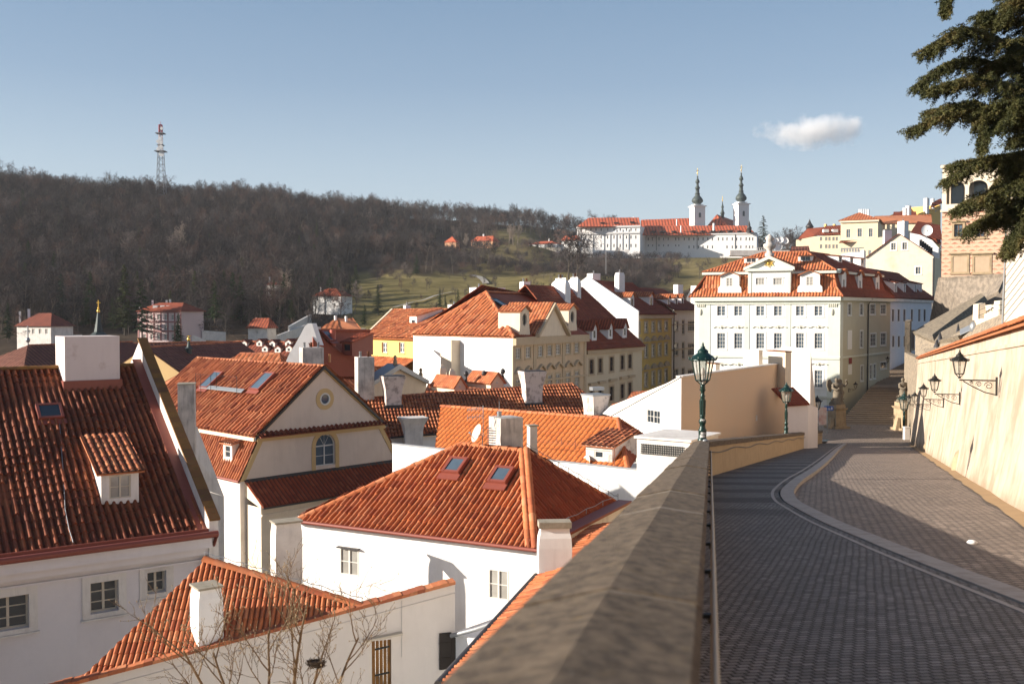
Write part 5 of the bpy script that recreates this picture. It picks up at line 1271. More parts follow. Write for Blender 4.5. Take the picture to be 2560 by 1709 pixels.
tiles('back_roof', [[rb0, rb1, rb1 - nb_ * 8 - Z * 6, rb0 - nb_ * 8 - Z * 6]], REDT, SB_, per=.8, ns=3)
m = MB(); m.face([lev(br_, -24), lev(br_ - nb_ * 16, -24), br_ - nb_ * 16 , rb1 - Z * .1, br_]); m.build('side_wall', WHITE, SB_)
for u, v in ((1480, 847), (1520, 843), (1556, 840)):
    q = hit(u, v, el_, pbn); dormer(SB_, q + nb_ * .3, ub, nb_, 1.1, 1.3, 3.0, WHITE, REDT, rise=.8, win=(.5, .8, 1, 2), frame=WOODB, roofkind='gable', per=.36, ov_=.25)
fchim(SB_, 1379, 1427, 694, 780, 116, 32, WHITE, shoulder=.8, pots=3, split=.3); fchim(SB_, 1421, 1453, 692, 750, 120, 32, WHITE, shoulder=.6, pots=2, split=.3)
# c: ochre yellow house
KS = 1.15
cl_, cr_ = P(1590, 786, 120), P(1679, 784, 132); cr_.z = cl_.z; uc2 = U2(cl_, cr_); nc2 = uc2.cross(Z)
SC_ = thing('ochre_yellow_house', lev(cl_, -26), 'narrow ochre-yellow house with white blank gable and red roof with dormers', 'house')
fc_ = Face(cl_, cr_); cols = [1596, 1615, 1633, 1649, 1665]
wl = []
for a_, b_, c_, d_ in ((806, 832, 802, 826), (864, 896, 857, 887), (935, 970, 922, 955)): wl += row_windows(fc_, cols, a_, b_, c_, d_, 4.2, 2, 3)
facade(SC_, fc_, [(0, -24), (fc_.L, -24), (fc_.L, 0), (0, 0)], wl, plaster('ochre_yellow_facade', (.74, .52, .16), (.5, .35, .12), .25, 1, .15), rev=.15, frame=WOODW, glass=GLASS, surround=SANDT, sw=.22, tk=.08)
m = MB(); moulding(m, fc_, -.1, fc_.L + .1, -.6, .6, .35)
for w in wl[5:]: moulding(m, fc_, w[0] - .35, w[2] + .35, w[3] + .5, .25, .35); m.loft([[fc_.pt(w[0] - .35, w[3] + .75, 0), fc_.pt(w[0] - .35, w[3] + .8, .3), fc_.pt(w[2] + .35, w[3] + .8, .3), fc_.pt(w[2] + .35, w[3] + .75, 0)], [fc_.pt((w[0] + w[2]) / 2 - .1, w[3] + 1.25, 0), fc_.pt((w[0] + w[2]) / 2 - .1, w[3] + 1.25, .3), fc_.pt((w[0] + w[2]) / 2 + .1, w[3] + 1.25, .3), fc_.pt((w[0] + w[2]) / 2 + .1, w[3] + 1.25, 0)]])
m.build('cornice_and_hoods', SANDT, SC_)
rc0 = cl_ - nc2 * 7.2 + Z * (P(1480, 699, 123.2).z - cl_.z); rc1 = rc0 + uc2 * (fc_.L + 2)
tiles('roof', [[cl_ + nc2 * .5, cr_ + nc2 * .5 + uc2 * 1, rc1, rc0]], REDT, SC_, per=.4, course=.5, amp=.05, step=.03, ns=4)
tiles('back_roof', [[rc0, rc1, rc1 - nc2 * 7.2 - Z * 4, rc0 - nc2 * 7.2 - Z * 4]], REDT, SC_, per=.8, ns=3)
m = MB(); g0 = cl_ - uc2 * .15; m.loft([[lev(g0, -24), lev(g0 - nc2 * 14.4, -24), g0 - nc2 * 14.4 + Z * .6, rc0 - uc2 * .15 + Z * .5, g0 + Z * .5 + nc2 * .4, lev(g0 + nc2 * .4, -4)], [x + uc2 * .4 for x in [lev(g0, -24), lev(g0 - nc2 * 14.4, -24), g0 - nc2 * 14.4 + Z * .6, rc0 - uc2 * .15 + Z * .5, g0 + Z * .5 + nc2 * .4, lev(g0 + nc2 * .4, -4)]]]); m.build('gable_wall', WHITE, SC_)
pcn = plane_n(cl_, cr_, rc0)
for u, v in ((1577, 768), (1625, 765)):
    q = hit(u, v, cl_, pcn); dormer(SC_, q + nc2 * .2, uc2, nc2, 1.6, 1.6, 3.4, WHITE, ORANGE, rise=.55, win=(.9, 1.1, 2, 2), frame=WOODB, roofkind='gable', per=.36, ov_=.25)
fchim(SC_, 1469, 1502, 683, 706, 127, 30, WHITE, pots=1); fchim(SC_, 1538, 1563, 681, 718, 124, 30, WHITE, shoulder=.2, pots=1)
m = MB(); m.tube([rc0 + V((3, 5, 1)), rc0 + V((3, 5, 4.4))], .03, 4); m.build('pole_aerial', GREYM, SC_)
# d: grey house
dl_, dr_ = P(1680, 775, 132), P(1757, 775, 145); dr_.z = dl_.z; ud = U2(dl_, dr_); nd_ = ud.cross(Z)
SD_ = thing('grey_street_house', lev(dl_, -26), 'grey narrow house with a black gutter between the yellow and the pale green houses', 'house')
fd_ = Face(dl_, dr_); wl = []
for a_, b_ in ((803, 827), (858, 889), (922, 950)):
    wl += [(*fd_.box(1686, a_, 1695, b_), 2, 3), (*fd_.box(1705, a_ - 3, 1711, b_ + 8), 1, 4), (*fd_.box(1720, a_ - 1, 1738, b_ + 1), 4, 2)]
facade(SD_, fd_, [(0, -24), (fd_.L, -24), (fd_.L, 0), (0, 0)], wl, plaster('greyish_facade', (.66, .58, .48), (.36, .3, .24), .25, 1, .2), rev=.15, frame=WOODC, glass=GLASS, surround=SANDT, sw=.15, tk=.09)
m = MB(); moulding(m, fd_, 0, fd_.L, -.3, .3, .4); moulding(m, fd_, 0, fd_.L, -2.3, .15, .15); moulding(m, fd_, 0, fd_.L, -6.2, .25, .2); m.build('cornice', SANDT, SD_)
rd0 = dl_ - nd_ * 7 + Z * 3.6; tiles('roof', [[dl_ + nd_ * .5, dr_ + nd_ * .5, rd0 + ud * fd_.L, rd0]], DARKT, SD_, per=.4, course=.5, amp=.05, ns=4)
pdn = plane_n(dl_, dr_, rd0)
for u, v in ((1672, 765), (1691, 763), (1706, 762)):
    q = hit(u, v, dl_, pdn); dormer(SD_, q, ud, nd_, 1.3, 1.3, 3, WHITE, ORANGE, rise=.5, win=(.7, .9, 1, 2), frame=WOODB, roofkind='gable', per=.4, ov_=.2)
pipe(SD_, [fd_.pt(.1, 0, .3), fd_.pt(.1, -22, .3)], .1)
fchim(SD_, 1686, 1709, 711, 745, 142, 30, WHITE); fchim(SD_, 1730, 1757, 714, 760, 150, 30, WHITE)
# gable bits right of it
f_ = Face(P(1716, 750, 165), P(1768, 765, 175)); SE_ = thing('white_gable_house', lev(f_.A, -20), 'small white gable with brown roof left of the pale green house', 'house')
m = MB(); m.wall(lev(f_.A, 0), f_.U, f_.N, [(0, -20), (f_.L, -20), (f_.L, P(1768, 800, 175).z), (f_.L, P(1768, 760, 175).z), (f_.L * .2, P(1722, 721, 166).z), (0, P(1716, 745, 165).z)]); m.build('wall', WHITE, SE_)
tiles('roof', [[P(1722, 721, 166), P(1770, 762, 175), P(1780, 762, 185), P(1745, 725, 180)]], DARKT, SE_, per=.5, ns=3); tiles('low_roof', [[P(1714, 782, 152), P(1752, 782, 160), P(1752, 772, 163), P(1716, 770, 157)]], REDT, SE_, per=.5, ns=3)

KS = 1.0
# ================================================================== yellow house left of the baroque one
KS = 1.08
yl, yr = P(925, 843, 108), P(1042, 843, 101); yr.z = yl.z; uy_ = U2(yl, yr); ny_ = uy_.cross(Z)
SY = thing('yellow_courtyard_house', lev(yl, -24), 'warm yellow house with white windows and long orange roof left of the white firewall', 'house')
fy = Face(yl, yr); wl = [(*fy.box(955, 856, 968, 881), 2, 2), (*fy.box(998, 856, 1011, 881), 2, 2)]
facade(SY, fy, [(0, -16), (fy.L, -16), (fy.L, 0), (0, 0)], wl, YEL, rev=.2, frame=WOODW, glass=GLASSB, surround=OCHRE, sw=.14, tk=.12)
ry0 = P(985, 774, 118); ry1 = ry0 + uy_ * 20
tiles('roof', [[yl + ny_ * .6 - uy_ * .3, yl + ny_ * .6 + uy_ * 16, ry1, ry0]], ORANGE, SY, per=.55, course=.8, amp=.14, ns=6)
tiles('back_roof', [[ry0, ry1, ry1 - ny_ * 8 - Z * 5, ry0 - ny_ * 8 - Z * 5]], REDT, SY, per=.8, ns=3)
m = MB(); m.box(yl + ny_ * .7 - uy_ * .5 - Z * .2, ry0 - yl - ny_ * .6, uy_ * .35, Z * .35); m.face([lev(yl, -24), yl, ry0 - Z * .2, ry0 - ny_ * 8 - Z * 5, lev(ry0 - ny_ * 8, -24)]); m.build('gable_wall', CREAM, SY)
ridges(SY, [(ry0, ry1)], ORANGE, .2, seg=.6)
py_ = plane_n(yl, yr, ry0); q = hit(1033, 812, yl, py_); dormer(SY, q, uy_, ny_, 1.5, 1.1, 3.6, WHITE, ORANGE, rise=.9, win=(.8, .5, 1, 1), per=.42)
z1 = P(935, 893, 104); k0, k1 = fy.pt(0, fy.px(980, 893)[1], 0), fy.pt(fy.L, fy.px(980, 893)[1], 0)
tiles('lower_roof', [[k0 + ny_ * 2.0 - Z * 1.0, k1 + ny_ * 2.0 - Z * 1.0, k1, k0]], ORANGE, SY, per=.42, course=.6, amp=.09, ns=5)
fz = Face(k0 + ny_ * 1.7 - Z * 1.1, k1 + ny_ * 1.7 - Z * 1.1); m = MB(); m.wall(fz.A, fz.U, fz.N, [(0, -12), (fz.L, -12), (fz.L, 0), (0, 0)]); moulding(m, fz, 0, fz.L, -.3, .3, .3); m.build('lower_wall', YEL, SY)
fchim(SY, 1007, 1026, 763, 776, 116, 30, WHITE, pots=1); fchim(SY, 1118, 1150, 761, 773, 118, 30, WHITE, pots=1)
KS = 1.0
# ------------------------------------------------------------------ dark-roofed gabled house with tall pipes
b0, b1 = P(733, 930, 88), P(858, 930, 84); b1.z = b0.z; ub2 = U2(b0, b1); nb2 = ub2.cross(Z)
SF = thing('curved_gable_house', lev(b0, -24), 'dark red roofed house with a curved white gable and red stove pipes', 'house')
m = MB(); gp = [P(u, v, 88) for u, v in ((705, 925), (725, 880), (737, 862), (752, 835), (762, 815), (770, 808), (780, 808), (790, 840), (806, 885), (838, 925))]
zb_ = -24; pts = [lev(gp[0], zb_)] + gp + [lev(gp[-1], zb_)]; m.loft([pts, [p + V((.3, .5, 0)) for p in pts]]); m.build('gable_wall', WHITE, SF)
q0, q1, q2, q3 = P(782, 826, 88.6), P(812, 905, 85), P(935, 905, 92), P(925, 826, 100)
tiles('roof', [[q1 - V((.8, .8, 1.2)), q2 + V((0, -1, -1.2)), q3, q0]], REDT, SF, per=.36, course=.45, amp=.05, step=.03, ns=4); psf = plane_n(q1, q2, q0)
ridges(SF, [(q0, q3)], REDT, .15)
pipe(SF, [P(832, 872, 90), P(832, 824, 90)], .28, plain('red_stove_pipe', (.45, .10, .06), .5), 'stove_pipe', 8); pipe(SF, [P(824, 905, 87), P(824, 885, 87)], .12, plain('copper_flue', (.5, .22, .08), .4), 'flue', 8)
q = hit(868, 880, q0, psf); dormer(SF, q, ub2, nb2, 1.3, .9, 2.6, REDM, REDT, rise=.8, win=(.8, .6, 1, 1), frame=WOODB, per=.36)
skylight(SF, hit(822, 842, q0, psf), psf, .9, 1.2)
fchim(SF, 765, 800, 817, 870, 90, 30, WHITE2, split=.55)
fchim(SF, 738, 806, 869, 925, 82, 22, GREYW, split=.72, pots=3, under=4)
fchim(SF, 880, 934, 893, 935, 76, 20, GREYW, split=.72, pots=2, under=5)
m = MB(); d_ = P(886, 883, 80)
# ------------------------------------------------------------------ orange hip roof behind
SG = thing('orange_hip_roof_house', P(850, 830, 150), 'distant bright orange hipped roof with two white chimneys behind the curved gable', 'house')
a0, a1, a2 = P(797, 822, 150), P(903, 822, 150), P(866, 822, 158); t0, t1 = P(842, 795, 154), P(882, 795, 156)
tiles('roof', [[a0, a0.lerp(a1, .5), t0], [a0.lerp(a1, .5), a1, t1, t0]], ORANGE, SG, per=.8, ns=4); m = MB(); m.cbox(lev((a0 + a1) / 2, -24) + V((0, 4, 0)), V((1, 0, 0)), 5.6, 7, a0.z + 24); m.build('wall', CREAM, SG)
fchim(SG, 835, 842, 789, 808, 153, 30, WHITE); fchim(SG, 862, 868, 790, 808, 153, 30, WHITE)
# ------------------------------------------------------------------ long brown roofs in the low town
def longroof(name, label, uL, vL, uR, vR, Y0, Y1, v_e, mat, wall, w=7, slope=.7, wins=0, ridgec=True, hipL=0., hipR=0., down=8):
    a, b_ = P(uL, vL, Y0), P(uR, vR, Y1); b_.z = a.z; u_ = U2(a, b_); n_ = u_.cross(Z)
    root = thing(name, lev(a, -25), label, 'house'); d = n_ * w - Z * w * slope
    e0, e1 = a + d - u_ * hipL, b_ + d + u_ * hipR; k0, k1 = a - d - Z * 2 * w * slope * 0 - u_ * hipL, b_ - d + u_ * hipR; k0.z = k1.z = e0.z
    tiles('roof', [[e0, e1, b_, a]], mat, root, per=.5, course=.6, amp=.05, step=.03, ns=3); tiles('back_roof', [[a, b_, k1, k0]], mat, root, per=.9, ns=3)
    if hipL or hipR: tiles('hip_ends', [[e0, a, k0], [e1, b_, k1]], mat, root, per=.5, ns=3)
    if ridgec: ridges(root, [(a, b_)], ORANGE2, .16, seg=.6)
    f = Face(e0 - n_ * .5, e1 - n_ * .5); ws = []
    for i in range(wins): s = f.L * (i + .5) / wins; ws.append((s - .5, -2.8, s + .5, -1.2, 2, 2))
    facade(root, f, [(0, -down), (f.L, -down), (f.L, .1), (0, .1)], ws, wall, rev=.15, surround=WHITE2 if wins else None, sub=False)
    m = MB()
    for e, kq in ((e0, k0), (e1, k1)): m.face([lev(e, -25), lev(kq, -25), kq, (a if e is e0 else b_), e] if not (hipL or hipR) else [lev(e, -25), lev(kq, -25), kq, e])
    m.build('end_wall', wall, root); return root, f, plane_n(e0, e1, a), a
r_, f_, n_, a_ = longroof('yellow_church_side_building', 'pale yellow building with brown hipped roof behind the big left chimney', 70, 863, 330, 860, 112, 125, 0, BROWNT, YELP, w=8, slope=.55, wins=0, hipL=7)
m = MB(); m.ball(a_ + Z * .6, .25, .25, .3); m.tube([a_, a_ + Z * 2.2], .08, 5); m.tube([a_ + Z * 1.6 - V((.3, 0, 0)), a_ + Z * 1.6 + V((.3, 0, 0))], .05, 4); m.build('ridge_cross', GREYM, r_)
m = MB()
for s in (1, 6.5, 12.5, 19): m.box(f_.pt(s, -8, 0), f_.U * .9, Z * 8, f_.N * .12)
m.build('pilasters', WHITE, r_)
longroof('long_brown_roof_building', 'very long brown roof over a low ochre building in the hollow', 362, 868, 600, 866, 95, 112, 0, BROWNT, OCHRE, w=8.5, slope=.62, wins=7)
longroof('far_brown_roof_building', 'second long brown roof farther back in the hollow, with a little green turret', 300, 858, 640, 850, 140, 150, 0, BROWNT, CREAM, w=7, slope=.6)
r_, f_, n_, a_ = longroof('dormered_brown_roof_building', 'brown roof sprinkled with small dormers left of the curved gable', 590, 853, 745, 850, 132, 128, 0, DARKT, CREAM, w=9, slope=.75)
for u, v in ((610, 868), (648, 866), (680, 868), (720, 866), (662, 880), (694, 882), (722, 880)):
    q = hit(u, v, a_, n_); dormer(r_, q, f_.U, f_.N, .9, .7, 1.6, WHITE2, DARKT, rise=.3, win=(.4, .4, 1, 1), roofkind='gable', per=.5, ov_=.1)
longroof('small_orange_roof_building', 'bright plain orange roof just behind the ridge of the gabled house', 600, 883, 700, 884, 100, 99, 0, ORANGE, CREAM, w=5, slope=.6, hipL=3, hipR=3)
longroof('orange_tiled_roof_building', 'orange ribbed roof right behind the gabled house beside the small stone pediment', 830, 925, 960, 931, 100, 106, 0, ORANGE, CREAM, w=7, slope=.75, hipR=3)
# gable-end rake left of the cream gabled house
SR = thing('raking_roof_house', P(450, 960, 76), 'raking tiled roof end with white firewall behind the tall grey chimney', 'house')
tiles('roof', [[P(395, 975, 76), P(510, 897, 80), P(515, 897, 86), P(400, 960, 84)]], ORANGE2, SR, per=.25, ns=5); m = MB(); q = [P(398, 978, 76), P(510, 900, 79.8), P(500, 925, 79.6), P(405, 1000, 76.2)]
m.loft([q, [x + V((0, .5, 0)) for x in q]]); m.face([P(395, 1010, 76.5), P(500, 915, 80), lev(P(500, 915, 80), -25), lev(P(395, 1010, 76.5), -25)]); m.build('wall', WHITE2, SR)
# little stone pediment with ball finials
KS = 1.22
SP = thing('stone_pediment_house', P(985, 960, 76), 'small cream pediment with grey lead slopes and stone ball finials', 'house')
pa_, pb_, pc_ = P(918, 966, 74), P(1066, 962, 78), P(987, 917, 76)
f_ = Face(lev(pa_, pa_.z), lev(pb_, pa_.z)); m = MB(); hp_ = pc_.z - pa_.z; m.wall(f_.A, f_.U, f_.N, [(0, -8), (f_.L, -8), (f_.L, 0), (f_.L / 2, hp_), (0, 0)]); m.build('wall', CREAM, SP)
m = MB(); 
for s in (0, f_.L): m.loft([[f_.pt(s, -.1, .4), f_.pt(s, .25, .4), f_.pt(s, .25, -1.5), f_.pt(s, -.1, -1.5)], [f_.pt(f_.L / 2, hp_ - .2, .4), f_.pt(f_.L / 2, hp_ + .3, .4), f_.pt(f_.L / 2, hp_ + .3, -1.5), f_.pt(f_.L / 2, hp_ - .2, -1.5)]])
m.build('lead_slopes', GREYM, SP)
for u, v, Y, k in ((930, 958, 74.5, .45), (988, 916, 76, .42), (1052, 947, 77.5, .42)):
    m = MB(); m.lathe([(.45 * k, 0), (.45 * k, .5), (.3 * k, .6), (.26 * k, 1.3 * k), (.4 * k, 1.5 * k), (.22 * k, 1.6 * k), (.42 * k, 1.95 * k), (.3 * k, 2.3 * k), (.08, 2.5 * k)], P(u, v, Y), 10); m.build('ball_finial', STONE, SP)
KS = 1.0
# orange dormers between
SQ = thing('low_ribbed_roof_house', P(1150, 960, 84), 'low orange ribbed roof with two gabled dormers at the foot of the white firewall', 'house')
tiles('roof', [[P(1060, 985, 82), P(1260, 975, 84), P(1250, 955, 90), P(1070, 958, 88)]], ORANGE, SQ, per=.35, ns=5)
for u, v, w in ((1150, 972, 34), (1243, 962, 40)):
    q = P(u, v, 82); dormer(SQ, q, V((.8, .6, 0)), V((.6, -.8, 0)), w / F * 82, .3, 3.5, CREAM, ORANGE, rise=.75, win=(.2, .15, 1, 1), roofkind='gable', per=.3)
for u, v in ((1103, 952), (1127, 955)): fchim(SQ, u - 12, u + 12, 912 if u < 1110 else 922, 970, 88, 25, CREAML, shoulder=.3)
for u, v in ((1165, 958), (1210, 957), (1257, 952)):
    m = MB(); m.lathe([(.12, 0), (.1, .35), (.06, .45), (.2, .6), (.22, .72), (.15, .88), (.03, .95)], P(u, v - 3, 83), 9); m.build('dark_ball_finial', DARKM, SQ)
# orange scrap of roof behind tan house
SS = thing('small_orange_ridge_house', P(1580, 990, 90), 'small orange roof corner showing between the pale street house and the white side wall', 'house')
tiles('roof', [[P(1565, 1000, 84), P(1640, 992, 84), P(1628, 976, 88), P(1580, 978, 88)], [P(1525, 1030, 74), P(1600, 1010, 74), P(1590, 995, 80), P(1530, 1008, 80)]], ORANGE, SS, per=.35, ns=4)
# ================================================================== the pale green corner house
KS = 1.1
B_ = P(2100, 741, 118); dA = V((-.92, .39, 0)).normalized(); Lf = 19.1; A_ = B_ + dA * Lf
dS = V((.6, .8, 0)).normalized(); Ls = 22.2; C_ = B_ + dS * Ls; D_ = A_ + dS * Ls
G = thing('pale_green_corner_house', lev(B_, -20), 'large pale green baroque house with mansard roof and pediment beside the stairs', 'house')
fF, fS = Face(A_, B_), Face(B_, C_)
def zx(x): return 1700 + x / 3.356
def zy(y): return 600 + y / 3.356
wl = []
for x in (347, 490, 675, 823, 1008, 1163):
    for y0, y1, ny in ((552, 635, 4), (780, 910, 5), (1092, 1236, 5)): wl.append((*fF.box(zx(x - 35), zy(y0), zx(x + 35), zy(y1)), 2 if ny == 4 else 3, ny - 1))
facade(G, fF, [(0, -19), (Lf, -19), (Lf, 0), (0, 0)], wl, GREENW, rev=.16, frame=WOODW, glass=GLASSB, surround=WHITE, sw=.22, tk=.09, name='front_wall')
m = MB()
for x in (205, 560, 905, 1290):
    s = fF.px(zx(x), 820)[0]; w_ = .7 if x in (560, 905) else 1.6
    m.box(fF.pt(max(s - w_ / 2, .0), -19, -.01), fF.U * w_, Z * 18.2, fF.N * .06)
moulding(m, fF, -.15, Lf + .15, -.55, .55, .55); moulding(m, fF, -.05, Lf + .05, -.95, .35, .2); moulding(m, fF, -.05, Lf + .05, fF.px(1900, 895)[1], .3, .16); moulding(m, fF, -.05, Lf + .05, fF.px(1900, 990)[1], .3, .2)
m.build('pale_green_bands', GREENP, G)
STUC = plaster('stucco_relief', (.66, .64, .54), (.4, .38, .3), .3, 3, .1)
for w in wl[1::3] + wl[2::3]:
    m = MB(); c_, zt = (w[0] + w[2]) / 2, w[3] + .75
    pts = [(c_ - 1.1, zt), (c_ - .7, zt + .16), (c_ - .35, zt + .02), (c_, zt + .28), (c_ + .35, zt + .02), (c_ + .7, zt + .16), (c_ + 1.1, zt)]
    m.tube([fF.pt(x, z, .08) for x, z in pts], .09, 5); m.ball(fF.pt(c_, zt + .02, .08), .2, .12, .16, 0, 8, 5); m.build('stucco_hood', STUC, G)
for s in (.9, Lf - .9):
    m = MB(); zc = fF.px(1900, 780)[1]
    for i in range(5): m.ball(fF.pt(s + (i - 2) * .25, zc + .9, .1), .1, .08, .25, 0, 6, 4)
    m.ball(fF.pt(s, zc, .08), .3, .12, .45, 0, 8, 6); m.build('stucco_capital', STUC, G)
# side wall
sx_ = []
for x0, x1, y0, y1, nx, ny in ((1408, 1436, 535, 628, 2, 3), (1508, 1536, 535, 628, 2, 3), (1594, 1638, 540, 622, 4, 3), (1682, 1726, 540, 622, 4, 3), (1510, 1534, 762, 900, 2, 4), (1594, 1644, 785, 890, 4, 3), (1682, 1728, 778, 882, 4, 3), (1515, 1536, 1052, 1180, 2, 3), (1592, 1610, 1045, 1165, 1, 3), (1624, 1642, 1040, 1160, 1, 3), (1680, 1732, 1020, 1080, 3, 1)):
    sx_.append((*fS.box(zx(x0), zy(y0), zx(x1), zy(y1)), nx, ny))
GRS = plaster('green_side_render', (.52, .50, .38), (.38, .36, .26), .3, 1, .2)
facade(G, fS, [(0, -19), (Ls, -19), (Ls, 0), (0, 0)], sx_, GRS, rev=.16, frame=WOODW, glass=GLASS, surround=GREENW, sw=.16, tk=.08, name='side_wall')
m = MB()
b = fS.box(zx(1406), zy(915), zx(1440), zy(757)); m.box(fS.pt(b[0], b[1], -.01), fS.U * (b[2] - b[0]), Z * (b[3] - b[1]), fS.N * .05); m.build('blind_panel', GREENW, G); m = MB()
b = fS.box(zx(1410), zy(1125), zx(1440), zy(1045)); m.box(fS.pt(b[0], b[1], -.01), fS.U * (b[2] - b[0]), Z * (b[3] - b[1]), fS.N * .05); m.build('blind_panel', GREENW, G)
m = MB(); m.box(fS.pt(b[0] + .15, b[1] + .1, .05), fS.U * (b[2] - b[0] - .3), Z * .8, fS.N * .03); m.build('house_sign_plaque', plain('dark_red_sign', (.25, .03, .03)), G)
m = MB(); moulding(m, fS, -.15, Ls + .1, -.5, .5, .5); moulding(m, fS, -.05, Ls, fS.px(2110, 895)[1], .25, .12); m.box(fS.pt(0, -19, -.01), fS.U * 1.2, Z * 18.3, fS.N * .06); m.build('side_bands', GREENP, G)
s = fS.px(zx(1570), 800)[0]; pipe(G, [fS.pt(s + .5, -.2, .5), fS.pt(s, -1., .15), fS.pt(s, -18, .15)], .09)
# mansard
def inset(d0, dz): return [A_ + (dS - dA * 0) * d0 - dA * d0 + Z * dz, B_ + dS * d0 + dA * d0 + Z * dz, C_ - dS * d0 + dA * d0 + Z * dz, D_ - dS * d0 - dA * d0 + Z * dz]
E_ = inset(-.6, -.0); M_ = inset(1.3, 3.5); K_ = inset(.7, 3.45); T_ = inset(6.6, 6.3)
mid = inset(.6, 1.2)
def ring(a, b_, i): j = (i + 1) % 4; return [a[i], a[j], b_[j], b_[i]]
tiles('mansard_roof', [ring(E_, mid, 0), ring(mid, M_, 0)], ORANGE, G, per=.40, course=.6, amp=.10, ns=5)
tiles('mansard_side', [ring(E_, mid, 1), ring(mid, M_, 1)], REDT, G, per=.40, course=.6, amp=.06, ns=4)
tiles('mansard_back', [ring(E_, M_, 2), ring(E_, M_, 3)], REDT, G, per=.8, ns=3)
tiles('upper_roof', [ring(K_, T_, 0)], ORANGE, G, per=.40, course=.6, amp=.10, ns=5)
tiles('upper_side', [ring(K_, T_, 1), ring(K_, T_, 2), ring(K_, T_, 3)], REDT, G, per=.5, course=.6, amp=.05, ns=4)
ridges(G, [(E_[1], mid[1]), (mid[1], M_[1]), (K_[1], T_[1]), (K_[0], T_[0]), (T_[0], T_[1]), (T_[1], T_[2])], ORANGE, .17, seg=.5)
m = MB()
for i in (0, 1): m.box(K_[i] - Z * .35, K_[i + 1] - K_[i], Z * .3, (T_[i] - K_[i]) * .08)
m.build('mansard_cornice', GREENP, G)
m = MB(); m.face(T_); m.build('flat_top', DARKM, G)
# central gable bay with pediment
q0, q1 = fF.px(zx(572), 720)[0], fF.px(zx(928), 720)[0]; hb = fF.px(1900, zy(262))[1]; hpk = fF.px(1922, zy(150))[1]
gw_ = [(*[c - d for c, d in zip(fF.box(zx(x - 37), zy(385), zx(x + 37), zy(308)), (0, 0, 0, 0))], 3, 4) for x in (675, 822)]
f2 = Face(A_ + fF.N * .12, B_ + fF.N * .12)
facade(G, f2, [(q0, -.2), (q1, -.2), (q1, hb), (q0, hb)], gw_, GREENW, rev=.12, frame=WOODW, glass=GLASSL, surround=WHITE, sw=.16, tk=.09, name='bay_wall')
m = MB(); m.wall(f2.A, f2.U, f2.N, [(q0, hb + .35), (q1, hb + .35), ((q0 + q1) / 2, hpk)], []); 
for s in (q0, q1): m.face([f2.pt(s, -.2), f2.pt(s, hb), f2.pt(s, hb, -5), f2.pt(s, -.2, -1)])
m.build('pediment', GREENW, G)
m = MB(); moulding(m, f2, q0 - .35, q1 + .35, hb, .35, .4); md = (q0 + q1) / 2
for s in (q0 - .55, q1 + .55): m.loft([[f2.pt(s, hb + .1, -.1), f2.pt(s, hb + .5, -.1), f2.pt(s, hb + .5, .45), f2.pt(s, hb + .1, .45)], [f2.pt(md, hpk - .15, -.1), f2.pt(md, hpk + .3, -.1), f2.pt(md, hpk + .3, .45), f2.pt(md, hpk - .15, .45)]])
for s in (q0, q1 - .45): m.box(f2.pt(s, -.15, -.01), f2.U * .45, Z * (hb + .1), f2.N * .08)
m.build('pediment_cornice', GREENP, G)
tiles('pediment_roof', [[f2.pt(q0 - .5, hb + .52, .4), f2.pt(md, hpk + .34, .4), f2.pt(md, hpk + .34, -7), f2.pt(q0 - .5, hb + .52, -7)], [f2.pt(q1 + .5, hb + .52, .4), f2.pt(md, hpk + .34, .4), f2.pt(md, hpk + .34, -7), f2.pt(q1 + .5, hb + .52, -7)]], ORANGE, G, per=.4, ns=5)
m = MB(); c_ = f2.pt(md, hb + .35 + (hpk - hb) * .38, .1)
for i in range(12):
    a = 2 * pi * i / 12; r = .75 if i % 2 else .5; d = f2.U * cos(a) + Z * sin(a) * .8; n_ = f2.U * -sin(a) + Z * cos(a); m.face([c_ + d * .12 + n_ * .09, c_ + d * .12 - n_ * .09, c_ + d * r + f2.N * .05]); m.ball(c_ + d * r * .8, .1, .05, .1, 0, 6, 4)
m.ball(c_, .22, .1, .22); m.build('gilded_emblem', GOLD, G)
m = MB(); m.lathe([(a_ * .85, z_ * .85) for a_, z_ in ((.75, 0), (.75, .5), (.45, .6), (.45, 1.0), (.95, 1.4), (1.0, 1.9), (.6, 2.1), (.5, 2.5), (.7, 2.8), (.55, 3.1), (.2, 3.4), (.05, 3.5))], f2.pt(md, hpk + .2, -.2), 12); m.build('stone_urn', GREYW, G)
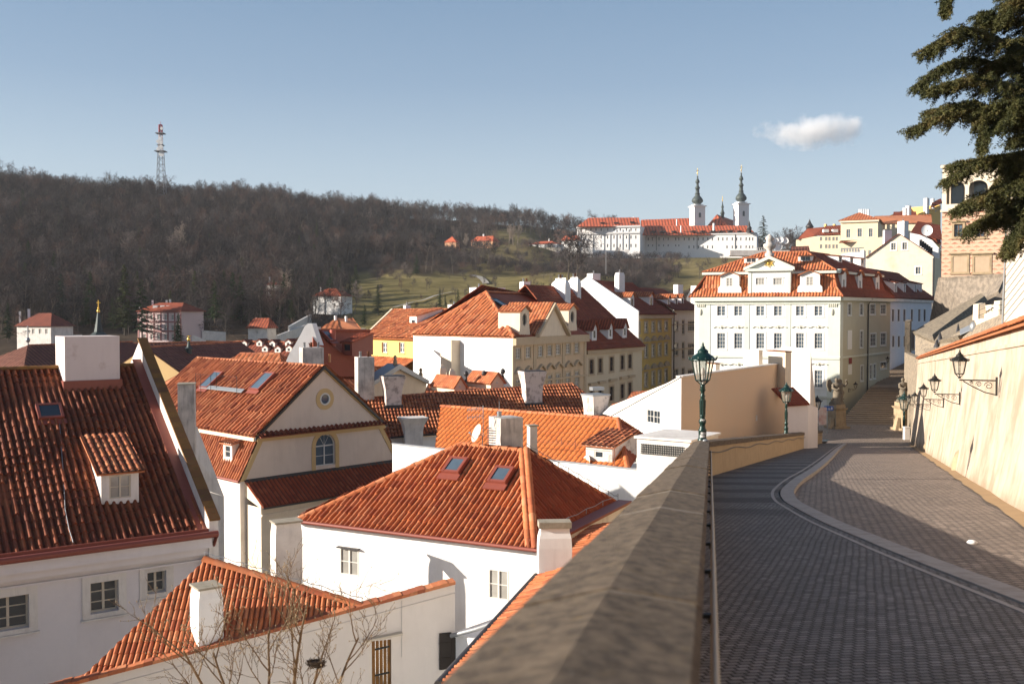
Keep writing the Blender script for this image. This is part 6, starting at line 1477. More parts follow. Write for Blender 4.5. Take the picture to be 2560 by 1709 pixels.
# dormers
for x, y in ((417, 436), (1090, 430)):
    q = fF.px(zx(x), zy(y)); c0 = f2.pt(q[0], q[1] - .0, .0); w_ = 2.5
    f3_ = Face(c0 - fF.U * w_ / 2, c0 + fF.U * w_ / 2); h = 2.1; arc = [(w_ / 2 + w_ / 2 * cos(t), h + .55 * sin(t)) for t in np.linspace(0, pi, 9)]
    m = MB(); m.wall(f3_.A, f3_.U, f3_.N, [(-.35, -.1), (w_ + .35, -.1), (w_ + .3, .6), (w_, .9), (w_, h)] + arc[1:-1] + [(0, h), (0, .9), (-.3, .6)], [rect((w_ / 2 - .45, .75, w_ / 2 + .45, 1.95))], .1)
    for s in (0, w_): m.face([f3_.pt(s, -.1), f3_.pt(s, h), f3_.pt(s, h, -3), f3_.pt(s, -.1, -3)])
    o = m.build('dormer', GREENW, G); window(o, f3_.pt(w_ / 2, 1.35, -.05), f3_.U, .9, 1.2, 2, 3, WOODW, GLASSL, sub=False, t=.09)
    tp = [f3_.pt(a, b_ + .05, .35) for a, b_ in arc]; tiles('dormer_roof', [[tp[0] + fF.U * .3 , tp[4] + Z * .1, tp[4] + Z * .1 - fF.N * 3.6, tp[0] + fF.U * .3 - fF.N * 3.6], [tp[-1] - fF.U * .3, tp[4] + Z * .1, tp[4] + Z * .1 - fF.N * 3.6, tp[-1] - fF.U * .3 - fF.N * 3.6]], ORANGE, o, per=.35, ns=5)
for x, y in ((1410, 420), (1545, 424), (1690, 430)):
    q = fS.px(zx(x), zy(y)); c0 = fS.pt(q[0], 1.0, -.55)
    dormer(G, c0, fS.U, fS.N, 1.8, 2.2, 2.4, GREENW, ORANGE, rise=.55, win=(.7, 1.2, 2, 3), roofkind='gable', per=.35, ov_=.3)
pT = plane_n(K_[0], K_[1], T_[0]); pS = plane_n(K_[1], K_[2], T_[1])
for x, y in ((598, 195), (1052, 180)):
    q = hit(zx(x), zy(y), K_[0], pT); dormer(G, q, fF.U, fF.N, 1.9, .8, 2.6, WHITE, ORANGE, rise=-.15 + .25, win=(1.3, .6, 2, 1), per=.4)
for x, y in ((1345, 190), (1440, 195), (1530, 205)):
    q = hit(zx(x), zy(y), K_[1], pS); dormer(G, q, fS.U, fS.N, 1.5, .9, 4.2, WHITE, DARKT, rise=.5, win=(.8, .6, 1, 1), frame=WOODB, per=.4)
fchim(G, 1715, 1745, 711, 745, 125, 20, WHITE) if 0 else None
# wall lanterns on the house and pipe
# ================================================================== white house up the stairs
W0, W1 = P(2226, 745, 140), P(2330, 748, 163); W1.z = W0.z; dw_ = U2(W0, W1)
HW = thing('white_stair_house', lev(W0, -14), 'bluish white house with tall dark narrow windows beside the upper stairs', 'house')
fW = Face(W0, W1); wl = []
for x in (1787, 1834, 1882, 1945, 2007, 2052): wl.append((*fW.box(zx(x - 8), zy(690), zx(x + 8), zy(572)), 1, 2))
for x in (1789, 1836, 1884): wl.append((*fW.box(zx(x - 8), zy(905), zx(x + 8), zy(795)), 1, 2))
wl.append((*fW.box(zx(2000), zy(820), zx(2014), zy(775)), 1, 1))
dr_b = fW.box(zx(1932), zy(922), zx(1958), zy(755))
facade(HW, fW, [(0, -16), (fW.L, -16), (fW.L, 0), (0, 0)], wl, plaster('blue_white_render', (.66, .68, .72), (.45, .45, .46), .2, 1, .15), rev=.2, frame=WOODB, glass=GLASS, surround=WHITE, sw=.2, tk=.07)
m = MB(); m.box(fW.pt(dr_b[0], dr_b[1], -.0), fW.U * (dr_b[2] - dr_b[0]), Z * (dr_b[3] - dr_b[1]), fW.N * .06); m.build('door', WOODB, HW)
m = MB(); m.box(fW.pt(dr_b[0] - .3, dr_b[1], -.0), fW.U * .3, Z * (dr_b[3] - dr_b[1]), fW.N * .12); m.box(fW.pt(dr_b[2], dr_b[1], -.0), fW.U * .3, Z * (dr_b[3] - dr_b[1]), fW.N * .12); m.box(fW.pt(dr_b[0] - .4, dr_b[3], -.0), fW.U * (dr_b[2] - dr_b[0] + .8), Z * .3, fW.N * .2); m.build('door_frame', STONE, HW)
m = MB(); moulding(m, fW, -.1, fW.L + .2, -.5, .5, .35); m.build('cornice', WHITE2, HW)
wa_, wb_ = W0 + fW.N * .4, W1 + fW.N * .5 + dw_ * .5; wr0 = P(2165, 673, 146); wr1 = P(2245, 677, 160); wr1.z = wr0.z
tiles('roof', [[wa_ - dw_ * 5, wa_, wb_, wr1, wr0]], DARKT, HW, per=.4, course=.5, amp=.05, step=.03, ns=4); pw_ = plane_n(wa_, wb_, wr1)
tiles('hip_end', [[wb_, wb_ + V((-7, 5, 0)), wr1]], DARKT, HW, per=.5, ns=3)
for x, y in ((1812, 445), (1885, 445), (1977, 447), (2022, 447)):
    q = hit(zx(x), zy(y), wa_, pw_); dormer(HW, q, fW.U, fW.N, 1.5, 1.7, 3.6, WHITE, DARKT if x < 2000 else REDT, rise=.9, win=(.75, 1.35, 1, 2), frame=WOODW, per=.4)
pipe(HW, [fW.pt(fW.L + .1, 0, .3), fW.pt(fW.L + .1, -14, .3)], .12)
# ================================================================== cream gable house higher up
KS = 1.0
def simple_house(name, label, px_poly, Y, mat, wins=(), depth=12, roof=None, roofmat=None, rot=0., nx=2, ny=2, frame=None, sub=False, surround=None, dz=-30, sw=.2, eave=None):
    """gable or block front given by its picture outline (roofline points left to right), then run back"""
    rot = rot or -(px_poly[-1][0] - px_poly[0][0]) / F * Y * .38; a, b_ = P(px_poly[0][0], px_poly[0][1], Y), P(px_poly[-1][0], px_poly[-1][1], Y + rot); f = Face(lev(a, 0), lev(b_, 0)); pts = [f.px(u, v) for u, v in px_poly]
    root = thing(name, lev((a + b_) / 2, dz), label, 'house'); poly = [(0, dz), (pts[-1][0], dz)] + [(x, z) for x, z in reversed(pts)]
    facade(root, f, poly, [(*f.box(*w[:4]), *(w[4:] or (nx, ny))) for w in wins], mat, rev=.15, frame=frame or WOODW, glass=GLASSB, surround=surround, sub=sub, tk=.08, sw=sw)
    m = MB(); bk_ = -f.N * depth
    for s, z in ((pts[0][0], pts[0][1]), (pts[-1][0], pts[-1][1])):
        q = [f.pt(s, dz), f.pt(s, dz) + bk_, f.pt(s, z) + bk_, f.pt(s, z)]; m.face(q)
    m.face([f.pt(0, dz) + bk_, f.pt(pts[-1][0], dz) + bk_, f.pt(pts[-1][0], pts[-1][1]) + bk_, f.pt(0, pts[0][1]) + bk_]); m.build('side_wall', mat, root); polys = []
    if roofmat:
        for (x0, z0), (x1, z1) in zip(pts, pts[1:]):
            e = .3; polys.append([f.pt(x0, z0 + .05, e), f.pt(x1, z1 + .05, e), f.pt(x1, z1 + .05, 0) + bk_, f.pt(x0, z0 + .05, 0) + bk_])
        tiles('roof', polys, roofmat, root, per=.5, ns=3)
    return root, f, pts
YG = 185
r_, f_, _ = simple_house('cream_gable_house', 'tall cream house with a broad plain gable behind the stair houses', [(2163, 645), (2247, 584), (2334, 641)], YG, plaster('patchy_cream_render', (.72, .65, .52), (.55, .38, .2), .55, .8, .1), wins=[(2228, 607, 2240, 625, 2, 3), (2256, 606, 2268, 624, 2, 3), (2289, 667, 2302, 685, 2, 2)], depth=22, roofmat=DARKT, frame=WOODC, surround=WHITE, dz=-20)
m = MB(); 
for i in range(6): q = f_.pt(f_.px(2300 + i * 5, 612 + i * 3.6)[0], f_.px(2300 + i * 5, 612 + i * 3.6)[1], -4 - i * .5); m.cbox(q, f_.U, .5, .5, 1.2)
m.build('roof_vents', DARKM, r_); fchim(r_, 2252, 2273, 552, 600, 192, 20, WHITE, pots=1); fchim(r_, 2209, 2232, 575, 625, 200, 20, WHITE, split=.9)
pipe(r_, [f_.pt(f_.L, f_.px(2334, 645)[1], .2), f_.pt(f_.L, -12, .2)], .15)
sdw = Face(f_.pt(f_.L, 0), f_.pt(f_.L, 0) - f_.N * 18 + f_.U * 2.5)
m = MB(); m.wall(sdw.A, sdw.U, sdw.N, [(0, -20), (sdw.L, -20), (sdw.L, f_.px(2334, 643)[1]), (0, f_.px(2334, 643)[1])]); m.build('ochre_side', YELP, r_)
# yellow palace group along the skyline
r_, f_, _ = simple_house('yellow_hipped_palace', 'pale yellow palace block with orange hipped roof and a row of white chimneys', [(2102, 553), (2195, 549)], 300, YELP, wins=[(2116, 573, 2126, 594), (2144, 571, 2155, 592), (2172, 571, 2182, 592)], depth=22, frame=WOODC, surround=CREAML, sw=.35, dz=-5)
a, b_ = f_.pt(-.7, f_.px(2102, 552)[1], .7), f_.pt(f_.L + .7, f_.px(2102, 552)[1], .7); ap = P(2148, 531, 312); bk_ = -f_.N * 24
tiles('roof', [[a, b_, ap], [b_, b_ + bk_, ap], [a, ap, a + bk_]], ORANGE, r_, per=.8, ns=3)
for i in range(5): fchim(r_, 2147 + i * 5.6, 2151.5 + i * 5.6, 523, 545, 314 + i, 30, WHITE, under=3)
m = MB(); moulding(m, f_, -.3, f_.L + .3, f_.px(2102, 601)[1], .4, .4); moulding(m, f_, -.3, f_.L + .3, f_.px(2102, 557)[1], .6, .6); m.build('cornice', CREAML, r_)
q = Face(f_.pt(f_.L, 0), f_.pt(f_.L, 0) + V((7, 16, 0))); zt = f_.px(2102, 553)[1]
facade(r_, q, [(0, -10), (q.L, -10), (q.L, zt - 1), (0, zt)], [(3, zt - 8, 4.6, zt - 4.6, 2, 2), (8, zt - 8, 9.6, zt - 4.6, 2, 2), (13, zt - 8, 14.6, zt - 4.6, 2, 2)], YELP, sub=False, name='side_facade')
r_, f_, _ = simple_house('long_orange_roof_wing', 'long pale yellow wing with plain orange roof on the right skyline', [(2195, 559), (2330, 556)], 318, YELP, depth=14, dz=-5)
a, b_ = f_.pt(0, f_.px(2195, 559)[1], .5), f_.pt(f_.L, f_.px(2330, 556)[1], .5); t0, t1 = P(2185, 540, 330), P(2328, 536, 330); tiles('roof', [[a, b_, t1, t0]], ORANGE, r_, per=.9, ns=3)
fchim(r_, 2260, 2268, 519, 545, 330, 20, WHITE, pots=1); fchim(r_, 2268, 2279, 514, 545, 332, 20, WHITE, pots=1)
tiles('upper_roof', [[P(2232, 540, 334), P(2292, 540, 334), P(2290, 529, 340), P(2234, 530, 340)]], REDT, r_, per=.9, ns=3)
r_, f_, _ = simple_house('far_pale_yellow_house', 'pale yellow house with dark orange roof and two white dormers left of the hipped palace', [(1990, 600), (2035, 591), (2101, 588)], 400, YELP, wins=[(x, y, x + 6, y + 10) for x in (2050, 2063, 2071, 2081, 2089) for y in (592, 611)], depth=14, frame=WOODC, dz=0)
a, c_, b_ = P(1990, 600, 399), P(2036, 589, 399), P(2103, 587, 399); tiles('roof', [[P(1992, 599, 399), P(2040, 589, 399), P(2066, 567, 412), P(2018, 571, 412)], [P(2034, 589, 398), P(2102, 588, 398), P(2102, 563, 410), P(2064, 567, 410)]], REDT, r_, per=.9, ns=3)
for u in (2064, 2087): m = MB(); q = P(u, 581, 401); m.cbox(q, V((1, 0, 0)), 2.0, 2, 1.2); m.build('dormer', WHITE, r_)
for u in (2062, 2084): fchim(r_, u, u + 6, 560, 570, 412, 20, YEL)
r_, f_, _ = simple_house('yellow_terrace_block', 'pale yellow terrace wall with a narrow red lean-to roof below the hipped palace', [(2098, 606), (2206, 592)], 290, YELP, wins=[(2171, 625, 2178, 637)], depth=8, dz=-5)
tiles('roof', [[P(2097, 607, 288), P(2156, 604, 288), P(2156, 601, 290), P(2100, 603, 290)]], REDT, r_, per=.8, ns=3)
# dark red roof and white curved-topped wall left of the sgraffito palace
r_, f_, _ = simple_house('red_roof_behind_gable', 'white curved wall with a deep red roof and a round dish beside the decorated palace', [(2275, 582), (2300, 587), (2330, 600), (2348, 620)], 205, WHITE, depth=6, dz=-10)
tiles('roof', [[P(2275, 583, 206), P(2352, 612, 206), P(2350, 563, 216), P(2290, 564, 216)]], REDT, r_, per=.6, ns=3)
dish('satellite_dish', P(2317, 577, 200), V((-.3, -1, .25)), 1.15, 'round dish aerial on a tall pole in front of the deep red roof', WHITE)
r_, f_, _ = simple_house('far_yellow_castle_wing', 'bright yellow wing with striped roofs climbing behind the long orange roof', [(2294, 535), (2325, 522), (2352, 512)], 360, YEL, depth=12, dz=10, rot=10, wins=[(2338 + i * 3.4, 524 - i * 1.8, 2340 + i * 3.4, 530 - i * 1.8, 1, 1) for i in range(4)])
tiles('roof', [[P(2325, 521, 359), P(2356, 508, 367), P(2352, 496, 372), P(2330, 506, 366)]], REDT, r_, per=.8, ns=3)
fchim(r_, 2313, 2324, 495, 520, 362, 20, WHITE, pots=2); fchim(r_, 2330, 2337, 496, 510, 366, 20, WHITE)
# ================================================================== palace with diamond sgraffito
sgr, t, b = newmat('diamond_sgraffito'); uvn = N_(t, 'ShaderNodeUVMap').outputs[0]
sp = N_(t, 'ShaderNodeSeparateXYZ'); t.links.new(uvn, sp.inputs[0])
row = math_(t, 'FLOOR', sp.outputs[1]); fy_ = math_(t, 'FRACT', sp.outputs[1]); off = math_(t, 'MULTIPLY', math_(t, 'MODULO', row, 2.), .5)
fx_ = math_(t, 'FRACT', math_(t, 'ADD', sp.outputs[0], off)); ax = math_(t, 'ABSOLUTE', math_(t, 'SUBTRACT', fx_, .5))
tri = math_(t, 'LESS_THAN', math_(t, 'ADD', math_(t, 'MULTIPLY', ax, 1.1), fy_), .5)
edge = math_(t, 'MAXIMUM', math_(t, 'GREATER_THAN', ax, .475), math_(t, 'GREATER_THAN', fy_, .95))
g = N_(t, 'ShaderNodeNewGeometry').outputs['Position']; wear = ramp(t, noi(t, g, 1.2, 5, .7), [(.35, (1, 1, 1)), (.75, (.25, .25, .25))])
c = mix(t, math_(t, 'MULTIPLY', noi(t, g, .6, 5), .4), (.62, .42, .29), (.50, .30, .20)); c = mix(t, math_(t, 'MULTIPLY', edge, .45), c, (.45, .22, .13))
c = mix(t, math_(t, 'MULTIPLY', tri, math_(t, 'MULTIPLY', wear, .85)), c, (.30, .07, .035)); t.links.new(c, b.inputs['Base Color']); b.inputs['Roughness'].default_value = .9
YP = 130
S0, S1 = P(2352, 784, YP + 8), P(2600, 780, YP + 2); fP = Face(lev(S0, 0), lev(S1, 0))
PL = thing('sgraffito_palace', lev(S0, -14), 'renaissance palace patterned with orange diamond sgraffito and an arched loggia on top', 'palace')
zb0, zt0, zc0 = fP.px(2352, 705)[1], fP.px(2352, 528)[1], fP.px(2352, 420)[1]
pb = [fP.box(2385, 560, 2407, 592), fP.box(2382, 640, 2418, 680), fP.box(2436, 640, 2474, 680), fP.box(2440, 560, 2462, 592)]
m = MB(); m.wall(fP.A, fP.U, fP.N, [(0, zb0), (fP.L, zb0), (fP.L, zt0), (0, zt0)], [rect(pb[0]), rect(pb[3])], .25)
L2 = fP.pt(0, 0); m.face([fP.pt(0, zb0, -14), fP.pt(0, zb0), fP.pt(0, zt0), fP.pt(0, zt0, -14)])
o = m.build('sgraffito_wall', sgr, PL); me = o.data; uv = me.uv_layers.new(name='UVMap')
for lp in me.loops:
    co = me.vertices[lp.vertex_index].co + ORG[PL.name]; uv.data[lp.index].uv = ((co - fP.A).dot(fP.U) / 1.1 + (co.y * .0), (co.z - zb0) / .52)
for k in (0, 3): 
    w = pb[k]; window(PL, fP.pt((w[0] + w[2]) / 2, (w[1] + w[3]) / 2, -.2), fP.U, w[2] - w[0], w[3] - w[1], 2, 3, WOODB, GLASSB, t=.09)
m = MB()
for w in pb:
    for a, b0_, c_, d in ((w[0] - .28, w[1] - .2, w[0], w[3] + .3), (w[2], w[1] - .2, w[2] + .28, w[3] + .3), (w[0], w[3], w[2], w[3] + .3), (w[0], w[1] - .2, w[2], w[1])): m.box(fP.pt(a, b0_, -.01), fP.U * (c_ - a), Z * (d - b0_), fP.N * .1)
    m.box(fP.pt(w[0] - .5, w[3] + .3, -.01), fP.U * (w[2] - w[0] + 1), Z * .18, fP.N * .35); m.box(fP.pt(w[0] - .4, w[1] - .32, -.01), fP.U * (w[2] - w[0] + .8), Z * .13, fP.N * .2)
m.build('window_surround', STONE, PL)
for w in pb[1:3]: m = MB(); m.box(fP.pt(w[0], w[1], 0), fP.U * (w[2] - w[0]), Z * (w[3] - w[1]), fP.N * .03); m.build('blind_panel', BEIGE, PL)
m = MB(); m.wall(fP.A, fP.U, fP.N, [(-.4, zb0 - 12), (fP.L, zb0 - 12), (fP.L, zb0), (0, zb0)]); m.face([fP.pt(-.4, zb0 - 12), fP.pt(0, zb0), fP.pt(0, zb0, -14), fP.pt(-.4, zb0 - 12, -14)]); moulding(m, fP, -.1, fP.L, zb0 - .2, .25, .15); m.build('rubble_base', plaster('grey_rubble_base', (.30, .25, .20), (.15, .12, .10), .85, 2.5, .6, .42, .6), PL)
# loggia
ar = []; x = fP.px(2366, 500)[0]; wA = fP.px(2412, 500)[0] - x; pit = fP.px(2430, 500)[0] - x - .4
zs = fP.px(2366, 472)[1]
for k in range(4):
    xl = x + k * pit; ar.append([(xl, zt0 + .9), (xl + wA, zt0 + .9), (xl + wA, zs)] + [(xl + wA / 2 + wA / 2 * cos(t), zs + wA / 2 * .8 * sin(t)) for t in np.linspace(0, pi, 10)][1:-1] + [(xl, zs)])
m = MB(); m.wall(fP.A, fP.U, fP.N, [(0, zt0), (fP.L, zt0), (fP.L, zc0), (0, zc0)], ar, .6); xe = x
arS = [[(3, zt0 + .9), (6, zt0 + .9), (6, zs)] + [(4.5 + 1.5 * cos(t), zs + 1.2 * sin(t)) for t in np.linspace(0, pi, 10)][1:-1] + [(3, zs)]]
fQ = Face(fP.pt(0, 0, -9), fP.pt(0, 0)); m.wall(fQ.A, fQ.U, fQ.N, [(0, zt0), (fQ.L, zt0), (fQ.L, zc0), (0, zc0)], arS, .6); m.build('loggia_wall', CREAML, PL)
m = MB(); m.box(fP.pt(.7, zt0 + .4, -3.4), fP.U * (fP.L - 1), Z * (zc0 - zt0 - .5), -fP.N * .3); m.build('inner_wall', WHITE2, PL)
m = MB()
for k in range(4): m.box(fP.pt(x + k * pit + .4, zt0 + .5, -2.6), fP.U * (wA - .8), Z * 3.6, -fP.N * .08)
m.build('loggia_glazing', GLASSB, PL)
m = MB()
for k in range(4):
    for i in range(6): m.lathe([(.08, 0), (.14, .25), (.07, .55), (.1, .7)], fP.pt(x + k * pit + (i + .5) * wA / 6, zt0 + .1, -.25), 6)
    m.box(fP.pt(x + k * pit, zt0 + .8, -.4), fP.U * wA, Z * .12, fP.N * .3)
m.build('balustrade', STONE, PL)
m = MB(); moulding(m, fP, -.2, fP.L, zt0 - .15, .3, .3); moulding(m, fP, -.2, fP.L, zc0 - .1, .4, .6); m.build('cornice', CREAML, PL)
m = MB(); m.face([fP.pt(-.3, zc0 + .32, .6), fP.pt(fP.L, zc0 + .32, .6), fP.pt(fP.L, zc0 + .4, -14), fP.pt(-.3, zc0 + .4, -14)]); m.build('roof', REDT, PL)
# pale clad wall at the right edge
f_ = Face(P(2508, 800, 72), P(2640, 790, 60)); CW = thing('pale_clad_wall', f_.A, 'pale clad wall with thin slanting joints rising at the right edge above the terrace', 'wall')
z0_, z1_ = P(2508, 810, 72).z, P(2540, 600, 70).z; m = MB(); m.wall(lev(f_.A, 0), f_.U, f_.N, [(0, z0_ - 2), (f_.L, z0_ - 2), (f_.L, z1_ + 2), (.9, z1_ + 1.5)]); m.build('wall', plaster('pale_cladding', (.62, .52, .42), (.5, .4, .3), .2, 1, .05), CW)
m = MB()
for i in range(11): m.box(lev(f_.A, z0_ + i * .55) + f_.N * .01 + f_.U * (.05 + i * .06), f_.U * 6 + Z * 2., Z * .035, f_.N * .03)
m.tube([lev(f_.A, z0_ - 2) + f_.N * .1, lev(f_.A, z1_ + 1.5) + f_.U * .9 + f_.N * .1], .06, 6); m.build('joints', GREYM, CW)
# stair parapet, buttress roofs, terrace between wall and palace
TR = thing('stone_terrace', P(2400, 800, 100), 'stone terraces, parapets and sloping slab roofs climbing between the ochre wall and the palace', 'terrace')
RUB = plaster('rough_stone_masonry', (.34, .27, .19), (.13, .11, .09), .8, 6, .3, .42, .6); SLAB = plaster('stone_slab_roof', (.27, .22, .155), (.11, .09, .07), .85, 5, .3, .42, .6)
def pp(*q): return [P(*x) for x in q]
def slab(pts, mat, name, th=.4):
    m = MB(); p = [P(*x) for x in pts]; n = (p[1] - p[0]).cross(p[2] - p[0]).normalized(); n = n if n.y < 0 else -n; m.loft([[x - n * th for x in p], p]); 
    return m.build(name, mat, TR)
slab([(2296, 905, 104), (2296, 842, 110), (2350, 866, 100), (2330, 905, 98)], RUB, 'corner_masonry')
slab([(2290, 843, 112), (2320, 822, 125), (2460, 745, 120), (2470, 752, 116), (2340, 850, 104), (2345, 868, 100)], SLAB, 'coping_run', .7)
slab([(2340, 862, 98), (2356, 838, 104), (2440, 792, 104), (2500, 785, 96), (2480, 815, 90), (2400, 850, 88)], SLAB, 'slab_roof')
slab([(2310, 880, 103), (2345, 868, 100), (2500, 800, 80), (2560, 780, 76), (2560, 860, 70), (2330, 905, 90)], RUB, 'lower_masonry')
slab([(2325, 822, 140), (2420, 775, 128), (2500, 735, 120), (2520, 690, 122), (2350, 700, 134)], plaster('rubble_slope', (.27, .22, .17), (.13, .11, .09), .8, 3, .3, .42, .6), 'retaining_base')
slab([(2444, 800, 92), (2446, 760, 92), (2463, 757, 92), (2466, 790, 92)], CREAML, 'gate_pier', 1.)
slab([(2498, 790, 84), (2500, 752, 84), (2516, 750, 84), (2518, 790, 84)], CREAML, 'gate_pier', 1.)
slab([(2444, 830, 86), (2446, 798, 86), (2560, 785, 78), (2560, 830, 78)], CREAM, 'low_wall', .3)
for i in range(9):
    m = MB(); a, b_ = P(2464, 790 - i * 3.4, 90 + i * .8), P(2500, 788 - i * 3.6, 86 + i * .8); m.box(a, b_ - a, V((.3, .9, 0)), Z * -.2); m.build('step', CREAML, TR)
m = MB()
for u, v in ((2448, 800), (2480, 788), (2530, 785)): q = P(u, v, 84); m.tube([q, q + Z * 1.35], .02, 4)
for k in (.4, .85, 1.3): m.tube([P(2448, 800, 84) + Z * k, P(2480, 788, 84) + Z * k, P(2530, 785, 84) + Z * k, P(2560, 782, 84) + Z * k], .014, 4)
m.build('railing', BLACKI, TR)
for u, v, h in ((2342, 862, .8), (2350, 850, 1.1), (2395, 838, 1.4)):
    m = MB(); q = P(u, v + 6, 96); m.lathe([(.35, 0), (.02, h)], q, 4); m.build('slate_spike', plain('dark_slate', (.05, .05, .055)), TR)
m = MB(); m.box(P(2400, 838, 88), P(2436, 822, 86) - P(2400, 838, 88), V((.6, 1.4, .4)), Z * .1); m.ball(P(2434, 818, 86), .35, .35, .5); m.build('lead_cover', GREYM, TR)

# ================================================================== the monastery on the hill
def zx2(x): return 1380 + x / 3.2625
def zy2(y): return 400 + y / 3.2625
YM = 700
MO = thing('hill_monastery', P(1660, 632, YM), 'long white monastery with red roofs crowning the hill behind the town', 'monastery')
MW = plaster('far_white_render', (.80, .77, .74), (.6, .56, .52), .2, .1, .05); MR = tilemat('far_red_roof', [(.60, .13, .06), (.64, .15, .065), (.56, .12, .055)], 0, dark=.15)
def block(x0, x1, ye, yb, Y, dep, wins, nm):
    a, b_ = P(zx2(x0), zy2(ye), Y + (zx2(x1) - zx2(x0)) * .05), P(zx2(x1), zy2(ye), Y - (zx2(x1) - zx2(x0)) * .03); b_.z = a.z; f = Face(a, b_); hb_ = f.px(zx2(x0), zy2(yb))[1] - 6
    ws = [f.box(zx2(x - 5.5), zy2(y + hh), zx2(x + 5.5), zy2(y - hh)) for x, y, hh in wins]
    m = MB(); m.wall(f.A, f.U, f.N, [(0, hb_), (f.L, hb_), (f.L, 0), (0, 0)], [rect(w) for w in ws], .5)
    for s in (0, f.L): m.face([f.pt(s, hb_), f.pt(s, hb_, -dep), f.pt(s, 0, -dep), f.pt(s, 0)])
    m.build(nm, MW, MO)
    for w in ws[:]: window(MO, f.pt((w[0] + w[2]) / 2, (w[1] + w[3]) / 2, -.35), f.U, w[2] - w[0], w[3] - w[1], 1, 1, MW, GLASS, sub=False, t=.12)
    return f
xs = (238, 277, 317, 358, 401, 454, 506, 557, 608, 645, 684)
f1_ = block(205, 718, 545, 760, YM - 6, 34, [(x, 568, 11) for x in xs] + [(x, 629, 13) for x in xs] + [(x, 698, 13) for x in xs[4:]], 'library_wing')
xr = (785, 820, 872, 909, 947, 1008, 1034, 1079, 1117, 1156, 1194, 1232, 1270, 1309, 1358, 1394, 1428, 1471, 1507, 1541, 1584, 1612, 1638)
f2_ = block(718, 1670, 612, 750, YM, 16, [(x, 644, 12) for x in xr] + [(x, 697, 7) for x in xr[:7]] + [(x, 709, 11) for x in xr[8:14] + xr[16:]], 'long_wing')
m = MB(); moulding(m, f1_, -.5, f1_.L + .5, -1.2, 1.2, .8); moulding(m, f1_, 0, f1_.L, f1_.px(1500, zy2(606))[1], 1.2, .8); moulding(m, f2_, 0, f2_.L, -1, 1, .6)
for x in (240, 340, 430, 480, 530, 580, 630): s = f1_.px(zx2(x - 10), 600)[0]; m.box(f1_.pt(s, f1_.px(1500, zy2(735))[1], -.1), f1_.U * .6, Z * 14, f1_.N * .5)
m.build('mouldings', plain('far_grey_trim', (.66, .64, .62)), MO)
m = MB()
for x in (850, 1182, 1492): s = f2_.px(zx2(x), 600)[0]; m.box(f2_.pt(s, f2_.px(1500, 628)[1], 0), f2_.U * .35, Z * 14, f2_.N * .3)
m.build('downpipe', DARKM, MO)
def far_tiles(nm, polys): tiles(nm, polys, MR, MO, per=2.2, course=2.5, amp=.1, step=.1, ns=3)
a = YM - 7
far_tiles('library_roof', [pp((zx2(203), zy2(545), a), (zx2(720), zy2(543), a), (zx2(708), zy2(470), a + 16), (zx2(300), zy2(472), a + 16)), pp((zx2(720), zy2(543), a), (zx2(720), zy2(543) + 2, a + 32), (zx2(708), zy2(470), a + 16)), pp((zx2(203), zy2(545), a), (zx2(300), zy2(472), a + 16), (zx2(215), zy2(545), a + 32))])
far_tiles('long_roof', [pp((zx2(718), zy2(613), YM - 1), (zx2(1672), zy2(611), YM - 1), (zx2(1590), zy2(535), YM + 12), (zx2(760), zy2(537), YM + 12))])
far_tiles('inner_roof', [pp((zx2(722), zy2(560), YM + 20), (zx2(1135), zy2(560), YM + 20), (zx2(1130), zy2(474), YM + 34), (zx2(724), zy2(498), YM + 34))])
far_tiles('church_roof', [pp((zx2(1268), zy2(535), YM + 20), (zx2(1420), zy2(535), YM + 16), (zx2(1342), zy2(446), YM + 30)), pp((zx2(1420), zy2(535), YM + 16), (zx2(1490), zy2(535), YM + 45), (zx2(1484), zy2(495), YM + 60), (zx2(1342), zy2(446), YM + 30))])
for x, y0, y1, w_ in ((337, 468, 500, 5), (373, 476, 505, 5), (604, 480, 500, 6), (1018, 483, 540, 4), (1052, 535, 605, 4), (1322, 515, 565, 8), (665, 463, 475, 5)):
    fchim(MO, zx2(x - w_), zx2(x + w_), zy2(y0), zy2(y1), YM + 2 if y1 > 550 else YM + 12, 20, MW, under=2)
for x, y in [(412, 522), (520, 522), (652, 516), (828, 592), (904, 592), (994, 592), (1152, 590), (1230, 590), (1308, 590), (1380, 590), (1452, 590), (1528, 590), (1602, 590)]:
    m = MB(); m.cbox(P(zx2(x), zy2(y), YM + (1 if y > 560 else -1)), V((1, 0, 0)), 2.6, 4, 1.1, 0, .3); m.build('eyebrow_dormer', DARKM, MO)
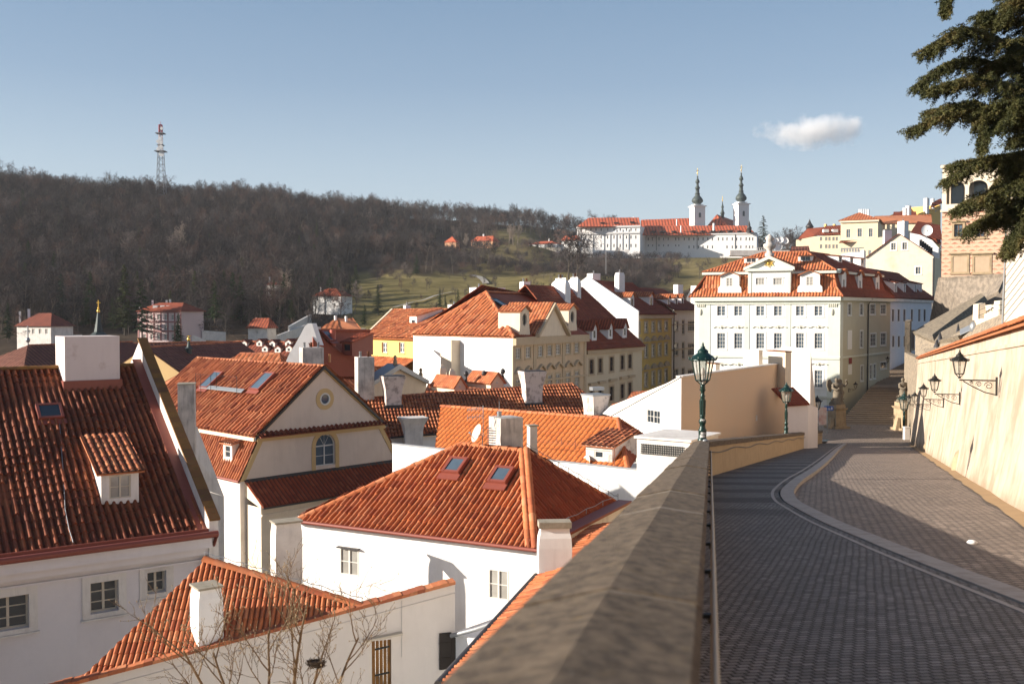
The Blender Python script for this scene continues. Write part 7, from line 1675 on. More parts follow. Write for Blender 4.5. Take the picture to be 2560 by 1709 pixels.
def tower(x0, x1, yt, yb, tip, label):
    c = (x0 + x1) / 2; Y = YM + 18; b0_ = P(zx2(c), zy2(yb), Y); w_ = (x1 - x0) / 3.2625 / F * Y; h = P(zx2(c), zy2(yt), Y).z - b0_.z; s = P(zx2(c), zy2(tip), Y).z - (b0_.z + h)
    T = thing('church_tower', b0_, label, 'tower', 'twin church towers of the monastery')
    m = MB(); m.cbox(b0_ - Z * 14, V((1, .25, 0)), w_ * .86, w_ * .86, h + 14); o = m.build('shaft', MW, T)
    m = MB(); ux_ = V((1, .25, 0)).normalized(); n__ = V((.25, -1, 0)).normalized(); cc_ = b0_ + Z * h * .42 - Z.cross(ux_) * (w_ * .44)
    pts = [(-w_ * .085, 0), (w_ * .085, 0)] + [(w_ * .085 * cos(t), h * .2 + w_ * .085 * sin(t)) for t in np.linspace(0, pi, 8)]
    m.loft([[cc_ + ux_ * x + Z * z for x, z in pts], [cc_ + ux_ * x + Z * z - Z.cross(ux_) * .15 for x, z in pts]]); m.build('belfry_window', GLASS, o)
    m = MB(); m.cbox(b0_ + Z * h, V((1, .25, 0)), w_ * 1.04, w_ * 1.04, h * .045); m.cbox(b0_ + Z * h * 1.045, V((1, .25, 0)), w_ * .7, w_ * .7, h * .08); m.build('tower_cornice', MW, o)
    t0 = b0_ + Z * h * 1.07; r = w_ / 2; pr_f = [(1.0, 0), (.62, .03), (.6, .05), (.95, .10), (1.0, .14), (.8, .20), (.45, .26), (.38, .31), (.5, .315), (.34, .33), (.3, .45), (.46, .455), (.42, .48), (.22, .53), (.2, .6), (.38, .615), (.34, .66), (.12, .73), (.1, .75), (.16, .765), (.04, .8), (.02, .84)]
    m = MB(); m.lathe([(a * r * .86, z * s) for a, z in pr_f], t0, 12); m.build('onion_spire', COPPER, T)
    m = MB(); tp = t0 + Z * s * .8; m.tube([tp, tp + Z * s * .2], .16, 5); m.ball(tp + Z * s * .06, .4, .4, .6); m.box(tp + Z * s * .13 - V((.9, 0, 0)), V((1.8, 0, 0)), V((0, .3, 0)), Z * .4); m.build('gilded_cross', GOLD, T)
tower(1130, 1240, 383, 537, 78, 'left one of the two white towers with green onion spires, nearer the library wing')
tower(1487, 1595, 365, 533, 52, 'right and taller one of the twin white towers with green onion spires')
b0_ = P(zx2(1390), zy2(462), YM + 34); T = thing('ridge_turret', b0_, 'small green ridge turret with gilded top between the twin white towers', 'turret')
m = MB(); m.lathe([(1.2, -2), (1.2, 2), (1.8, 2.2), (1.0, 4), (.6, 6), (1.1, 7), (.5, 8.5), (.2, 11)], b0_, 8); m.build('spire', COPPER, T); m = MB(); m.tube([b0_ + Z * 10, b0_ + Z * 15], .18, 4); m.ball(b0_ + Z * 12, .4, .4, .6); m.build('gilded_tip', GOLD, T)
for (u, v, Y, h, lb) in ((1873, 572, 690, 6, 'thin dark roof spire just right of the monastery'), (2024, 569, 460, 4, 'thin dark church spire above the pale yellow house')):
    b0_ = P(u, v, Y); T = thing('roof_spire', b0_, lb, 'spire'); m = MB(); m.lathe([(1.6, -3), (1.6, 0), (2., .3), (.9, 2), (.7, h * .4), (.9, h * .45), (.05, h)], b0_, 8); m.build('spire', DARKM, T)
# terrace roof with clutter of dishes between monastery and green house
r_, f_, _ = simple_house('rooftop_hut', 'low white roof hut with pale brown roof behind the mansard roof', [(1975, 630), (2022, 628)], 168, WHITE2, depth=5, dz=0)
tiles('roof', [[P(1974, 630, 167), P(2025, 628, 166), P(2022, 615, 172), P(1978, 616, 172)]], BROWNT, r_, per=.5, ns=3)
r_, f_, _ = simple_house('rooftop_block', 'white roof block with a rail of aerials behind the right end of the mansard roof', [(2102, 636), (2160, 624)], 170, WHITE, depth=4, dz=0)
m = MB(); m.tube([f_.pt(0, f_.px(2102, 622)[1], 0), f_.pt(f_.L, f_.px(2160, 619)[1], 0)], .08, 5)
for i in range(7): m.box(f_.pt(i * .45, f_.px(2110, 630)[1], 0), f_.U * .3, Z * .7, f_.N * .08)
m.build('aerial_rail', GREYM, r_)
RG = thing('roof_terrace', P(1900, 640, 172), 'white railed roof terrace behind the mansard roof, under the dishes', 'terrace'); m = MB(); m.cbox(P(1900, 640, 172), V((1, 0, 0)), 11, 3, .9); m.build('parapet', WHITE2, RG)
m = MB()
for i in range(14): q = P(1866 + i * 5.5, 632, 172); m.tube([q, q + Z * .9], .03, 4)
m.tube([P(1866, 632, 172) + Z * .9, P(1938, 632, 172) + Z * .9], .03, 4); m.build('railing', WHITE2, RG)
for i, (u, v, r, lb) in enumerate(((1925, 600, .42, 'leftmost small round dish in the rooftop cluster'), (1941, 601, .3, 'smallest dish in the middle of the rooftop cluster'), (1951, 600, .42, 'small high dish right of the middle of the rooftop cluster'), (1963, 602, .45, 'rightmost high dish of the rooftop cluster'), (1943, 615, .68, 'biggest and lowest dish of the rooftop cluster'))):
    dish('satellite_dish', P(u, v, 168), V((-.4 + .15 * i, -1, .2)), r * 1.27, lb, WHITE, group='cluster of dishes on the roof terrace')

# ================================================================== houses on the hill and in the hollow
def cottage(name, label, x0, x1, ye, yb, Y, ridge_px, wallm, roofm, wins=(), dep=None, chim=(), hip=.25, rot=0.):
    rot = rot or -(x1 - x0) / F * Y * .4; a, b_ = P(x0, ye, Y), P(x1, ye, Y + rot); b_.z = a.z; f = Face(a, b_); root = thing(name, lev((a + b_) / 2, P(x0, yb, Y).z), label, 'house'); hb_ = f.px(x0, yb)[1] - 4; dep = dep or f.L * .7
    ws = [(*f.box(*w), 2, 2) for w in wins]
    facade(root, f, [(0, hb_), (f.L, hb_), (f.L, 0), (0, 0)], ws, wallm, rev=.25, sub=False, tk=.12)
    m = MB()
    for s in (0, f.L): m.face([f.pt(s, hb_), f.pt(s, hb_, -dep), f.pt(s, 0, -dep), f.pt(s, 0)])
    m.face([f.pt(0, hb_, -dep), f.pt(f.L, hb_, -dep), f.pt(f.L, 0, -dep), f.pt(0, 0, -dep)]); m.build('side_wall', wallm, root); rh = (ye - ridge_px) / F * Y * 1.08
    e = .5; A0, A1, A2, A3 = f.pt(-e, 0, e), f.pt(f.L + e, 0, e), f.pt(f.L + e, 0, -dep - e), f.pt(-e, 0, -dep - e); T0, T1 = f.pt(f.L * hip, rh, -dep / 2), f.pt(f.L * (1 - hip), rh, -dep / 2)
    pl = [[A0, A1, T1, T0], [A2, A3, T0, T1], [A1, A2, T1], [A3, A0, T0]]
    if abs(hip - .5) < .02: pl = [[A0, A1, T0], [A1, A2, T0], [A2, A3, T0], [A3, A0, T0]]
    tiles('roof', pl, roofm, root, per=.9, course=1, amp=.06, ns=3)
    for (u, y0, y1, w_) in chim: fchim(root, u - w_, u + w_, y0, y1, Y + dep * .5 * 1, 20, WHITE, under=2)
    return root, f
TERR = plaster('salmon_render', (.70, .38, .22), (.5, .28, .18), .2, .3, .1)
cottage('orange_hill_cottage', 'small orange cottage with a pyramid roof, leftmost on the hillside', 1112, 1140, 606, 618, 640, 592, TERR, MR, hip=.5)
cottage('salmon_hill_villa', 'wider salmon villa with three roof vents beside the small cottage on the hill', 1178, 1232, 604, 617, 640, 591, TERR, MR, wins=[(x, 607, x + 3.5, 613) for x in (1182, 1193, 1204, 1214, 1223)], chim=[(1209, 585, 593, 2)], hip=.12)
cottage('white_gabled_hill_house', 'low white hill house with small red roof by the long retaining wall', 1322, 1392, 611, 618, 650, 603, WHITE, MR, wins=[(1326, 612, 1331, 617), (1340, 612, 1346, 617)], chim=[(1373, 596, 606, 1.5)], hip=.3)
m = MB(); a, b_ = P(1310, 618, 640), P(1402, 618, 640); m.box(a - Z * 2.5, b_ - a, V((0, .5, 0)), Z * 2.5); tag(m.build('hill_retaining_wall', CREAML, None, a), 'long low pale wall below the white hill house', 'wall')
cottage('monastery_annex', 'small square white annex with a faded red roof left of the monastery', 1403, 1443, 602, 628, 688, 590, WHITE, MR, wins=[(1412, 606, 1416, 613), (1424, 606, 1428, 613)], hip=.05)
cottage('bright_hill_villa', 'white villa with a two-tone hipped roof at the foot of the wood', 782, 852, 740, 757, 330, 722, WHITE, REDT, wins=[(x, 743, x + 4, 751) for x in (791, 811, 829, 842)], chim=[(802, 718, 726, 2), (826, 717, 726, 2)], hip=.35)
r_, f_ = cottage('half_shaded_white_villa', 'white villa with dark hipped roof and dormer in the shaded hollow at the far left', 42, 127, 815, 852, 260, 785, WHITE2, DARKT, wins=[(x, 822, x + 6, 834) for x in (68, 80, 97, 113)], chim=[(70, 772, 790, 4), (48, 778, 795, 3)], hip=.3)
r_, f_ = cottage('striped_mansion', 'pink and white three-storey mansion with dormers among dark trees on the left', 346, 452, 778, 852, 255, 758, plaster('pink_white_render', (.62, .48, .46), (.45, .35, .33), .2, .5, .1), REDT, wins=[(x, y, x + 7, y + 13) for x in (358, 376, 393, 411, 428, 443) for y in (786, 812, 835)], chim=[(380, 750, 765, 3.5), (415, 750, 765, 3.5), (424, 748, 765, 3.5), (348, 762, 775, 2)], hip=.2)
m = MB(); 
for x in (346, 367, 385, 402, 420, 437, 452): s = f_.px(x, 800)[0]; m.box(f_.pt(s - .2, f_.px(350, 850)[1], -.01), f_.U * .4, Z * 7, f_.N * .1)
for y in (782, 806, 829): moulding(m, f_, 0, f_.L, f_.px(350, y)[1], .4, .14)
m.build('dark_red_bands', plain('dark_red_trim', (.34, .15, .14)), r_)
for u in (391, 409, 424, 440): m = MB(); q = P(u, 775, 256); m.cbox(q, V((1, 0, 0)), 1.1, 2, 1.2); m.build('dormer', WHITE, r_)
cottage('white_shed_in_hollow', 'white house with red roof in the dark hollow below the wood', 620, 668, 820, 848, 262, 797, WHITE2, REDT, wins=[(640, 826, 645, 834)], chim=[(640, 794, 806, 1.5)], hip=.1)
cottage('white_cabin_in_wood', 'tiny white cabin half hidden low in the dark left wood', 68, 104, 684, 692, 395, 679, WHITE2, GREYM, hip=.1)
cottage('villa_with_tall_chimney', 'small pale villa with one tall white chimney in the dark wood', 664, 690, 712, 725, 350, 706, WHITE2, DARKT, chim=[(673, 692, 712, 2.6)], hip=.2)
for i, (x0, y0, x1, y1, Y0, Y1, h, lb) in enumerate(((720, 815, 775, 785, 250, 300, 2.6, 'white garden wall climbing the slope in the hollow'), (690, 838, 760, 812, 240, 262, 2.4, 'lower white terrace wall stepping through the hollow'), (126, 838, 200, 836, 258, 262, 3.4, 'grey garden wall beside the shaded white villa'), (505, 826, 560, 830, 258, 262, 2.4, 'white garden wall right of the striped mansion'), (480, 838, 510, 850, 250, 252, 2, 'short sloping white wall by the striped mansion'))):
    a, b_ = P(x0, y0, Y0), P(x1, y1, Y1); m = MB(); m.loft([[a - Z * h, a, a + V((.4, .4, 0)), a + V((.4, .4, -h))], [b_ - Z * h, b_, b_ + V((.4, .4, 0)), b_ + V((.4, .4, -h))]]); tag(m.build('garden_wall', WHITE2, None, a), lb, 'wall')
# church spires in the low town
for u, vt, vb, Y, lb, s in ((247, 750, 842, 105, 'slender grey spire with gilded cross behind the big chimney', 1.), (472, 838, 872, 100, 'small green turret with a gilt ball on the brown roofs', .45)):
    b0_ = P(u, vb, Y); T = thing('church_spire', b0_ - Z * 5, lb, 'spire'); h = P(u, vt, Y).z - b0_.z
    m = MB(); m.lathe([(.5 * s + .2, -5), (.45 * s + .1, 0), (.95 * s, .05 * h), (.5 * s, .14 * h), (.3 * s, .4 * h), (.1 * s + .03, .68 * h)], b0_, 8, sm=False); m.build('spire', COPPER, T)
    m = MB(); m.tube([b0_ + Z * h * .66, b0_ + Z * h], .05, 5); m.ball(b0_ + Z * h * .7, .17, .17, .24); m.ball(b0_ + Z * h * .78, .1, .1, .12); m.box(b0_ + Z * h * .92 - V((.22, 0, 0)), V((.44, 0, 0)), V((0, .06, 0)), Z * .08); m.build('gilded_cross', GOLD, T)
# radio mast on the ridge
b0_ = P(403, 466, 655); MT = thing('radio_mast', b0_, 'tall lattice radio mast with red and white top rising above the wooded ridge', 'mast'); zt = P(402, 312, 655).z - b0_.z
def lattice(mb, z0, z1, w0, w1, n, r):
    for i in range(n):
        za, zb2, wa2, wb2 = lerp(z0, z1, i / n), lerp(z0, z1, (i + 1) / n), lerp(w0, w1, i / n), lerp(w0, w1, (i + 1) / n)
        ca = [b0_ + V((sx * wa2, sy * wa2, za)) for sx, sy in ((-1, -1), (1, -1), (1, 1), (-1, 1))]; cb_ = [b0_ + V((sx * wb2, sy * wb2, zb2)) for sx, sy in ((-1, -1), (1, -1), (1, 1), (-1, 1))]
        for k in range(4): mb.tube([ca[k], cb_[k]], r, 4); mb.tube([ca[k], cb_[(k + 1) % 4]], r * .6, 3); mb.tube([cb_[k], cb_[(k + 1) % 4]], r * .6, 3)
m = MB(); lattice(m, -14, zt * .56, 2.9, 1.5, 9, .2); m.build('grey_lattice', plain('mast_grey', (.16, .17, .18)), MT)
m = MB(); lattice(m, zt * .56, zt * .84, 1.1, .9, 5, .2); m.build('white_lattice', plain('mast_white', (.6, .5, .5)), MT)
m = MB(); lattice(m, zt * .84, zt * 1., .9, .8, 4, .3); m.tube([b0_ + Z * zt, b0_ + Z * zt * 1.05], .12, 4); m.build('red_lattice', plain('mast_red', (.35, .03, .05)), MT)
for k, (zf, w_) in enumerate(((.56, 3.2), (.85, 2.6), (.66, 1.9))): m = MB(); m.cbox(b0_ + Z * zt * zf, V((1, 0, 0)), w_ * 2, w_ * 2, .6); m.build('platform', plain('mast_deck', (.2, .2, .2)), MT)
for zf, dx, r in ((.52, 1.2, 1.8), (.60, -.8, 1.2), (.63, .9, 1.3), (.7, 1., 1.1), (.72, -1.1, 1.1), (.93, 1.4, 1.), (.76, .4, 1.2)):
    m = MB(); m.lathe([(r, 0), (r, .6)], (0, 0, 0), 12); c = b0_ + V((dx, -1.8, zt * zf)); m.v = [tuple(V((x, -z, y)) + c) for x, y, z in m.v]; m.build('drum_antenna', WHITE, MT)
# ------------------------------------------------------------------ street furniture
lg, t, b = newmat('lantern_glass'); t.nodes.remove(b); tr_ = N_(t, 'ShaderNodeBsdfTransparent'); gl_ = N_(t, 'ShaderNodeBsdfGlossy'); gl_.inputs['Roughness'].default_value = .08; gl_.inputs['Color'].default_value = (.9, .9, .85, 1)
df_ = N_(t, 'ShaderNodeBsdfDiffuse'); df_.inputs['Color'].default_value = (.6, .55, .45, 1); m1 = N_(t, 'ShaderNodeMixShader'); m2 = N_(t, 'ShaderNodeMixShader'); m1.inputs[0].default_value = .5; m2.inputs[0].default_value = .32
t.links.new(gl_.outputs[0], m1.inputs[1]); t.links.new(df_.outputs[0], m1.inputs[2]); t.links.new(tr_.outputs[0], m2.inputs[1]); t.links.new(m1.outputs[0], m2.inputs[2]); t.links.new(m2.outputs[0], t.nodes['Material Output'].inputs[0])
def lantern(parent, c, H, mat):
    """six-sided lantern, H high, standing on c: basket, tapering glass, domed crown with finial"""
    n = 6; c = V(c)
    def R_(r, z, k=n, ph=0): return [c + V((r * cos(2 * pi * i / k + ph), r * sin(2 * pi * i / k + ph), z)) for i in range(k)]
    m = MB(); zb, zt = .14 * H, .60 * H; rb, rt_ = .155 * H, .245 * H
    lo, hi = R_(rb, zb), R_(rt_, zt)
    for i in range(n):
        m.tube([c + V((0, 0, 0)) + (lo[i] - c) * .25 - Z * .0, lo[i]], .012 * H, 4); m.tube([lo[i], hi[i]], .017 * H, 4); m.tube([lo[i], lo[(i + 1) % n]], .015 * H, 4); m.tube([hi[i], hi[(i + 1) % n]], .02 * H, 4)
        p, q = lo[i].lerp(hi[i], .12), lo[(i + 1) % n].lerp(hi[(i + 1) % n], .12)
    m.lathe([(.05 * H, -.02 * H), (.06 * H, .02 * H), (.03 * H, .05 * H)], c, 8); m.build('lantern_frame', mat, parent)
    g = MB(); 
    for i in range(n): g.face([lo[i], lo[(i + 1) % n], hi[(i + 1) % n], hi[i]])
    g.build('lantern_glass', lg, parent)
    m = MB(); m.lathe([(.30 * H, .585 * H), (.31 * H, .61 * H), (.27 * H, .63 * H), (.24 * H, .68 * H), (.16 * H, .73 * H), (.12 * H, .76 * H), (.125 * H, .80 * H), (.09 * H, .83 * H), (.05 * H, .86 * H), (.055 * H, .89 * H), (.02 * H, .92 * H), (.03 * H, .94 * H), (.005 * H, 1.0 * H)], c, 12)
    for i in range(n):
        q = R_(.31 * H, .6 * H)[i]; m.tube([q, q + (q - c).normalized() * .03 * H + Z * .05 * H, q + Z * .075 * H], .012 * H, 4)
        q = R_(.31 * H, .6 * H, n, pi / 6)[i]; m.ball(q + Z * .03 * H, .018 * H, .018 * H, .03 * H, 0, 5, 4)
    m.build('crown', mat, parent)
    m = MB(); m.ball(c + Z * .33 * H, .045 * H, .045 * H, .10 * H); m.lathe([(.03 * H, .05 * H), (.03 * H, .24 * H)], c, 6); m.build('mantle', plain('mantle_white', (.8, .75, .65), .4) if 'mantle_white' not in bpy.data.materials else bpy.data.materials['mantle_white'], parent)
def post_lamp(base, H, mat, label):
    root = thing('street_lamp', base, label, 'street lamp', 'lamp posts standing along the left parapet'); s = H / 3.0; c = V(base)
    m = MB(); m.lathe([(.15 * s, 0), (.15 * s, .06 * s), (.12 * s, .09 * s), (.125 * s, .30 * s), (.14 * s, .33 * s), (.10 * s, .38 * s), (.085 * s, .5 * s), (.11 * s, .56 * s), (.12 * s, .62 * s), (.085 * s, .68 * s), (.075 * s, .72 * s), (.10 * s, .76 * s), (.075 * s, .80 * s), (.085 * s, 1.0 * s), (.088 * s, 1.25 * s), (.065 * s, 1.34 * s), (.09 * s, 1.38 * s), (.06 * s, 1.42 * s), (.06 * s, 1.52 * s), (.10 * s, 1.56 * s), (.075 * s, 1.62 * s), (.09 * s, 1.66 * s)], c, 10)
    for k in range(8): a = 2 * pi * k / 8; m.tube([c + V((.078 * s * cos(a), .078 * s * sin(a), .8 * s)), c + V((.09 * s * cos(a), .09 * s * sin(a), 1.26 * s))], .012 * s, 4)
    m.build('post', mat, root); lantern(root, c + Z * 1.68 * s, 1.36 * s, mat); return root
MATG = GREENI; MATB = plain('aged_black_iron', (.02, .018, .014), .5, .2)
for u, vt, Y, mt, lb in ((1758, 858, 31.65, MATG, 'nearest and tallest dark green street lamp at the parapet bend'), (1978, 955, 59.5, MATG, 'second dark green street lamp, in front of the tan wall end'), (2040, 988, 88., MATB, 'blackish third street lamp near the end of the parapet')):
    top = P(u, vt, Y); zb_ = gz(Y) + 1.16; base = V((top.x if Y < 40 else bendX(Y) - .22, Y, zb_)); base.x = bendX(Y) - .24
    H = top.z - zb_; post_lamp(base, H * 1.0, mt, lb)
    if u == 1758:
        r_ = [o for o in COL.objects if o.name == 'street_lamp'][0]; k = MB(); rr_ = .129
        for z0, z1, a0, a1 in ((.12, .2, 3.9, 5.2), (.22, .29, 4.1, 5.4), (.62, .7, 4.2, 5.2)):
            k.grid([[base + V((rr_ * cos(a) * (1 if z0 < .4 else .9), rr_ * sin(a) * (1 if z0 < .4 else .9), z)) for a in np.linspace(a0, a1, 6)] for z in (z0, z1)])
        k.build('stickers', plain('sticker_paper', (.6, .58, .55), .6), r_)
def wall_lamp(Y, vtop, Hl, label, reach=.95, side=-1, base=None, N=None, mat=None):
    mat = mat or MATB
    if base is None: w = V((rwX(Y) - .28, Y, 0)); w.z = P(0, vtop, Y).z - Hl - .08; d = V((-.94, .3, 0)).normalized()
    else: w, d = base, N
    root = thing('wall_lantern', w, label, 'wall lantern', 'lanterns on iron brackets along the walls'); tip = w + d * reach
    m = MB(); m.tube([w + Z * .0, tip], .022, 6); m.tube([w - Z * .42, w + Z * .1], .03, 6)
    cs = [w - Z * .40 + d * .0, w - Z * .33 + d * .3, w - Z * .18 + d * .6, w - Z * .03 + d * .85]; m.tube(cs, .016, 5)
    for c0, r0 in ((w + d * .2 - Z * .15, .12), (w + d * .45 - Z * .11, .08), (w + d * .64 - Z * .07, .05)):
        m.tube([c0 + d * (r0 * (1 - k / 16) * cos(k * .7)) + Z * (r0 * (1 - k / 16) * sin(k * .7)) for k in range(14)], .011, 4)
    m.build('bracket', mat, root); lantern(root, tip + Z * .06, Hl, mat); return root
for Y, v, lb in ((27.6, 872, 'largest wall lantern, nearest on the ochre wall'), (40.6, 932, 'second wall lantern from the nearest on the ochre wall'), (51.3, 956, 'third wall lantern from the nearest on the ochre wall'), (64.7, 977, 'fourth wall lantern on the ochre wall'), (78.5, 983, 'farthest and smallest wall lantern on the ochre wall')):
    wall_lamp(Y, v, .80, lb)
for (u, v, F_, lb) in ((2127, 950, fS, 'black lantern on the green house corner beside the statue'), (2208, 885, fS, 'black lantern higher up the green house side above the stairs')):
    q = F_.px(u - 6, v + 22); wall_lamp(0, 0, 1.0, lb, .9, base=F_.pt(q[0], q[1], .05), N=F_.N)
# separate green post by the right statue
q = onpav(2262, 1079, 0); post_lamp(V((P(2260, 1080, 104).x, 104, -13.2)), P(2260, 978, 104).z + 13.2, MATG, 'green lamp post standing beside the right statue at the stair foot')
# ------------------------------------------------------------------ statues
def statue(u, Y, vb, vm, vt, label, wings, seed):
    b0 = P(u, vb, Y); b0.z = min(b0.z, -13.1); zm, zt = P(u, vm, Y).z, P(u, vt, Y).z; root = thing('stone_statue', b0, label, 'statue'); R = random.Random(seed)
    h = zm - b0.z; m = MB(); ux = V((.93, .37, 0))
    m.cbox(b0, ux, 2.0, 2.0, .35 * h * .5); m.cbox(b0 + Z * h * .175, ux, 1.35, 1.35, h * .62); m.cbox(b0 + Z * h * .795, ux, 1.5, 1.5, h * .07, 0, .12); m.cbox(b0 + Z * h * .865, ux, 1.25, 1.25, h * .14)
    for s in (-1, 1):
        k = b0 + ux * s * 1.0; m.loft([[k - V((.3, .5, 0)), k + V((.3, -.5, 0)), k + V((.3, .5, 0)), k + V((-.3, .5, 0))], [k - ux * s * .3 + V((-.12, -.35, h * .5)), k - ux * s * .3 + V((.12, -.35, h * .5)), k - ux * s * .3 + V((.12, .35, h * .5)), k - ux * s * .3 + V((-.12, .35, h * .5))]])
    m.build('pedestal', STONE, root)
    H = zt - zm; c = b0 + Z * h; m = MB(); rows = []; n = 14
    for f, r, sx, lean in ((0, .27, 1.1, 0), (.06, .25, 1.1, 0), (.18, .21, 1., .02), (.32, .19, 1., .05), (.44, .20, 1.1, .06), (.55, .15, 1.1, .04), (.64, .17, 1.25, .02), (.73, .19, 1.3, -.01), (.79, .14, 1.3, -.02), (.83, .05, 1, -.02), (.86, .055, 1, -.03), (.9, .078, 1, -.03), (.94, .08, 1, -.03), (.98, .055, 1, -.03), (1., .02, 1, -.03)):
        rows.append([c + ux * (H * (r * sx * cos(2 * pi * k / n) * (1 + (.16 * sin(k * 2.3 + f * 6) if f < .6 else .04 * sin(k * 3))) + lean)) + Z.cross(ux) * (H * r * .8 * sin(2 * pi * k / n) * (1 + (.14 * cos(k * 3.1 + f * 9) if f < .6 else 0))) + Z * H * f for k in range(n)])
    m.loft(rows, 0, True, True); m.build('figure', GREYST, root)
    def limb(p, r0, r1, nm): m = MB(); m.tube([c + ux * H * x + Z.cross(ux) * -H * y + Z * H * z for x, y, z in p], H * r0, 7, r2=H * r1); m.build(nm, GREYST, root)
    limb([(-.2, .02, .75), (-.3, .1, .62), (-.2, .22, .55), (-.12, .26, .62)], .055, .035, 'arm'); limb([(.18, .02, .75), (.3, .06, .68), (.32, .16, .8), (.26, .18, .92)] if wings else [(.18, .02, .75), (.24, .12, .6), (.08, .22, .6)], .055, .035, 'arm')
    if wings:
        for s in (-1, 1): m = MB(); w_ = [c + ux * s * H * x + Z.cross(ux) * H * .14 + Z * H * z for x, z in ((.08, .76), (.22, .96), (.34, .9), (.36, .7), (.28, .5), (.16, .45))]; m.loft([w_, [x + Z.cross(ux) * H * .05 for x in w_]]); m.build('wing', GREYST, root)
    for s in (-1, 1):
        m = MB(); m.ball(c + ux * s * .55 + Z * .25, .22, .2, .3, 0, 8, 6); m.ball(c + ux * s * .6 + Z * .62, .13, .12, .15, 0, 8, 6); m.tube([c + ux * s * .5 + Z * .35, c + ux * s * .9 + Z * .6], .06, 5); m.build('cherub', GREYST, root)
GREYST = plaster('weathered_statue_stone', (.20, .165, .12), (.06, .05, .04), .85, 4, .4)
statue(2092, 110, 1074, 1010, 944, 'stone statue with wings on a tall pedestal left of the stairs', True, 1)
statue(2257, 108, 1080, 1004, 944, 'stone statue of a robed figure on a pedestal right of the stairs', False, 2)
# sign, notice board, stone post
q = P(2068, 1062, 104); T = thing('blue_sign', lev(q, -13.2), 'blue street sign with white symbols at the end of the parapet', 'sign')
m = MB(); m.tube([lev(q, -13.2), lev(q, P(2068, 1012, 104).z)], .04, 6); m.build('pole', GREYM, T)
m = MB(); z1 = P(2068, 1026, 104).z; m.box(V((q.x - .35, 103.9, z1)), (.95, 0, 0), (0, .04, 0), (0, 0, .5)); m.build('sign_plate', plain('sign_blue', (.03, .12, .42), .4), T)
m = MB(); 
for x0, z0, w_, h_2 in ((-.22, .12, .16, .06), (-.16, .12, .05, .2), (.0, .2, .3, .05), (.08, .1, .2, .05), (.38, .12, .1, .26)): m.box(V((q.x + x0, 103.86, z1 + z0)), (w_, 0, 0), (0, .02, 0), (0, 0, h_2))
m.build('sign_symbols', plain('sign_white', (.8, .8, .8), .4), T)
T = thing('notice_board', V((P(2058, 1065, 101).x, 101, -13.2)), 'small white and reddish notice panel beside the left statue', 'notice board')
m = MB(); a = P(2047, 1062, 101); b_ = P(2068, 1018, 101); m.box(a, (b_.x - a.x, .2, 0), (0, .12, 0), (0, 0, b_.z - a.z)); m.build('panel', plaster('posted_panel', (.65, .55, .5), (.45, .12, .08), .8, 2, .2), T)
T = thing('stone_post', V((P(2270, 1090, 98).x, 98, gz(98) - .1)), 'pale square stone post at the foot of the right statue', 'bollard'); m = MB(); c = V((P(2266, 1085, 98).x, 98, gz(98) - .2)); m.cbox(c, V((1, 0, 0)), .5, .5, P(0, 1068, 98).z - c.z); m.cbox(c + Z * (P(0, 1068, 98).z - c.z), V((1, 0, 0)), .56, .56, .08); m.build('block', WHITE2, T)
# side walls of the stairs and low end wall
m = MB(); q = [f0r + V((.4, 0, -.3)), f1r + V((.4, 0, -.2)), f1r + V((.4, 0, 1.3)), f0r + V((.4, 0, 1.0))]; m.loft([q, [x + V((.5, 0, 0)) for x in q]]); m.build('side_parapet', STONE, st)
m = MB(); q = [g0r + V((.4, 0, -.3)), g1r + V((.4, 0, -.2)), g1r + V((.4, 0, 1.3)), g0r + V((.4, 0, 1.0))]; m.loft([q, [x + V((.5, 0, 0)) for x in q]]); m.build('side_parapet', STONE, st)
m = MB(); m.box(V((rwX(96), 96, -14)), V((5, 16, 0)), V((.6, 0, 0)), Z * 9.5); m.box(V((rwX(96) + 5, 112, -14)), V((9, 22, 0)), V((.6, 0, 0)), Z * 13); tag(m.build('street_corner_wall', RUB, None, V((rwX(96), 96, -14))), 'rough masonry wall continuing along the right side of the stairs', 'wall')
# small things on the parapet
p_ = V((bendX(29.5) - .12, 29.5, gz(29.5) + 1.16)); m = MB(); m.ball(p_ + Z * .04, .09, .06, .045); tag(m.build('crumpled_foil', GREYM, None, p_), 'bit of shiny crumpled foil on top of the parapet near the lamp', 'litter')
# ------------------------------------------------------------------ individually standing trees
def place(kind, protos_, u, Y, s, label, group, cat='tree', R=random.Random(1)):
    x = (u - CX) / F * Y; z = hz(x, Y); T, C_ = protos_; r = thing(kind, (x, Y, z), label, cat, group, R.uniform(0, 6)); r.scale = (s, s, s)
    for nm, md in (('trunk', T), ('crown', C_)):
        o = bpy.data.objects.new(nm, md); COL.objects.link(o); o.parent = r
    return r
def twig(seed, **k):
    T, Cw = bare(seed, **k); a, b_ = T.build('trunk', TKM), Cw.build('crown', TW); r = (a.data, b_.data); bpy.data.objects.remove(a); bpy.data.objects.remove(b_); return r
R = random.Random(77)
sky_p = [twig(300 + k, h=[14, 16, 15, 13][k], crown=[.46, .40, .5, .44][k], nb=(8, 6, 5, 4), tiprib=.07, start=.35) for k in range(4)]
for u in list(range(20, 420, 34)) + [310, 330, 470, 560, 640, 700, 770, 840, 905, 960]:
    Y = 655 if u < 650 else 700; place('ridge_tree', sky_p[R.randrange(4)], u + R.uniform(-8, 8), Y + R.uniform(-15, 15), R.uniform(1.0, 1.3), 'bare tree standing up above the wooded skyline', 'bare trees along the wooded skyline')
for i in range(46):
    u = 1150 + i * 9.4 + R.uniform(-4, 4); place('ridge_tree', sky_p[R.randrange(4)], u, R.uniform(820, 850), R.uniform(.9, 1.15), 'bare tree in the thin row on the ridge left of the monastery', 'bare trees in the row on the ridge')
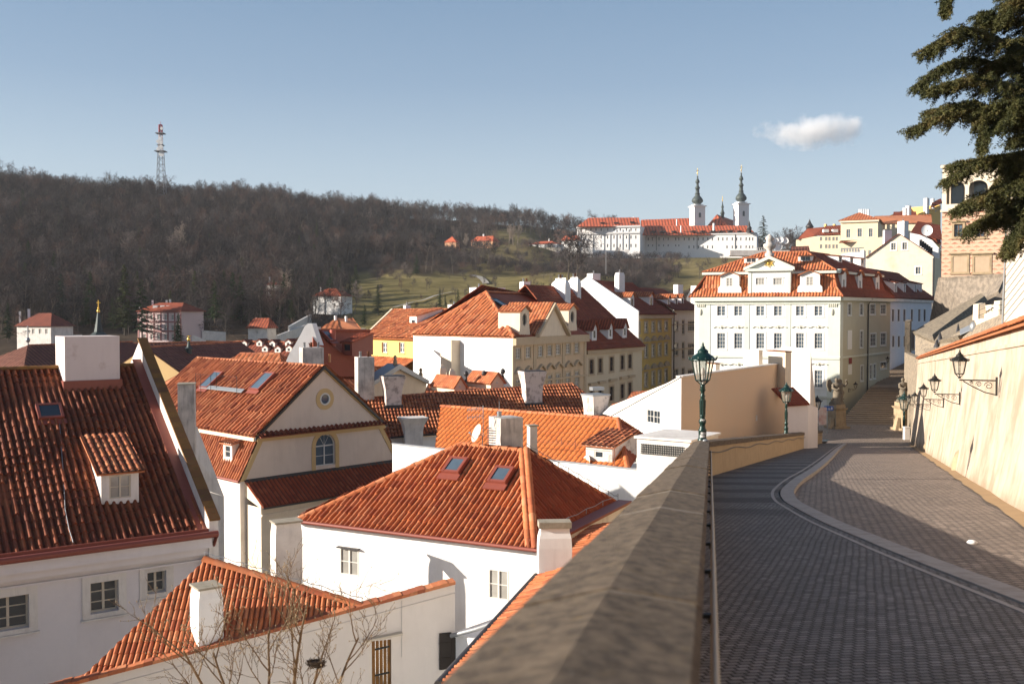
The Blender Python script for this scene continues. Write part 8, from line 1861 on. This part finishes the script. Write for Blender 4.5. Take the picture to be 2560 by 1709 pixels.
for i in range(16):
    u = 1500 + i * 15 + R.uniform(-6, 6)
    if 1720 < u < 1770: continue
    place('ridge_tree', sky_p[R.randrange(4)], u, R.uniform(790, 830), R.uniform(.9, 1.2), 'bare tree rising behind the monastery roofs', 'bare trees behind the monastery')
pal = [(u_, v_, lb) for u_, v_, lb in ((458, 640, 'reddish pale tree high in the left wood'), (470, 700, 'silvery birch-like tree in the left wood'), (700, 560, 'pale bare tree low on the wood edge'), (727, 0, ''))]
pb_p = []
for k in range(2):
    T, Cw = bare(400 + k, h=13, crown=.38, nb=(9, 6, 4, 4), up=.6, tiprib=.05, start=.3); a, b_ = T.build('trunk', TWP), Cw.build('crown', TWP); pb_p.append((a.data, b_.data)); bpy.data.objects.remove(a); bpy.data.objects.remove(b_)
for u, Y, s, lb in ((460, 470, 1.3, 'tall reddish bare tree catching light in the left wood'), (468, 360, 1.0, 'silvery pale tree in front of the dark left wood'), (718, 318, 1.15, 'pale bare tree left of the two-tone hill villa'), (720, 315, .1, None), (887, 330, .8, 'pale slender tree beside the two-tone hill villa'), (1272, 640, 1.0, 'pale birch on the slope between the hill houses'), (1283, 638, .95, 'pale thin birch second in the hillside clump'), (1294, 642, 1.0, 'pale birch at the right of the hillside clump'), (1168, 612, .8, 'pale bare tree left of the salmon villa')):
    if lb: place('birch_tree', pb_p[R.randrange(2)], u, Y, s, lb, 'pale birches on the hill')
T, Cw = bare(500, h=17, crown=.3, nb=(14, 7, 5, 3), up=-.6, tiprib=.05, start=.25); a, b_ = T.build('trunk', TKM), Cw.build('crown', plain('weeping_twigs', (.22, .13, .10), 1)); wp = (a.data, b_.data); bpy.data.objects.remove(a); bpy.data.objects.remove(b_)
place('weeping_tree', wp, 1404, 700, 1.25, 'tall reddish weeping tree left of the monastery', None)
for u, Y, s, lb in ((1420, 420, 1.9, 'large dark-limbed bare tree in front of the monastery annex, left stem'), (1440, 415, 1.8, 'large dark-limbed bare tree right beside its leaning neighbour'), (1963, 560, 1.7, 'wide round bare tree on the skyline right of the monastery'), (1990, 575, 1.5, 'smaller round bare tree on the skyline by the pale yellow house'), (66, 262, .85, 'reddish bare tree beside the shaded white villa'), (480, 262, 1.0, 'bare tree right of the striped mansion'), (560, 275, .7, 'small bare tree in the dark hollow'), (850, 300, .7, 'bare tree at the lower wood edge by the conifers')):
    place('bare_tree', sky_p[R.randrange(4)], u, Y, s, lb, None)
for i in range(34):
    u, v = R.uniform(930, 1560), R.uniform(692, 752); p = hp(u, v); place('orchard_tree', protos[R.randrange(7)], u, p.y, R.uniform(.28, .42), 'small bare fruit tree on the grassy slope', 'small fruit trees scattered on the meadow')
for i in range(26):
    u, v = R.uniform(1060, 1640), R.uniform(625, 690); p = hp(u, v); place('slope_tree', protos[R.randrange(7)], u, p.y, R.uniform(.45, .75), 'bare tree among the scrub below the hill houses', 'bare trees among the hillside scrub')
for i in range(20):
    u = R.uniform(1500, 1950); p = hp(u, R.uniform(665, 705)); place('slope_tree', protos[R.randrange(7)], u, p.y, R.uniform(.4, .7), 'bare tree on the bank under the monastery', 'bare trees on the bank under the monastery')
# conifers
def conifer(seed, h, w, sparse=1.):
    R = random.Random(seed); T, C_ = MB(), MB(); T.tube([(0, 0, -.5), (0, 0, h)], h * .014, 6, r2=.02); n = int(h * 7 * sparse)
    for i in range(n):
        f = .1 + .9 * (i / n); z = h * f; L = w * (1 - f) ** .8 * R.uniform(.7, 1.15) + .25; a = R.uniform(0, 2 * pi); d = V((cos(a), sin(a), 0)); s = V((-sin(a), cos(a), 0))
        k = max(4, int(L / .28))
        for j in range(k):
            g = (j + .5) / k; c = d * L * g + Z * (z + .1 * L * g - .32 * L * g * g)
            for q in (-1, 1, 0):
                e = L * .2 * (1.15 - g) + .12; tip = c + s * q * e * R.uniform(.7, 1.2) + d * e * .6 - Z * e * R.uniform(.1, .6); ww = .07 + .02 * h / 10
                nn = rndv(R) * ww * 1.6; C_.face([c - nn, c + nn, tip])
    return T, C_
cp = []
for k in range(4):
    T, C_ = conifer(600 + k, [14, 12, 16, 13][k], [3.4, 3.0, 3.6, 4.2][k], [1.5, 1.5, 1.4, 1.1][k]); a, b_ = T.build('trunk', TKM), C_.build('crown', NEED); cp.append((a.data, b_.data)); bpy.data.objects.remove(a); bpy.data.objects.remove(b_)
# base rows given in the picture: (u, v of foot, v of tip)
for u, vf, vt, k, lb in ((849, 740, 658, 0, 'tall spruce left of the pair beyond the two-tone villa'), (890, 750, 668, 2, 'broad dark spruce right of the pair beyond the two-tone villa'), (876, 744, 690, 1, 'narrow spruce between the two tall ones'), (945, 790, 718, 0, 'single dark spruce at the meadow corner'), (912, 812, 762, 1, 'small dark spruce just above the yellow house roof'), (1100, 770, 727, 0, 'small spruce standing alone on the lower meadow'), (1113, 768, 740, 1, 'tiny spruce next to the lone meadow spruce'), (1145, 768, 727, 1, 'small spruce near the white chimney on the meadow'),
    (355, 838, 705, 3, 'big dark cedar in front of the striped mansion'), (312, 830, 670, 2, 'tall dark spruce left of the striped mansion'), (445, 858, 785, 0, 'narrow dark yew covering the right of the striped mansion'), (537, 800, 705, 3, 'sunlit yellow-green conifer right of the striped mansion'), (352, 700, 624, 2, 'dark spruce in the wood above the mansion'), (712, 700, 655, 0, 'dark conifer at the wood edge'), (630, 760, 700, 2, 'dark spruce beside the tall-chimney villa'), (598, 780, 722, 1, 'slim dark spruce in the hollow wood'), (20, 850, 760, 2, 'dark evergreen at the far left edge'), (775, 760, 726, 1, 'tiny ochre-green thuja left of the two-tone villa'), (1906, 632, 546, 3, 'loose dark pine right of the monastery on the skyline'), (1885, 630, 585, 0, 'dark spruce at the right end of the monastery'), (1088, 600, 578, 1, 'small dark tree above the orange hill cottage'), (1042, 690, 640, 1, 'dark ivy-clad tree on the slope')):
    p = hp(u, vf) if vf < 800 else P(u, vf, 250); Y = p.y; h = (vf - vt) / F * Y * 1.08; s = h / [14, 12, 16, 13][k]; x = (u - CX) / F * Y
    r = thing('conifer_tree', (x, Y, p.z - .3), lb, 'tree', None, R.uniform(0, 6)); r.scale = (s, s, s)
    for nm, md in (('trunk', cp[k][0]), ('crown', cp[k][1])): o = bpy.data.objects.new(nm, md); COL.objects.link(o); o.parent = r

R = random.Random(99)
for i in range(72):
    u, Y = (R.uniform(-20, 860), R.uniform(300, 600)) if i < 44 else (R.uniform(200, 860), R.uniform(288, 360)); k = R.randrange(4); x = (u - CX) / F * Y; s = R.uniform(.7, 1.15)
    r = thing('conifer_tree', (x, Y, hz(x, Y) - .3), 'dark evergreen standing among the bare trees of the long wood', 'tree', 'evergreens scattered through the wood', R.uniform(0, 6)); r.scale = (s, s, s)
    for nm, md in (('trunk', cp[k][0]), ('crown', cp[k][1])): o = bpy.data.objects.new(nm, md); COL.objects.link(o); o.parent = r
# ------------------------------------------------------------------ bare garden tree with a nest in front of the courtyard wall
TWN = plain('lichened_twigs', (.22, .15, .09), .95, 0, .2, .5, 3); BUD = plain('pale_buds', (.42, .32, .20), .9)
gt = thing('budding_garden_tree', P(640, 1990, 13.5), 'leafless budding garden tree rising in front of the off-white courtyard wall', 'tree')
R = random.Random(12); TT, CC, BB = MB(), MB(), MB()
def grow(mb, p, d, L, r, lev, R=R):
    k = 5; pts = [p]; dd = d.copy(); q = p.copy()
    for i in range(k): dd = (dd + rndv(R) * (.14 if lev < 2 else .26) + Z * .07).normalized(); q = q + dd * L / k; pts.append(q.copy())
    r = max(r, .0038); mb.tube(pts, r, 5 if lev < 2 else 4, r2=r * .45)
    if lev >= 3:
        for p_ in (pts[-1], pts[3]):
            if R.random() < .7: BB.ball(p_, .006, .006, .014, 0, 4, 3)
        return
    n = (5, 5, 4)[lev]
    for j in range(n):
        f = .3 + .7 * (j + R.random()) / n; i = min(int(f * k), k - 1); bp = pts[i].lerp(pts[i + 1], f * k - i); ax = (pts[i + 1] - pts[i]).normalized(); s = ax.cross(rndv(R)).normalized()
        grow(CC, bp, (ax * .8 + s * .75 + Z * .2).normalized(), L * R.uniform(.38, .62), r * .38, lev + 1)
b0 = P(640, 1990, 13.5)
for u, v, Y, r in ((480, 1570, 13.2, .03), (560, 1600, 13.8, .03), (690, 1560, 13.6, .03), (790, 1500, 13.3, .03), (800, 1640, 13.4, .034), (880, 1600, 13.0, .026)):
    tip = P(u, v, Y); mid = P(lerp(640, u, .55), lerp(1990, v, .35), 13.5); a = (tip - mid); TT.tube([b0 + V((R.uniform(-.1, .1), 0, 0)), b0.lerp(mid, .5) + V((0, .1, 0)), mid], r * 1.3, 6, r2=r)
    grow(TT, mid, a.normalized(), a.length * .92, r, 0)
TT.build('trunk', TWN, gt); CC.build('crown', TWN, gt); BB.build('buds', BUD, gt)
c = P(790, 1655, 13.4); NM = MB(); R = random.Random(4)
for i in range(170):
    a, e = R.uniform(0, 2 * pi), R.uniform(-.9, .35); rr = .085 * cos(e) * R.uniform(.8, 1.15); p = c + V((rr * cos(a) * 1.25, rr * sin(a), .075 * sin(e))); d = V((-sin(a), cos(a), R.uniform(-.3, .3))) + rndv(R) * .5; NM.tube([p - d * .05, p + d * .06 + rndv(R) * .01], .003, 3)
NM.lathe([(.02, -.055), (.06, -.04), (.075, 0), (.065, .01), (.03, -.02)], c, 12); tag(NM.build('bird_nest', plain('nest_twigs', (.11, .075, .05), 1), None, c), 'dark bird nest wedged in the bare garden tree', 'nest')
# ------------------------------------------------------------------ cedar boughs at the upper right
CED = newmat('cedar_needles'); mc, t, b = CED; g = N_(t, 'ShaderNodeNewGeometry').outputs['Position']
t.links.new(ramp(t, noi(t, g, 1.7, 5, .7), [(.35, (.028, .035, .012)), (.55, (.075, .072, .022)), (.7, (.15, .105, .038))]), b.inputs['Base Color']); b.inputs['Roughness'].default_value = .7; b.inputs['Specular IOR Level'].default_value = .2
YC = 24.; foot = V((P(2790, 500, YC).x, YC, -3)); cr_ = thing('cedar_tree', foot, 'big old cedar whose dark drooping boughs hang in from the upper right', 'tree')
m = MB(); m.tube([foot, foot + V((.1, 0, 6)), foot + V((-.1, .2, 13))], .5, 12, r2=.3); m.build('trunk', BARK, cr_)
NB, BR_ = MB(), MB(); R = random.Random(31)
nv, nf = [], []
def needles(c, d, s, n, L):
    for _ in range(n):
        v_ = (d * R.uniform(.2, 1) + rndv(R) * .9 + Z * .15).normalized() * L * R.uniform(.6, 1.2); w = v_.cross(rndv(R)).normalized() * .011; o = c + rndv(R) * s
        i = len(nv); nv.extend([tuple(o - w), tuple(o + w), tuple(o + v_)]); nf.append((i, i + 1, i + 2))
def bough(pts, wid, dens=1.):
    """pts: picture points from root to tip with depth; side sprays hang and fan out"""
    pts = list(pts); pts[-1] = (pts[-1][0] + 38,) + tuple(pts[-1][1:]); Q = cr([P(*p) for p in pts], 8); BR_.tube(Q, .05, 5, r2=.012); n = len(Q)
    for i in range(2, n):
        f = i / (n - 1); ax = (Q[i] - Q[i - 1]).normalized(); sd = ax.cross(Z).normalized()
        for s in (-1, 1) * 5:
            L = wid * (1.05 - f) ** .55 * R.uniform(.45, 1.1) + .14; d = (ax * R.uniform(.5, 1.1) + sd * s * R.uniform(.25, 1) + Z * R.uniform(-.42, .1)).normalized(); k = max(3, int(L / .075)); p = Q[i].copy(); pp_ = [p.copy()]
            for j in range(k): d = (d + rndv(R) * .13 - Z * .05).normalized(); p = p + d * L / k; pp_.append(p.copy()); needles(p, d, .03, int(8 * dens), .07)
            BR_.tube([pp_[0], pp_[len(pp_) // 2], pp_[-1]], .008, 3, r2=.003)
            for _ in range(2):
                q0 = pp_[R.randrange(1, len(pp_))].copy(); d2 = (d + sd * R.uniform(-1, 1) - Z * R.uniform(0, .5)).normalized()
                for j in range(int(L * 4) + 2): q0 = q0 + d2 * .055; needles(q0, d2, .03, int(8 * dens), .065)
for pts, w in (([(2790, 180, 24), (2560, 120, 23.8), (2420, 75, 23.6), (2290, 115, 23.4)], .95), ([(2790, 210, 24.6), (2560, 170, 24.6), (2400, 150, 24.4), (2268, 205, 24.2)], .85),
    ([(2790, 260, 23.4), (2560, 215, 23), (2430, 200, 23), (2300, 220, 23)], .7), ([(2790, 200, 25.4), (2600, 70, 25), (2500, 45, 25), (2440, 40, 25)], .7), ([(2790, 60, 24), (2600, 10, 24), (2560, -10, 24), (2480, 30, 24)], .8),
    ([(2600, -60, 23), (2450, -50, 23), (2380, -20, 23), (2330, 15, 23)], .32), ([(2790, 360, 24), (2560, 290, 23.6), (2400, 270, 23.4), (2262, 312, 23.2)], .95), ([(2790, 380, 24.8), (2600, 320, 24.6), (2450, 260, 24.4), (2300, 275, 24.2)], .7),
    ([(2790, 330, 22.8), (2600, 280, 22.8), (2480, 270, 22.8), (2420, 350, 22.8)], .7), ([(2790, 460, 24), (2600, 400, 23.8), (2480, 395, 23.6), (2345, 440, 23.4)], .75), ([(2790, 430, 24.6), (2600, 385, 24.6), (2500, 390, 24.4), (2360, 408, 24.2)], .6),
    ([(2790, 540, 24), (2600, 460, 23.6), (2500, 470, 23.4), (2372, 512, 23.2)], .95), ([(2790, 600, 24.4), (2600, 510, 24.2), (2500, 530, 24), (2400, 560, 24)], .85), ([(2790, 560, 23), (2620, 500, 23), (2560, 560, 23), (2490, 610, 23)], .85), ([(2790, 480, 25), (2640, 440, 25), (2560, 430, 25), (2480, 450, 25)], .8), ([(2790, 300, 25), (2650, 180, 25.4), (2570, 200, 25.4), (2500, 230, 25.4)], .9), ([(2790, 400, 25), (2660, 340, 25.4), (2590, 330, 25.4), (2520, 340, 25.4)], .75), ([(2790, 120, 25.5), (2640, 100, 25.5), (2540, 130, 25.4), (2440, 170, 25.2)], .9), ([(2790, 250, 22.5), (2640, 240, 22.5), (2560, 250, 22.5), (2470, 300, 22.5)], .8), ([(2790, 340, 23.5), (2640, 350, 23.5), (2570, 380, 23.5), (2500, 400, 23.5)], .8), ([(2790, 510, 24.5), (2640, 480, 24.5), (2560, 500, 24.5), (2450, 500, 24.5)], .9), ([(2790, 40, 25), (2660, 60, 25), (2590, 90, 25), (2520, 100, 25)], .9), ([(2790, 580, 23.8), (2640, 540, 23.8), (2570, 520, 23.8), (2460, 545, 23.8)], .8)):
    bough(pts, w)
BR_.build('branches', BARK, cr_)
me = bpy.data.meshes.new('needles'); me.from_pydata((np.array(nv) - np.array(foot)).tolist(), [], nf); me.materials.append(mc); o = bpy.data.objects.new('needles', me); COL.objects.link(o); o.parent = cr_
# ------------------------------------------------------------------ the small cloud (outside the haze)
cm, t, b = newmat('cloud_vapour'); t.nodes.remove(b); vol = N_(t, 'ShaderNodeVolumePrincipled'); vol.inputs['Color'].default_value = (1, 1, 1, 1); vol.inputs['Anisotropy'].default_value = .2
tc = N_(t, 'ShaderNodeTexCoord').outputs['Object']; ns = noi(t, tc, .011, 8, .68); ln = N_(t, 'ShaderNodeVectorMath', operation='LENGTH'); t.links.new(mapping(t, tc, (1 / 215, 1 / 120, 1 / 66)), ln.inputs[0])
e_ = math_(t, 'SUBTRACT', math_(t, 'ADD', math_(t, 'MULTIPLY', ns, 2.6), -.5), ln.outputs['Value']); dn = math_(t, 'MULTIPLY', math_(t, 'MAXIMUM', e_, 0), .035); t.links.new(dn, vol.inputs['Density']); t.links.new(vol.outputs[0], t.nodes['Material Output'].inputs['Volume'])
c = P(2035, 328, 3600); m = MB(); m.ball(c, 225, 125, 72, 0, 32, 20); tag(m.build('cloud', cm, None, c), None, None, None, 'stuff')
# ------------------------------------------------------------------ haze
hm, t, b = newmat('haze_air'); t.nodes.remove(b); vol = N_(t, 'ShaderNodeVolumePrincipled'); vol.inputs['Color'].default_value = (.93, .95, 1.0, 1); vol.inputs['Density'].default_value = .00007; vol.inputs['Anisotropy'].default_value = 0
t.links.new(vol.outputs[0], t.nodes['Material Output'].inputs['Volume'])
m = MB(); m.box((-1300, -200, -31), (2900, 0, 0), (0, 1500, 0), (0, 0, 190)); tag(m.build('haze', hm), kind='stuff')
